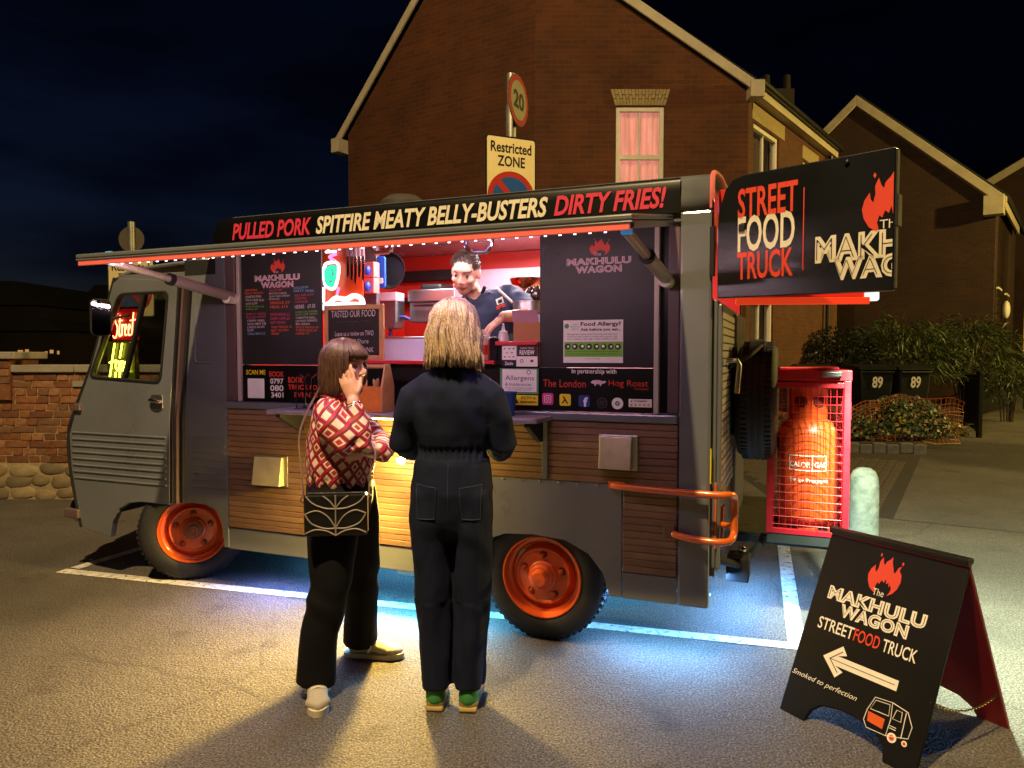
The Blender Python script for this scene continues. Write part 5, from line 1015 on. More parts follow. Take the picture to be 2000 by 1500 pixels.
# ------------------------------------------------------------------ pavement board: local x along its width, y front to back
wd = math.atan2(-.864, .504)
AB = thing('pavement_sign', 'black folding pavement sign with flame emblem and white arrow in the foreground', 'sign', (1.515, 2.78, 0), wd)
HW, HD, HH, TB_ = .2785, .325, .70, .016
lean = math.atan2(HD, HH); SL = math.hypot(HD, HH)
ABM = mat('signboard_black', '#060607', .5, 0, .35, 5, .05, 90, spec=.25); ABR = mat('signboard_red', '#8c1a10', .45, 0, .15, 5)
def leaf(name, back, m_):
    o = bpy.data.objects.new(name, None); COL.objects.link(o); o.parent = AB
    o.location = (0, (HD if back else -HD), 0); o.rotation_euler = (-(lean) if not back else lean, 0, 0)
    cut = [(-HW+.115, 0), (-HW+.13, .05), (-HW+.17, .085), (-HW+.24, .098), (0, .10), (HW-.24, .098), (HW-.17, .085), (HW-.13, .05), (HW-.115, 0)]
    P = [(-HW, 0)]+cut+[(HW, 0), (HW, SL), (-HW, SL)]
    pb = MB().prism(P, 0 if not back else -TB_, TB_ if not back else 0).build('panel', m_, o, bevel=.004)
    return o
LF = leaf('front_leaf', False, ABM); LB = leaf('back_leaf', True, ABR)
def apt(px, py):
    """photo point on the front leaf -> (x, distance up the leaf)"""
    d = Vector(((px-1000)/1390, 1, -(py-750)/1390)); pt = R(2.389); d = Vector((d.x, d.y*math.cos(pt)+d.z*math.sin(pt), -d.y*math.sin(pt)+d.z*math.cos(pt)))
    ex_ = Vector((math.cos(wd), math.sin(wd), 0)); ey = Vector((-math.sin(wd), math.cos(wd), 0)); c = Vector((1.515, 2.78, 0))-ey*HD
    up = (ey*HD+Vector((0, 0, HH)))/SL; n = ex_.cross(up); o = Vector((0, 0, CH)); t = (c-o).dot(n)/d.dot(n); p = o+d*t-c; return p.dot(ex_), p.dot(up)
yt = -.0015
a = apt(1690, 1130); b = apt(1755, 1160); top = apt(1740, 1090); bot = apt(1722, 1168)
x0 = a[0]; flame(fm := MB(), apt(1690, 1150)[0]-.004, apt(1757, 1128)[0]+.01, bot[1]+.012, top[1]+.006, yt).build('flame_emblem', REDP, LF)
t = MB(); i_ = MB()
a, b = apt(1618, 1160), apt(1812, 1207); m0, m1 = a[0], b[0]; zt_ = apt(1628, 1143)[1]; zb_ = apt(1618, 1172)[1]
zb_ += .007; zt_ -= .002; put_text(t, 'MAKHULU', m0, m1, zb_, zt_, yt, bold=.06, space=1.08); put_text(i_, 'MAKHULU', m0+.006, m1-.006, zb_+.006, zt_-.006, yt-.001, bold=-.032, space=1.12)
a, b = apt(1642, 1190), apt(1776, 1228); zt_ = apt(1645, 1176)[1]; zb_ = apt(1640, 1204)[1]
zt_ -= .005; put_text(t, 'WAGON', a[0], b[0], zb_, zt_, yt, bold=.06, space=1.08); put_text(i_, 'WAGON', a[0]+.006, b[0]-.006, zb_+.006, zt_-.006, yt-.001, bold=-.032, space=1.12)
put_text(t, 'The', apt(1706, 1152)[0], apt(1727, 1160)[0], apt(1714, 1164)[1], apt(1714, 1150)[1], yt-.0012)
zt_ = apt(1605, 1203)[1]; zb_ = apt(1600, 1226)[1]
put_text(t, 'STREET', apt(1600, 1212)[0], apt(1670, 1230)[0], zb_, zt_, yt, bold=.01); put_text(t, 'TRUCK', apt(1727, 1250)[0], apt(1795, 1270)[0], zb_, zt_, yt, bold=.01)
r_ = put_text(MB(), 'FOOD', apt(1671, 1232)[0], apt(1722, 1245)[0], zb_, zt_, yt, bold=.01); r_.build('lettering', REDP, LF)
s0, s1 = apt(1546, 1318), apt(1672, 1372); put_text(t, 'Smoked to perfection', s0[0], s1[0], s1[1]-.012+.01, s1[1]+.024, yt, shear=.35, bold=-.004, rot=-.0)
# arrow
A0 = apt(1607, 1285); A1 = apt(1755, 1335); zc = (A0[1]+A1[1])/2; xl_, xr_ = A0[0], A1[0]; hh = .062; th = .019
t.flat([(xl_, zc), (xl_+.07, zc+hh), (xl_+.095, zc+hh-.03), (xl_+.06, zc+th), (xr_, zc+th), (xr_, zc-th), (xl_+.06, zc-th), (xl_+.095, zc-hh+.03), (xl_+.07, zc-hh)], yt)
ar_ = MB(); ar_.flat([(xl_+.03, zc+.0012), (xr_-.01, zc+.0012), (xr_-.01, zc-.0012), (xl_+.03, zc-.0012)], yt-.001); ar_.flat([(xl_+.028, zc), (xl_+.074, zc+.042), (xl_+.077, zc+.040), (xl_+.033, zc)], yt-.001); ar_.flat([(xl_+.028, zc), (xl_+.033, zc), (xl_+.077, zc-.040), (xl_+.074, zc-.042)], yt-.001)
# little van drawing
v0 = apt(1700, 1410); v1 = apt(1800, 1400); vx0, vx1 = .062, .232; vz0 = .075; vz1 = .205
def vl(P, r=.0016, closed=False): t.tube([(vx0+(vx1-vx0)*x, yt, vz0+(vz1-vz0)*z) for x, z in P], r, 5, closed=closed)
vl([(.0, .25), (.02, .55), (.12, .95), (.5, 1.0), (.55, .55), (.53, .1), (.1, .08)], closed=True); vl([(.5, 1.0), (.85, .92), (1.0, .6), (.98, .28), (.53, .1)]); vl([(.08, .6), (.15, .88), (.46, .92), (.49, .62)], closed=True); vl([(.58, .6), (.62, .86), (.74, .86), (.76, .6)], closed=True); vl([(.82, .9), (.84, .2)]); vl([(.56, .4), (.7, .4)]); vl([(.56, .34), (.7, .34)])
MB().flat([(vx0+(vx1-vx0)*x, vz0+(vz1-vz0)*z) for x, z in ((.05, .52), (.43, .5), (.43, .22), (.08, .26))], yt).build('drawing_grille', mat('drawing_orange', '#d2591e', .5), LF)
for cx, rr in ((.66, .017), (.93, .010)): t.flat(circ(vx0+(vx1-vx0)*cx, vz0+(vz1-vz0)*.12, rr, 20), yt); MB().flat(circ(vx0+(vx1-vx0)*cx, vz0+(vz1-vz0)*.12, rr*.55, 16), yt-.001).build('drawing_hub', REDP, LF)
t.build('lettering', WHITE, LF); i_.build('lettering', BLKP, LF); ar_.build('arrow_line', BLKP, LF)
MB().box(-HW-.002, HW+.002, -.022, .022, HH-.010, HH+.012).build('top_hinge', BLKP, AB, bevel=.004)
ch = MB(); P0 = Vector((HW-.01, -HD*.66, .235)); P1 = Vector((HW-.01, HD*.78, .155))
for k in range(44):
    u = (k+.5)/44; c = P0.lerp(P1, u)+Vector((0, 0, -.10*4*u*(1-u)*.5)); e = (P1-P0).normalized()
    lk = [(math.cos(q*math.pi/5)*.0075, math.sin(q*math.pi/5)*.0042) for q in range(10)]; al = Vector((1, 0, 0)) if k % 2 else Vector((0, 0, 1))
    ch.tube([c+e*x+al*y for x, y in lk], .0013, 5, closed=True)
ch.build('chain', mat('brass_chain', '#7d6a48', .4, 1, .1), AB, True)
# ------------------------------------------------------------------ gas cage and cylinder, carried on the tow bar behind the truck
gx, gy = .78, 1.01
CG = thing('gas_cage', 'red steel mesh cage holding an orange gas cylinder behind the truck', 'cage', tw(.43, 1.0, .47), TA)
CRED = mat('cage_red', '#b81a2a', .4, 0, .1, 12, .06, 60, coat=.2); w2, d2, Hc = .19, .175, .86
f = MB()
for sx in (-1, 1):
    for sy in (-1, 1): f.box(sx*w2-.016, sx*w2+.016, sy*d2-.016, sy*d2+.016, .0, Hc-.02)
for z in (.014, Hc-.045):
    for sy in (-1, 1): f.box(-w2+.0165, w2-.0165, sy*d2-.015, sy*d2+.015, z-.014, z+.014)
    for sx in (-1, 1): f.box(sx*w2-.015, sx*w2+.015, -d2+.0165, d2-.0165, z-.014, z+.014)
f.build('frame', CRED, CG, bevel=.002); MB().box(-w2-.02, w2+.02, -d2-.02, d2+.02, Hc-.02, Hc+.035).build('lid', CRED, CG, bevel=.004); MB().box(-w2+.04, w2-.04, -d2+.04, d2-.05, Hc+.036, Hc+.05).build('lid_panel', CRED, CG, bevel=.004)
MB().box(-w2-.012, w2+.012, -d2-.012, d2+.012, -.055, -.002).build('base_tray', mat('tray_grey', '#2c3030', .6), CG, bevel=.003)
ms = MB(); WR = .0018
for i in range(12): x = -w2+.02+i*(2*w2-.04)/11; [ms.tube([(x, s*d2, .03), (x, s*d2, Hc-.06)], WR, 4) for s in (-1, 1)]
for i in range(19): z = .05+i*.044; [ms.tube([(-w2+.015, s*d2-.002, z), (w2-.015, s*d2-.002, z)], WR, 4) for s in (-1, 1)]; [ms.tube([(s*w2, -d2+.015, z), (s*w2, d2-.015, z)], WR, 4) for s in (-1, 1)]
for i in range(9): y = -d2+.03+i*(2*d2-.06)/8; [ms.tube([(s*w2, y, .03), (s*w2, y, Hc-.06)], WR, 4) for s in (-1, 1)]
ms.build('wire_mesh', CRED, CG); MB().box(w2+.017, w2+.03, -.02, .05, .62, .72).build('latch', CRED, CG, bevel=.003); MB().box(.06, .16, -d2-.07, -d2-.02, Hc-.0, Hc+.03).build('padlock', STEELD, CG, bevel=.006)
GCm = mat('cylinder_orange', '#d8501c', .36, 0, .12, 7, .05, 60, coat=.3)
GC = thing('gas_cylinder', 'orange propane cylinder with white lettering standing inside the red cage', 'gas cylinder', tw(.43, 1.0, .471), TA)
rc = .158
MB().lathe([(.13, 0), (.135, .002), (.135, .05), (.15, .06), (rc, .085), (rc, .52), (.152, .56), (.13, .60), (.09, .625), (.05, .635), (0, .636)], 40).build('body', GCm, GC, True)
sh = MB().lathe([(.098, .60), (.102, .63), (.102, .80), (.106, .805), (.106, .812), (.098, .812), (.098, .60)], 36, caps=False).build('shroud', GCm, GC, True)
MB().lathe([(.02, .63), (.02, .70), (.032, .70), (.032, .72), (0, .725)], 14).build('valve', mat('brass', '#b08a3a', .3, 1), GC, True)
for an in (-115, -60): 
    a = R(an); MB().lathe([(.034, -.004), (.034, .002), (0, .003)], 18, Matrix.Translation((.1025*math.cos(a), .1025*math.sin(a), .72)) @ Matrix.Rotation(a, 4, 'Z') @ Matrix.Rotation(R(90), 4, 'Y')).build('shroud_hole', mat('hole_dark', '#5a140a', .6), GC)
for an in (-125, -55, 90): a = R(an); MB().box(-.03, .03, -.003, .003, .012, .035, Matrix.Rotation(a+R(90), 4, 'Z') @ Matrix.Translation((0, -.1365, 0))).build('foot_slot', BLKP, GC)
def wrap(mb, r):
    mb.v = [(r*math.sin(x/r), -r*math.cos(x/r), z) for x, y, z in mb.v]; return mb
gt = MB(); put_text(gt, 'CALOR', -.105, .005, .365, .395, 0, bold=.03); put_text(gt, 'GAS', .025, .085, .365, .395, 0, bold=.02); put_text(gt, '19 kg Propane', -.10, .10, .275, .305, 0, bold=.02)
wrap(gt, rc+.0015).build('lettering', WHITE, GC); gt = MB()
for a in ((-.11, .09, .425, .43), (-.11, .09, .345, .35)):
    for q in range(10): x0_ = a[0]+(a[1]-a[0])*q/10; x1_ = a[0]+(a[1]-a[0])*(q+1)/10; gt.add([(x0_, 0, a[2]), (x1_, 0, a[2]), (x1_, 0, a[3]), (x0_, 0, a[3])], [[0, 1, 2, 3]])
for x in (-.11, .012, .087): gt.add([(x, 0, .35), (x+.004, 0, .35), (x+.004, 0, .425), (x, 0, .425)], [[0, 1, 2, 3]])
wrap(gt, rc+.0015).build('label_frame', WHITE, GC); GC.rotation_euler[2] = TA+R(4)
# ------------------------------------------------------------------ bollard
BO = thing('bollard', 'weathered pale concrete bollard with rounded top behind the pavement sign', 'bollard', (2.30, 4.62, 0))
MB().lathe([(.098, 0), (.097, .1), (.093, .40), (.09, .60), (.083, .655), (.066, .69), (.04, .708), (0, .713)], 32).build('post', mat('bollard_paint', '#5f635b', .75, 0, .55, 11, .6, 30), BO, True)
# ------------------------------------------------------------------ wheelie bins
BIN = mat('bin_plastic', '#0e1010', .4, 0, .2, 6)
def wbin(x, y, rz, label, num):
    b = thing('wheelie_bin', label, 'bin', (x, y, .20), rz, 'wheelie bins behind the hedge'); 
    m = MB(); m.add([(-.22, -.26, .06), (.22, -.26, .06), (.24, .24, .06), (-.24, .24, .06), (-.27, -.33, 1.0), (.27, -.33, 1.0), (.28, .30, 1.0), (-.28, .30, 1.0)], [[3, 2, 1, 0], [4, 5, 6, 7], [0, 1, 5, 4], [1, 2, 6, 5], [2, 3, 7, 6], [3, 0, 4, 7]]); m.build('body', BIN, b, bevel=.03)
    MB().prism([(-.36, 1.0), (.34, 1.0), (.34, 1.04), (.1, 1.085), (-.30, 1.05)], -.30, .30).build('lid', BIN, b, rot=(0, 0, R(90)), bevel=.012)
    MB().tube([(-.26, -.35, .96), (.26, -.35, .96)], .018, 8).build('rim_bar', BIN, b, True)
    for s_ in (-.25, .25): MB().lathe([(.1, -.02), (.1, .02)], 18, Matrix.Translation((s_, .25, .1)) @ Matrix.Rotation(R(90), 4, 'Y')).build('wheel', RUB, b, True)
    if num:
        t = put_text(MB(), num, -.085, .085, .70, .89, 0, bold=.03); t.v = [(x, -.336+.018+(.89-z)*.0745-.012-.005, z) for x, y, z in t.v]; t.build('number', CREAM, b)
    return b
wbin(5.95, 11.9, 0, 'left black wheelie bin numbered 89 behind the hedge', '89'); wbin(6.55, 11.9, R(4), 'right black wheelie bin numbered 89 nearest the railings', '89'); wbin(5.15, 12.2, R(-8), 'dark green topped bin behind the gas cage', '')
# ------------------------------------------------------------------ planting: leaves are built, one plant at a time
def leafmat(name, c, var=.5): return mat(name, c, .55, 0, var, 3)
def blades(name, root, mat_, n, c, r, L, w, droop=.6, stems=0, seed=1):
    rs = random.Random(seed); m = MB()
    for i in range(n):
        th = rs.uniform(0, 6.283); ph = math.acos(rs.uniform(-.3, 1)); q = rs.uniform(.45, 1)**.6
        p = Vector((c[0]+r[0]*q*math.sin(ph)*math.cos(th), c[1]+r[1]*q*math.sin(ph)*math.sin(th), c[2]+r[2]*q*math.cos(ph)))
        p += Vector((noise.noise(p*3), noise.noise(p*3+Vector((9, 0, 0))), noise.noise(p*3+Vector((0, 9, 0)))))*.15
        d = Vector((math.cos(th)*.8+rs.uniform(-.6, .6), math.sin(th)*.8+rs.uniform(-.6, .6), rs.uniform(-.6, .9))).normalized(); ll = L*rs.uniform(.6, 1.3); s = d.cross(Vector((rs.uniform(-1, 1), rs.uniform(-1, 1), 1))).normalized()*w*rs.uniform(.7, 1.2)
        b = p+d*ll*.5; e = p+d*ll+Vector((0, 0, -droop*ll*.5)); k = len(m.v)
        m.v += [tuple(p), tuple(b+s), tuple(e), tuple(b-s)]; m.f.append([k, k+1, k+2, k+3])
    return m.build(name, mat_, root)
def bush(x, y, z, r, h, label, n, L, w, mt, seed, cat='bush', name='bush', group=None):
    t = thing(name, label, cat, (x, y, z), 0, group); st = MB(); rs = random.Random(seed)
    for i in range(9):
        a = rs.uniform(0, 6.28); st.tube(catmull([(0.1*math.cos(a), .1*math.sin(a), 0), (r*.3*math.cos(a), r*.3*math.sin(a), h*.5), (r*.6*math.cos(a), r*.6*math.sin(a), h*.9)], 4), [.014-.001*k for k in range(9)], 5)
    st.build('stems', mat('stem_brown', '#3a2c1a', .8), t, True); blades('foliage', t, mt, n, (0, 0, h*.55), (r, r*.8, h*.5), L, w, seed=seed); return t
BB = leafmat('bamboo_leaf', '#38441b'); BB2 = leafmat('dark_leaf', '#1d2813'); IVY = leafmat('ivy_leaf', '#41522a'); IVY2 = leafmat('yellowing_leaf', '#8a7a38')
bush(6.2, 13.6, .14, .9, 1.75, 'dark leafy shrub against the house side wall behind the bins', 2600, .14, .022, BB2, 1)
bush(8.0, 14.6, .14, 1.2, 1.95, 'broad bamboo shrub with arching blades behind the numbered bins', 3600, .26, .014, BB, 2, 'bamboo', 'bamboo_shrub')
bush(10.2, 16.0, .14, 1.1, 2.05, 'tall bamboo shrub beside the far house corner', 3200, .26, .014, BB, 3, 'bamboo', 'bamboo_shrub')
bush(10.6, 15.2, .0, .55, 1.2, 'thin straggly shrub hanging over the railings', 700, .18, .016, BB, 4)
hd = thing('ivy_hedge', 'low tangled ivy hedge grown through orange netting beside the pavement', 'hedge', (5.3, 10.95, .10))
def ivy(n, c, r, mt, seed, s=.05):
    m = MB(); rs = random.Random(seed)
    for i in range(n):
        th = rs.uniform(0, 6.283); ph = math.acos(rs.uniform(-.2, 1)); q = rs.uniform(.55, 1)**.5
        p = Vector((c[0]+r[0]*q*math.sin(ph)*math.cos(th), c[1]+r[1]*q*math.sin(ph)*math.sin(th), max(.02, c[2]+r[2]*q*math.cos(ph)))); nrm = Vector((rs.uniform(-1, 1), rs.uniform(-1.4, .3), rs.uniform(-.3, 1))).normalized(); a = nrm.orthogonal().normalized(); b = nrm.cross(a); z = s*rs.uniform(.6, 1.3); k = len(m.v)
        for u, v in ((-1, 0), (-.45, .55), (0, 1.1), (.45, .55), (1, 0), (.4, -.5), (0, -.75), (-.4, -.5)): m.v.append(tuple(p+a*u*z+b*v*z))
        m.f.append(list(range(k, k+8)))
    return m
ivy(2200, (-.45, 0, .15), (.95, .35, .42), IVY, 1, .032).build('foliage', IVY, hd); ivy(2200, (.75, .1, .22), (.75, .45, .5), IVY, 2, .032).build('foliage', IVY, hd); ivy(260, (.5, -.12, .2), (1.1, .35, .4), IVY2, 3, .028).build('foliage', IVY2, hd)
ivy(420, (-1.35, .0, .2), (.5, .3, .28), IVY, 5).build('foliage', IVY, hd)
nt = thing('barrier_netting', 'sagging orange plastic barrier netting over the ivy hedge', 'netting', (5.3, 10.75, .1)); m = MB()
def npt(u, v): return Vector((-1.6+3.2*u, -.02-.12*math.sin(u*7)*v+.35*max(0, u-.75)*4*.5+.10*noise.noise(Vector((u*7, v*4, 0))), -.02+v*(.60-.12*math.sin(u*5+1)) + .11*noise.noise(Vector((u*8, v*3, 5)))))
for j in range(13): m.tube([npt(i/44, j/12) for i in range(45)], .0055, 4)
for i in range(45): m.tube([npt(i/44, j/12) for j in range(13)], .004, 4)
m.build('net', mat('netting_orange', '#a8502e', .6, 0, .3, 4), nt)
vg = blades('verge_weeds', None, leafmat('weed_leaf', '#5d5a26'), 900, (0, 0, .05), (.9, .45, .22), .14, .012, seed=9); vg.location = (7.6, 12.75, .0); vg.rotation_euler = (0, 0, R(52)); vg['kind'] = 'stuff'; vg['label'] = 'weeds and dead leaves at the foot of the railings'; vg['category'] = 'weeds'
# railings
IRON = mat('railing_black', '#0c0d0e', .4, .2, .15)
def railings(a, b, n, label, h=1.08):
    a = Vector(a); b = Vector(b); t = thing('railing', label, 'railing', (a.x, a.y, 0), 0, 'railings along the path'); d = b-a
    bar = MB().box(-.013, .013, -.013, .013, .08, h).mesh('bar'); bar.materials.append(IRON)
    for i in range(n): o = bpy.data.objects.new('bar', bar); COL.objects.link(o); o.parent = t; o.location = (d.x*i/(n-1), d.y*i/(n-1), 0)
    for z in (.15, h-.07): MB().tube([(0, 0, z), (d.x, d.y, z)], .018, 6).build('cross_rail', IRON, t)
    for u in (0, 1): MB().box(d.x*u-.035, d.x*u+.035, d.y*u-.035, d.y*u+.035, 0, h+.07).build('post', IRON, t, bevel=.008)
railings((8.1, 12.3), (9.15, 14.3), 22, 'black iron railings bending towards the hedge'); railings((9.35, 14.7), (13.5, 19.2), 40, 'long black iron railings along the footway towards the far house')
P2 = thing('notice_post', 'slim post with a small yellow and red notice at the right edge', 'sign', (13.45, 18.6, 0)); MB().lathe([(.06, 0), (.06, 3.6)], 14).build('pole', POLE, P2, True)
q = MB().box(-.17, .35, -.09, -.075, 1.5, 2.6).build('notice', mat('notice_yellow', '#c08a2e', .5), P2, bevel=.01); MB().box(-.12, .3, -.095, -.091, 2.25, 2.5).build('notice_band', WHITE, P2); MB().flat(circ(.09, 2.05, .14), -.093).build('notice_mark', REDP, P2)
# ------------------------------------------------------------------ people
def remesh(mb, vox, smooth=4, fac=.5):
    me = mb.mesh('tmp'); o = bpy.data.objects.new('tmp', me); COL.objects.link(o)
    r = o.modifiers.new('r', 'REMESH'); r.mode = 'VOXEL'; r.voxel_size = vox; r.use_smooth_shade = True
    s = o.modifiers.new('s', 'SMOOTH'); s.iterations = smooth; s.factor = fac
    dg = bpy.context.evaluated_depsgraph_get(); out = bpy.data.meshes.new_from_object(o.evaluated_get(dg)); bpy.data.objects.remove(o); return out
def displace(me, f):
    n = len(me.vertices); co = np.empty(n*3); me.vertices.foreach_get('co', co); no = np.empty(n*3); me.vertex_normals.foreach_get('vector', no); co = co.reshape(-1, 3); no = no.reshape(-1, 3)
    d = np.array([f(Vector(c), Vector(m)) for c, m in zip(co, no)]); co += no*d[:, None]; me.vertices.foreach_set('co', co.ravel()); me.update()
def meshobj(name, me, m_, parent):
    me.name = name; o = bpy.data.objects.new(name, me); COL.objects.link(o); o.data.materials.clear(); o.data.materials.append(m_); o.data.shade_smooth(); o.parent = parent; return o
def skinmat(name, col):
    m = mat(name, col, .5, 0, .08, 30, .05, 200, sss=.0); nt = m.node_tree; b = nt.nodes['Principled BSDF']
    at = nt.nodes.new('ShaderNodeVertexColor'); at.layer_name = 'tint'; mx = nt.nodes.new('ShaderNodeMixRGB'); mx.blend_type = 'MULTIPLY'; mx.inputs[0].default_value = 1
    src = b.inputs['Base Color'].links[0].from_socket; nt.links.new(src, mx.inputs[1]); nt.links.new(at.outputs[0], mx.inputs[2]); nt.links.new(mx.outputs[0], b.inputs['Base Color']); return m
def tint(me, f):
    a = me.color_attributes.new('tint', 'FLOAT_COLOR', 'POINT')
    for i, v in enumerate(me.vertices): a.data[i].color = (*f(v.co), 1)
def frame(fwd, up=(0, 0, 1)):
    f = Vector(fwd).normalized(); r = f.cross(Vector(up)).normalized(); u = r.cross(f); return Matrix((r, f, u)).transposed().to_4x4()
def head(mb, c, fwd, up=(0, 0, 1), s=1.0):
    """head looking along fwd; local x right, y forward, z up; head about .23*s tall"""
    M = Matrix.Translation(c) @ frame(fwd, up) @ Matrix.Scale(s, 4)
    E = lambda p, r: mb.ell(p, r, M, 18, 12)
    E((0, -.012, .030), (.074, .092, .084)); E((0, .020, -.03), (.060, .066, .078)); E((0, .048, -.083), (.034, .030, .026)); E((0, .072, .042), (.055, .02, .022))
    for q in (-1, 1):
        E((q*.038, .058, -.018), (.024, .024, .022)); E((q*.074, -.008, -.005), (.010, .018, .030)); E((q*.048, .02, -.07), (.022, .03, .02)); E((q*.010, .092, -.026), (.0075, .0085, .0065))
    mb.capsule([M @ Vector(p) for p in ((0, .078, .03), (0, .090, .002), (0, .100, -.020))], [.0075*s, .0088*s, .0105*s], 10)
    E((0, .080, -.050), (.022, .012, .006)); E((0, .079, -.060), (.019, .012, .007))
    return M
def face_tint(M, s, stubble=False, brow=(.25, .18, .14)):
    Mi = M.inverted()
    def f(co):
        p = Mi @ co; c = Vector((1, 1, 1)); ax = abs(p.x)
        if p.y > .03 and -.09 < p.z < .12:
            if ax < .024 and -.068 < p.z < -.045 and p.y > .07: c = Vector((.72, .42, .42))
            if abs(p.z+.0555) < .0018 and ax < .022 and p.y > .07: c = Vector((.35, .2, .2))
            if .016 < ax < .052 and .028 < p.z < .036 and p.y > .05: c = Vector(brow)
            if ((ax-.032)/.012)**2+((p.z-.009)/.004)**2 < 1: c = Vector((.22, .15, .13))
        if stubble and p.z < -.035 and p.y > -.01 and p.z > -.13: c = Vector((c.x*.72, c.y*.68, c.z*.68))
        return c
    return f
def eyesockets(me, M, s):
    Mi = M.inverted(); 
    def f(co, no):
        p = Mi @ co
        if p.y < .03 or abs(p.z-.01) > .05: return 0
        d = 0
        for q in (-1, 1): d -= .006*s*math.exp(-(((p.x-q*.032)/.017)**2+((p.z-.010)/.012)**2))
        return d
    displace(me, f)
def hand(mb, wrist, direc, palm_n, s=1.0, curl=.3, spread=.10, left=False):
    """palm and five fingers; direc = wrist to knuckles, palm_n = out of the palm"""
    d = Vector(direc).normalized(); n = (Vector(palm_n)-d*d.dot(Vector(palm_n))).normalized(); a = d.cross(n)*(-1 if left else 1); w = Vector(wrist)
    mb.capsule([w, w+d*.045*s, w+d*.085*s], [(.026*s, .016*s), (.038*s, .015*s), (.040*s, .013*s)], 12, side=a)
    for k, (off, L) in enumerate(((-.032, .072), (-.011, .082), (.011, .076), (.032, .060))):
        b = w+d*.090*s+a*off*s; dd = (d+a*(off/.032)*spread).normalized(); P = [b-d*.015*s, b]; cur = b; ang = 0
        for j, f_ in enumerate((.45, .32, .23)): ang += curl*(.6+.5*j); v = dd*math.cos(ang)+n*math.sin(ang); cur = cur+v*L*f_*s; P.append(cur)
        mb.capsule(P, [.0092*s, .0092*s, .0086*s, .008*s, .007*s], 8)
    t0 = w+d*.03*s-a*.028*s; v = (d*.75-a*.6+n*.35).normalized(); mb.capsule([t0, t0+v*.03*s, t0+v*.03*s+(d*.9-a*.2+n*.25)*.045*s], [.013*s, .011*s, .008*s], 8)
def strand_hair(name, parent, M, mat_, n, pathf, w=.004, seed=1, cap=None, segs=9):
    rs = random.Random(seed); m = MB()
    if cap is not None: m.add(*cap)
    for i in range(n):
        P = pathf(rs, i)
        if P is None: continue
        P = [M @ Vector(p) for p in P]; k = len(P); ww = w*rs.uniform(.6, 1.3)
        m.tube(P, [ww*min(1, .35+j*.4)*(1 if j < k-2 else (.6 if j == k-2 else .12)) for j in range(k)], 4)
    o = m.build(name, mat_, parent); o.data.shade_smooth(); return o
def hairmat(name, c1, c2, c3):
    m = bpy.data.materials.new(name); m.use_nodes = True; nt_ = m.node_tree; b = nt_.nodes['Principled BSDF']; t = nt_.nodes.new('ShaderNodeTexCoord'); n = nt_.nodes.new('ShaderNodeTexNoise'); q = nt_.nodes.new('ShaderNodeMapping'); q.inputs['Scale'].default_value = (95, 95, 5)
    nt_.links.new(t.outputs['Object'], q.inputs[0]); nt_.links.new(q.outputs[0], n.inputs['Vector']); n.inputs['Detail'].default_value = 3
    r = nt_.nodes.new('ShaderNodeValToRGB'); e = r.color_ramp.elements; e[0].position = .35; e[0].color = (*lin(c1), 1); e[1].position = .68; e[1].color = (*lin(c3), 1); x = e.new(.5); x.color = (*lin(c2), 1)
    nt_.links.new(n.outputs[0], r.inputs[0]); nt_.links.new(r.outputs[0], b.inputs['Base Color']); b.inputs['Roughness'].default_value = .42; return m
SKIN = skinmat('skin_light', '#d3a08a'); SKIN2 = skinmat('skin_warm', '#cf9c84')
# ---- woman in the navy jumpsuit, back to us; local x right, y forward
PN = thing('person', 'person with blonde shoulder length hair in a navy jumpsuit facing the counter', 'person', (-.243, 2.90, 0), R(-4))
b = MB(); hM = head(b, (.005, .03, 1.545), (.05, 1, -.12), s=1.0)
b.capsule([(0, 0, 1.36), (0, .012, 1.46)], [.054, .05]); b.capsule([(0, 0, .92), (0, 0, 1.1), (0, .0, 1.28), (0, 0, 1.34)], [(.15, .10), (.125, .09), (.15, .10), (.11, .07)], 16, side=(1, 0, 0))
for q in (-1, 1):
    b.capsule([(q*.145, 0, 1.30), (q*.21, .005, 1.09), (q*.145, .22, 1.05)], [.045, .038, .026]); hand(b, (q*.14, .235, 1.05), (-q*.35, 1, .1), (-q*.4, 0, -.8), .92, .5, left=q > 0)
    b.capsule([(q*.085, 0, .9), (q*.075, .01, .48), (q*.068, -.02, .07)], [.085, .055, .04]); b.capsule([(q*.068, -.03, .05), (q*.075, .09, .03)], [(.035, .035), (.036, .022)])
body = remesh(b, .0065, 3); tint(body, face_tint(hM, 1)); meshobj('body', body, SKIN, PN)
j = MB()
j.capsule([(0, -.005, .80), (0, -.012, .90), (0, -.006, 1.0), (0, .0, 1.06), (0, -.006, 1.14), (0, -.008, 1.24), (0, -.004, 1.31), (0, 0, 1.37)], [(.160, .115), (.172, .125), (.158, .115), (.142, .10), (.158, .112), (.172, .118), (.160, .105), (.10, .075)], 24, side=(1, 0, 0))
for q in (-1, 1):
    j.capsule([(q*.10, -.004, 1.33), (q*.155, -.01, 1.275), (q*.19, -.008, 1.18), (q*.212, .005, 1.085), (q*.19, .10, 1.045), (q*.15, .19, 1.05)], [.050, .064, .060, .056, .050, .042], 16)
    j.tube([(q*.088, -.005, .90), (q*.088, -.006, .78), (q*.084, -.004, .6), (q*.078, -.004, .4), (q*.070, -.008, .2), (q*.066, -.01, .085)], [(.082, .115), (.084, .112), (.079, .10), (.073, .09), (.066, .082), (.0635, .078)], 20, side=(1, 0, 0))
jm = remesh(j, .008, 5)
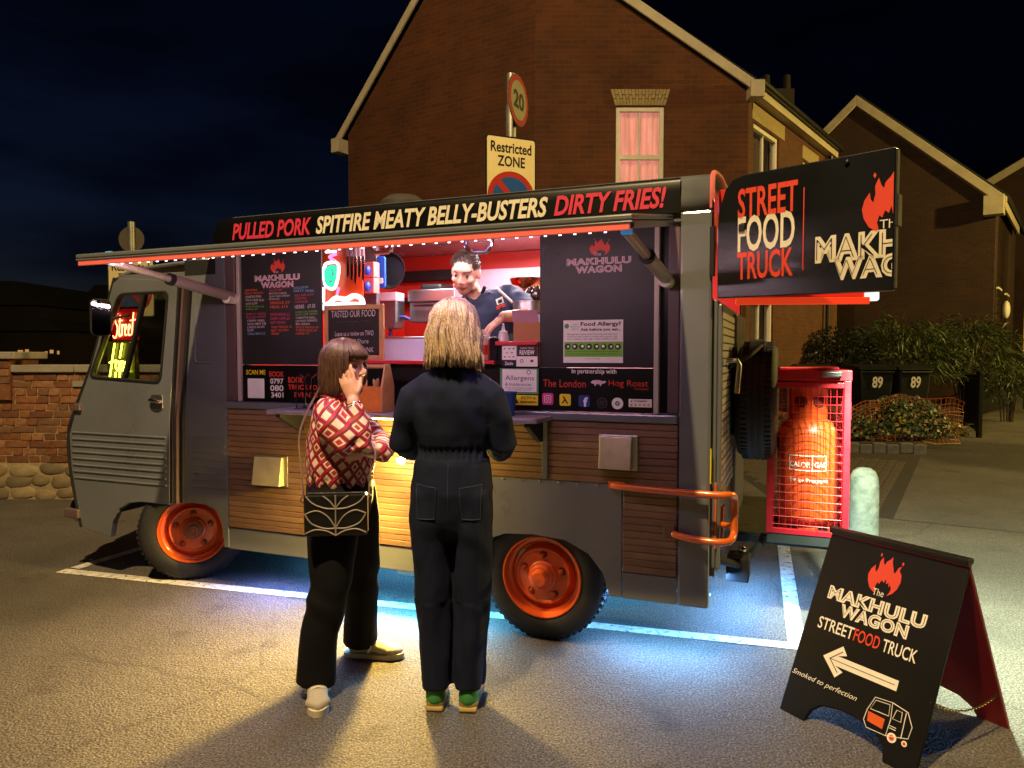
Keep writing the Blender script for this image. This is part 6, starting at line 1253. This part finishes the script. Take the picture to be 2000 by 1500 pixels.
def jfold(c, n):
    d = .006*noise.noise(Vector((c.x*14, c.y*14, c.z*5)))+.004*noise.noise(Vector((c.x*30, c.y*30, c.z*12)))
    if c.z > 1.02: d += .007*math.sin(c.x*28+c.z*16+2.5*noise.noise(c*6))*max(0, 1-abs(c.z-1.2)/.2)
    if abs(c.z-1.055) < .025 and abs(c.x) < .15 and c.y < .12: d += .004*math.sin(c.x*260)-.004          # gathered waist
    if c.z < .9: d += .006*math.sin((c.z*16+abs(c.x)*20)+3*noise.noise(Vector((c.x*8, 0, c.z*6))))*max(0, 1-abs(c.z-.72)/.25)
    if c.z < .45: d += .004*math.sin(math.atan2(c.y, abs(c.x)-.075)*5+c.z*6)
    return d
displace(jm, jfold)
DEN = mat('navy_denim', '#111932', .85, 0, .2, 25, .35, 500, spec=.25); jo = meshobj('jumpsuit', jm, DEN, PN)
bv = BVHTree.FromPolygons([v.co for v in jm.vertices], [list(p.vertices) for p in jm.polygons])
def onback(x, z, off=.002):
    h = bv.ray_cast(Vector((x, -1, z)), Vector((0, 1, 0))); return h[0]+Vector((0, -off, 0)) if h[0] else Vector((x, -.13, z))
ST = mat('stitching', '#333c52', .8)
def patch(P, nm):
    m = MB(); nx, nz_ = 8, 8; (xa, za), (xb, zb2), (xc, zc2), (xd, zd) = P
    for i in range(nx+1):
        for k in range(nz_+1):
            u, v = i/nx, k/nz_; x = (xa*(1-u)+xb*u)*(1-v)+(xd*(1-u)+xc*u)*v; z = (za*(1-u)+zb2*u)*(1-v)+(zd*(1-u)+zc2*u)*v; m.v.append(tuple(onback(x, z, .0045)))
    for i in range(nx):
        for k in range(nz_): a = i*(nz_+1)+k; m.f.append([a, a+nz_+1, a+nz_+2, a+1])
    o = m.build(nm, DEN, PN, 'all'); return o
for q in (-1, 1):
    P = [(q*.045, .925), (q*.13, .935), (q*.125, .80), (q*.055, .80)]; patch(P, 'pocket'); s = MB()
    for k in range(4): a, c = P[k], P[(k+1) % 4]; s.tube([onback(a[0]+(c[0]-a[0])*t/8, a[1]+(c[1]-a[1])*t/8, .0055) for t in range(9)], .0011, 4)
    s.build('stitching', ST, PN)
s = MB(); s.tube([onback(0, 1.03-.2*t/10, .001) for t in range(11)], .0012, 4); s.build('stitching', ST, PN)
for q in (-1, 1):
    s = MB().tube([onback(q*.13, 1.30-.02*t, .001) for t in range(2)], .001, 4)
MB().tube([(.052*math.cos(a*.35), .004+.05*math.sin(a*.35), 1.385+.012*math.sin(a*.35)) for a in range(18)], [(.02, .012)]*18, 8, closed=True).build('collar', DEN, PN, True)
for q in (-1, 1):
    MB().capsule([(q*.068, -.035, .075), (q*.068, -.035, .045)], [.040, .041], 14).build('sock', mat('green_sock', '#3f8a4a', .9), PN, 'all')
    sh_ = MB().capsule([(q*.068, -.045, .026), (q*.072, .03, .026), (q*.08, .12, .022)], [(.040, .026), (.042, .026), (.040, .02)], 14, side=(1, 0, 0)); sh_.build('shoe', mat('tan_clog', '#8a7440', .6), PN, 'all')
    MB().box(q*.068-.036, q*.068+.036, -.082, -.02, .001, .02).build('heel', mat('clog_sole', '#a08a50', .7), PN, bevel=.008)
HB = hairmat('blonde_hair', '#6f5440', '#b39676', '#e2d2b8')
def bobpath(rs, i, L=.17, part=.0):
    th = rs.uniform(0, 6.283)
    if .9 < th < 2.24: return None                # keeps the face clear (y forward)
    lay = rs.choice((0, 1, 1, 2)); th += .05*math.sin(th*31)+.06*math.sin(th*11); k = 1.0+.035*lay+rs.uniform(-.015, .03)+.012*math.sin(th*19); k += .04 if rs.random() < .03 else 0; ct, sn = math.cos(th), math.sin(th); P = []
    for t in (.10, .5, .9, 1.25, 1.57): P.append((k*.088*math.sin(t)*ct+part*(1-t/1.57), -.012+k*.104*math.sin(t)*sn, .032+k*.096*math.cos(t)))
    e = L*rs.uniform(.80, 1.06)*(1 if sn < .3 else .9); fl = rs.uniform(1.08, 1.24); wv = rs.uniform(-.012, .012)
    for t in (.3, .6, .85, 1.0): P.append((k*.088*ct*(1+(fl-1)*t)+wv*math.sin(t*5), -.012+k*.104*sn*(1+(fl-1)*t*.6)+wv, .032-e*t))
    return [(x+.004*math.sin(th*17+j), y+.004*math.sin(th*13+j*1.3), z) for j, (x, y, z) in enumerate(P)]
cap = MB().ell((0, -.012, .03), (.086, .101, .093), None, 20, 12); cap = (([tuple(hM @ Vector(p)) for p in cap.v if True]), cap.f)
capm = MB(); e_ = MB().ell((0, -.022, .028), (.086, .094, .094), None, 24, 14); 
capv = [hM @ Vector((x, y, z)) for x, y, z in e_.v]; capf = [f for f in e_.f if not all(e_.v[k][1] > .045 and e_.v[k][2] < .085 for k in f)]
strand_hair('hair', PN, hM, HB, 1900, lambda r, i: bobpath(r, i, .185), .0050, 3, (capv, capf))
# ---- woman in the red patterned blouse, facing right; local y = her forward, x = her right (towards us)
PW = thing('person', 'person with a brown bob in a red diamond blouse, hand on cheek', 'person', (-.76, 3.12, 0), R(-92))
b = MB(); HF = (.40, 1, -.03); hM1 = head(b, (.01, .035, 1.392), HF, s=.97)
b.capsule([(0, -.01, 1.2), (0, .01, 1.31)], [.055, .05]); b.capsule([(0, 0, .86), (0, 0, 1.0), (0, 0, 1.15), (0, -.01, 1.21)], [(.115, .095), (.11, .095), (.115, .09), (.09, .06)], 16, side=(1, 0, 0))
# right arm: elbow forward, hand up to the cheek
b.capsule([(.12, -.01, 1.18), (.172, .15, 1.055), (.128, .095, 1.25)], [.036, .036, .026]); hand(b, (.122, .098, 1.255), (-.20, -.34, .92), (-1, .15, -.1), .94, .04, .03, left=False)
b.capsule([(-.12, -.01, 1.18), (-.16, .12, 1.045), (.10, .175, 1.035), (.15, .16, 1.045)], [.036, .036, .030, .026]); hand(b, (.16, .155, 1.047), (.6, -.6, .1), (0, -1, .2), .85, .5, left=True)
for q, kn, an in ((1, (.15, .0, .47), (.165, -.068, .07)), (-1, (-.16, .05, .47), (-.25, .02, .07))): b.capsule([(q*.07, 0, .84), kn, an], [.065, .05, .04])
body = remesh(b, .006, 3); eyesockets(body, hM1, 1); tint(body, face_tint(hM1, 1)); meshobj('body', body, SKIN2, PW)
j = MB()
j.capsule([(0, .0, .885), (0, .005, .96), (0, .005, 1.05), (0, .0, 1.13), (0, -.01, 1.20), (0, -.005, 1.255)], [(.155, .135), (.165, .145), (.165, .142), (.158, .13), (.14, .10), (.085, .065)], 24, side=(1, 0, 0))
j.capsule([(.11, -.02, 1.205), (.165, .02, 1.15), (.185, .10, 1.075), (.172, .150, 1.055), (.152, .128, 1.14), (.134, .106, 1.215)], [.060, .070, .066, .056, .046, .040], 16)
j.capsule([(-.11, -.02, 1.205), (-.17, .05, 1.12), (-.165, .13, 1.05), (-.02, .19, 1.035), (.05, .20, 1.03)], [.060, .068, .06, .052, .046], 16)
sm1 = remesh(j, .008, 4)
def sfold(c, n):
    d = .007*noise.noise(Vector((c.x*12, c.y*12, c.z*7)))+.005*noise.noise(c*24)
    d += .006*math.sin(c.z*30+c.y*24+3*noise.noise(c*7))*max(0, 1-abs(c.z-1.06)/.15)
    if c.z < .93: d += .005*math.sin(math.atan2(c.y, c.x)*14)
    return d
displace(sm1, sfold)
uvl = sm1.uv_layers.new(name='pattern'); co = [v.co for v in sm1.vertices]
for lp in sm1.loops:
    c = co[lp.vertex_index]; uvl.data[lp.index].uv = (math.atan2(c.y, c.x+.02)*.20+.03*noise.noise(c*5), c.z+.03*noise.noise(c*6+Vector((4, 0, 0)))+.18*max(0, c.y-.06)*(1 if c.x > 0 else 0))
BL = bpy.data.materials.new('diamond_blouse'); BL.use_nodes = True; nt_ = BL.node_tree; N = nt_.nodes.new; L = nt_.links.new; bs = nt_.nodes['Principled BSDF']; bs.inputs['Roughness'].default_value = .6
uv = N('ShaderNodeUVMap'); uv.uv_map = 'pattern'; sx = N('ShaderNodeSeparateXYZ'); L(uv.outputs[0], sx.inputs[0])
def mth(op, a, b_=None):
    x = N('ShaderNodeMath'); x.operation = op
    for i, q in enumerate((a, b_)):
        if q is None: continue
        if isinstance(q, (int, float)): x.inputs[i].default_value = q
        else: L(q, x.inputs[i])
    return x.outputs[0]
PU, PV = .060, .068
su = mth('DIVIDE', sx.outputs[0], PU); sv = mth('DIVIDE', sx.outputs[1], PV); A_ = mth('ADD', su, sv); B_ = mth('SUBTRACT', su, sv)
fa = mth('FRACT', A_); fb = mth('FRACT', B_); ma = mth('ABSOLUTE', mth('SUBTRACT', fa, .56)); mb_ = mth('ABSOLUTE', mth('SUBTRACT', fb, .46)); mm = mth('MAXIMUM', ma, mb_)
par = mth('MODULO', mth('ABSOLUTE', mth('ADD', mth('FLOOR', A_), 100)), 2)
def cst(c): x = N('ShaderNodeRGB'); x.outputs[0].default_value = (*lin(c), 1); return x.outputs[0]
def mixc(f, a, b_): x = N('ShaderNodeMixRGB'); L(f, x.inputs[0]); L(a, x.inputs[1]); L(b_, x.inputs[2]); return x.outputs[0]
red, cr, dk = cst('#a81f38'), cst('#dccbb5'), cst('#4f0f1c')
inner = mixc(par, red, cr); filled = mixc(mth('LESS_THAN', mm, .19), cr, inner); edge = mixc(mth('LESS_THAN', mm, .31), red, filled)
dark = mth('MAXIMUM', mth('LESS_THAN', fb, .10), mth('MULTIPLY', mth('LESS_THAN', fa, .10), mth('LESS_THAN', fb, .8))); L(mixc(dark, edge, dk), bs.inputs['Base Color'])
meshobj('blouse', sm1, BL, PW)
MB().tube([(.062*math.cos(a*.45), -.0+.058*math.sin(a*.45), 1.262+.012*math.cos(a*.45+1)) for a in range(14)], [(.022, .012)]*14, 8, closed=True).build('collar', mat('blouse_red', '#a81f38', .6), PW, True)
j = MB()
j.capsule([(0, 0, .80), (0, .0, .86), (0, 0, .93)], [(.165, .14), (.165, .145), (.15, .13)], 24, side=(1, 0, 0))
for q, P in ((1, [(.085, .0, .86), (.11, .0, .70), (.15, -.005, .47), (.165, -.045, .28), (.165, -.068, .06)]), (-1, [(-.085, .01, .86), (-.12, .03, .70), (-.165, .05, .47), (-.205, .04, .28), (-.245, .02, .065)])):
    j.tube(P, [(.095, .125), (.088, .115), (.070, .085), (.066, .078), (.068, .085)], 20, side=(1, 0, 0))
tr = remesh(j, .008, 5); displace(tr, lambda c, n: .006*noise.noise(Vector((c.x*12, c.y*12, c.z*6)))+.005*math.sin(c.z*38+c.y*18+3*noise.noise(c*6))*max(0, 1-abs(c.z-.42)/.16))
meshobj('trousers', tr, mat('black_trousers', '#0b0b10', .85, 0, .2, 20, .2, 300, spec=.2), PW)
TRN = mat('trainer_white', '#aaa392', .6, 0, .12, 20, .15, 80); SOLE = mat('trainer_sole', '#cfc6a8', .6)
def trainer(loc, rz):
    o = bpy.data.objects.new('trainer', None); COL.objects.link(o); o.parent = PW; o.location = loc; o.rotation_euler = (0, 0, rz)
    me = remesh(MB().capsule([(0, -.055, .055), (0, -.02, .065), (0, .05, .052), (0, .12, .040), (0, .155, .034)], [(.034, .042), (.038, .045), (.042, .035), (.043, .026), (.036, .018)], 18, side=(1, 0, 0)), .006, 3); meshobj('upper', me, TRN, o)
    s = MB(); P = [(-.034, -.095), (-.042, -.05), (-.036, .02), (-.047, .10), (-.040, .16), (-.015, .192), (.015, .192), (.040, .16), (.047, .10), (.036, .02), (.042, -.05), (.034, -.095), (0, -.108)]
    P = roundpoly(P, .03, 3); nP = len(P)
    s.add([(x, y, .002) for x, y in P]+[(x*1.03, y*1.01, .024+(.006 if y > .12 else 0)) for x, y in P], [list(range(nP)), [nP+k for k in range(nP)][::-1]]+[[k, nP+k, nP+(k+1) % nP, (k+1) % nP] for k in range(nP)]); s.build('sole', SOLE, o, True)
    MB().capsule([(-.015, .17, .02), (.015, .17, .02)], [.012, .012], 8).build('toe_guard', BLKP, o, 'all')
    MB().capsule([(0, -.015, .113), (0, .03, .096)], [(.022, .006), (.024, .006)], 10, side=(1, 0, 0)).build('tongue', mat('trainer_grey', '#5f5a52', .7), o, 'all'); MB().capsule([(-.028, .138, .040), (0, .168, .038), (.028, .138, .040)], [.022, .022, .022], 12).build('toe_cap', mat('trainer_cap', '#a39c8c', .6), o, 'all')
    for q in (-1, 1): MB().tube([(q*.036, .0, .085), (q*.043, .045, .066), (q*.047, .03, .036)], .006, 6).build('side_stripe', WHITE, o, True)
    for k in range(4): y = .0+.028*k; MB().tube([(-.026, y, .098-.0085*k), (0, y+.006, .110-.0088*k), (.026, y, .098-.0085*k)], .0035, 5).build('lace', WHITE, o, True)
trainer((.16, -.06, 0), R(-72)); trainer((-.25, .045, 0), R(-6))
BRW = hairmat('brown_hair', '#2b1a14', '#4c3228', '#7a594a')
def bob1(rs, i):
    th = rs.uniform(0, 6.283); sn = math.sin(th); ct = math.cos(th); k = 1.0+.03*rs.choice((0, 1, 1, 2))+rs.uniform(-.01, .015); fr = .75 < th < 2.39
    P = [(k*.088*math.sin(t)*ct, -.014+k*.106*math.sin(t)*sn, .03+k*.098*math.cos(t)) for t in (.08, .5, .9, 1.2, 1.5)]
    if fr:
        if rs.random() < .35: return None
        P = P[:3]+[(k*.080*ct, k*.100*sn-.004, .062), (k*.082*ct, k*.101*sn-.006, .04+rs.uniform(-.006, .008))]; return P
    if .40 < th < .75 or 2.39 < th < 2.75:
        if rs.random() < .55: return None
        e = .11
    else: e = .150*rs.uniform(.93, 1.03)
    for t in (.35, .7, .9, 1.0): P.append((k*.088*ct*(1.02-.10*max(0, t-.6)), -.014+k*.106*sn*(1.02-.12*max(0, t-.6)), .03-e*t))
    return P
e_ = MB().ell((0, -.024, .028), (.086, .094, .094), None, 24, 14); capv = [hM1 @ Vector(p) for p in e_.v]; capf = [f for f in e_.f if not all(e_.v[k][1] > .03 and e_.v[k][2] < .085 for k in f)]
strand_hair('hair', PW, hM1, BRW, 1700, bob1, .0040, 5, (capv, capf))
for r_, z_ in ((.034, 1.246), (.034, 1.237), (.035, 1.228)): MB().tube([(.130+r_*math.cos(a*.5236), .098+r_*.9*math.sin(a*.5236), z_+.008*math.sin(a)) for a in range(12)], .0022, 6, closed=True).build('bracelet', CHROME, PW, True)
for k in range(2): hp_ = hM1 @ Vector(((-1)**k*.032, .078, .010)); MB().ell(hp_, (.0085, .0085, .0085), n=10, m=8).build('eye', mat('eye_dark', '#2a1c18', .15), PW, True)
# handbag, hanging from her shoulder
HBG = thing('handbag', 'small black handbag with pale leaf outlines hanging at the hip', 'handbag', (-.72, 2.895, .71), R(7))
bw, bh = .127, .172
MB().prism(rrect(-bw, bw, 0, bh, .014), -.028, .028).build('bag_body', mat('bag_black', '#0c0c0e', .35, 0, .15, 9, coat=.2), HBG, bevel=.008)
OUT = mat('bag_outline', '#8d8378', .5); o_ = MB(); yb = -.031
def bl_(P): o_.tube(catmull([(x*bw, yb, bh*z) for x, z in P], 6), .0034, 6)
bl_([(0, .02), (0, .35), (0, .7), (0, .98)])
for q in (-1, 1):
    bl_([(0, .66), (q*.35, .68), (q*.72, .80), (q*.93, .97)]); bl_([(0, .66), (q*.18, .84), (q*.4, .97)]); bl_([(0, .2), (q*.35, .20), (q*.75, .32), (q*.96, .54)]); bl_([(0, .2), (q*.25, .48), (q*.6, .62), (q*.96, .54)]); bl_([(0, .02), (q*.3, .14), (q*.65, .17), (q*.95, .08)])
o_.build('leaf_outline', OUT, HBG, True); MB().tube([(-bw*.9, -.02, bh+.004), (bw*.9, -.02, bh+.004)], .004, 6).build('zip', CHROME, HBG, True)
STR = mat('strap_taupe', '#a08a7e', .6)
MB().tube(catmull([(-bw-.004, 0, bh-.02), (-bw-.015, .02, bh+.10), (-bw-.03, .10, bh+.25), (-.09, .20, bh+.42), (-.03, .24, bh+.49)], 5), [(.008, .003)]*21, 6).build('strap', STR, HBG, True); MB().tube(catmull([(bw+.004, 0, bh-.02), (bw+.010, .0, bh+.08), (bw+.03, .02, bh+.13), (bw+.02, .10, bh+.18)], 5), [(.008, .003)]*16, 6).build('strap', STR, HBG, True)
for q in (-1, 1): MB().tube([(q*(bw+.004)+.011*math.cos(a*.628), 0, bh-.025+.014*math.sin(a*.628)) for a in range(10)], .0025, 6, closed=True).build('ring', CHROME, HBG, True)
# ---- chef behind the counter; offsets in world axes
CFX, CFY = -.19, 4.22
PC = thing('person', 'person in a dark chef jacket looking down behind the counter', 'person', (CFX, CFY, .44))
def cw(px, py, Y_):
    pt = R(2.389); d = Vector(((px-1000)/1390, 1, -(py-750)/1390)); d = Vector((d.x, d.y*math.cos(pt)+d.z*math.sin(pt), -d.y*math.sin(pt)+d.z*math.cos(pt))); p = d*(Y_/d.y); return Vector((p.x-CFX, p.y-CFY, p.z+CH-.44))
hc = cw(910, 533, 4.12); b = MB(); hM2 = head(b, hc, (-.30, -1, -.50), (.12, 0, 1), s=1.06)
nk = cw(931, 585, 4.22); shl = cw(893, 606, 4.18); shr = cw(1001, 577, 4.24); elb = cw(1037, 616, 4.02); wr_ = cw(984, 618, 3.86)
hip = Vector((.05, .06, .72)); b.capsule([nk+Vector((0, 0, -.03)), hM2 @ Vector((0, -.02, -.06))], [.062, .056])
mid = (shl+shr)/2; b.capsule([hip, hip.lerp(mid, .5), mid+Vector((0, .02, -.05))], [(.12, .08), (.12, .08), (.12, .07)], 16, side=(shr-shl).normalized())
b.capsule([shr, elb, wr_], [.05, .045, .030]); hand(b, wr_, (-.75, -.12, -.62), (-.35, .1, -.9), 1.02, .35, .12, left=False)
el2 = cw(868, 690, 4.05); b.capsule([shl, el2, cw(905, 700, 3.85)], [.05, .043, .03]); hand(b, cw(907, 701, 3.84), (.6, -.2, -.4), (0, 0, -1), 1.0, .4, left=True)
for q in (-1, 1): b.capsule([hip+Vector((q*.09, 0, 0)), (q*.1+.05, .03, .40), (q*.1+.05, .08, .06)], [.09, .06, .045])
body = remesh(b, .0065, 3); eyesockets(body, hM2, 1.06); tint(body, face_tint(hM2, 1.06, True)); meshobj('body', body, SKIN, PC)
sd_ = (shr-shl).normalized(); j = MB()
j.capsule([hip+Vector((0, 0, -.12)), hip, hip.lerp(mid, .5), mid+Vector((0, .015, -.06)), mid+Vector((.0, .015, .0)), nk+Vector((0, .0, -.015))], [(.18, .13), (.175, .125), (.178, .128), (.20, .12), (.165, .095), (.075, .068)], 24, side=sd_)
j.capsule([shr+Vector((-.05, 0, .0)), shr, shr.lerp(elb, .5), shr.lerp(elb, .72)], [.064, .068, .066, .064], 16); j.capsule([shl+Vector((.05, 0, .01)), shl, shl.lerp(el2, .6)], [.07, .078, .07], 16)
jk = remesh(j, .008, 4); displace(jk, lambda c, n: .006*noise.noise(c*13)+.004*noise.noise(c*28)+.005*math.sin(c.x*22+c.z*34+3*noise.noise(c*6)))
JM = mat('chef_jacket', '#2c3348', .8, 0, .15, 25, .2, 300, spec=.25); meshobj('jacket', jk, JM, PC)
bv = BVHTree.FromPolygons([v.co for v in jk.vertices], [list(p.vertices) for p in jk.polygons])
def onfront(px, py, off=.003):
    o = Vector((-CFX, -CFY, CH-.44)); d = (cw(px, py, 4.0)-o).normalized(); h = bv.ray_cast(o, d); return (h[0]-d*off) if h[0] else cw(px, py, 4.1)
for px, py in ((917, 580), (956, 572), (925, 614)): MB().ell(onfront(px, py, .002), (.008, .008, .008), n=10, m=8).build('button', BLKP, PC, True)
def decal(P, m_, nm, off): 
    MB().add([tuple(onfront(*p, off)) for p in P], [list(range(len(P)))]).build(nm, m_, PC)
decal([(968, 585), (981, 579), (985, 591), (971, 596)], CREAM, 'chest_badge', .006); decal([(972, 587), (979.5, 583.5), (981.5, 590), (973.5, 593)], JM, 'chest_badge', .008); decal([(969, 599), (986, 592), (986.5, 595), (969.5, 602)], REDP, 'chest_badge', .006); decal([(969.5, 603), (987, 596), (987.5, 598), (970, 605)], REDP, 'chest_badge', .006)
MB().tube(catmull([onfront(914, 566), onfront(919, 574), onfront(930, 577), onfront(941, 572), onfront(947, 560)], 4), [(.010, .004)]*17, 6).build('collar', JM, PC, True)
s = MB().tube([onfront(921+(-1)*k*.3, 577+k*6, .001) for k in range(9)], .002, 5); s.build('placket', JM, PC, True)
CHH = hairmat('short_brown_hair', '#221612', '#38261e', '#58423a')
def crop(rs, i):
    th = rs.uniform(0, 6.283); ph = rs.uniform(0, 1.45); sn, ct = math.sin(th), math.cos(th); x, y, z = .076*math.sin(ph)*ct, -.014+.094*math.sin(ph)*sn, .030+.087*math.cos(ph)
    if (y > .052 and z < .080) or (y > .012 and z < .050) or z < -.01: return None
    n_ = Vector((x, y+.012, z-.03)).normalized(); f_ = Vector((rs.uniform(-.3, .3), .6, -.1)); P0 = Vector((x, y, z)); l_ = .015 if z > .06 else .011
    return [tuple(P0), tuple(P0+n_*l_*.6+f_*l_*.4), tuple(P0+n_*l_*.8+f_*l_)]
e_ = MB().ell((0, -.016, .032), (.0765, .092, .087), None, 24, 14); capv = [hM2 @ Vector(p) for p in e_.v]; capf = [f for f in e_.f if not all((e_.v[k][1] > .035 and e_.v[k][2] < .080) or (e_.v[k][1] > 0 and e_.v[k][2] < .05) or e_.v[k][2] < -.015 for k in f)]
strand_hair('hair', PC, hM2, CHH, 1500, crop, .0026, 8, (capv, capf))
for k in range(2): MB().ell(hM2 @ Vector(((-1)**k*.032, .078, .009)), (.0085, .0085, .0085), n=10, m=8).build('eye', MATS['eye_dark'], PC, True)
MB().tube([(.012*math.cos(a*.52), .012*math.sin(a*.52), 0) for a in range(12)], .002, 6, closed=True).build('ring', CHROME, PC, True, loc=tuple(wr_+Vector((-.085, -.015, -.075))))
j = MB()
for q in (-1, 1): j.capsule([hip+Vector((q*.09, 0, -.02)), (q*.1+.05, .03, .40), (q*.1+.05, .08, .06)], [.11, .075, .06], 14)
meshobj('trousers', remesh(j, .012, 3), MATS['black_trousers'], PC)
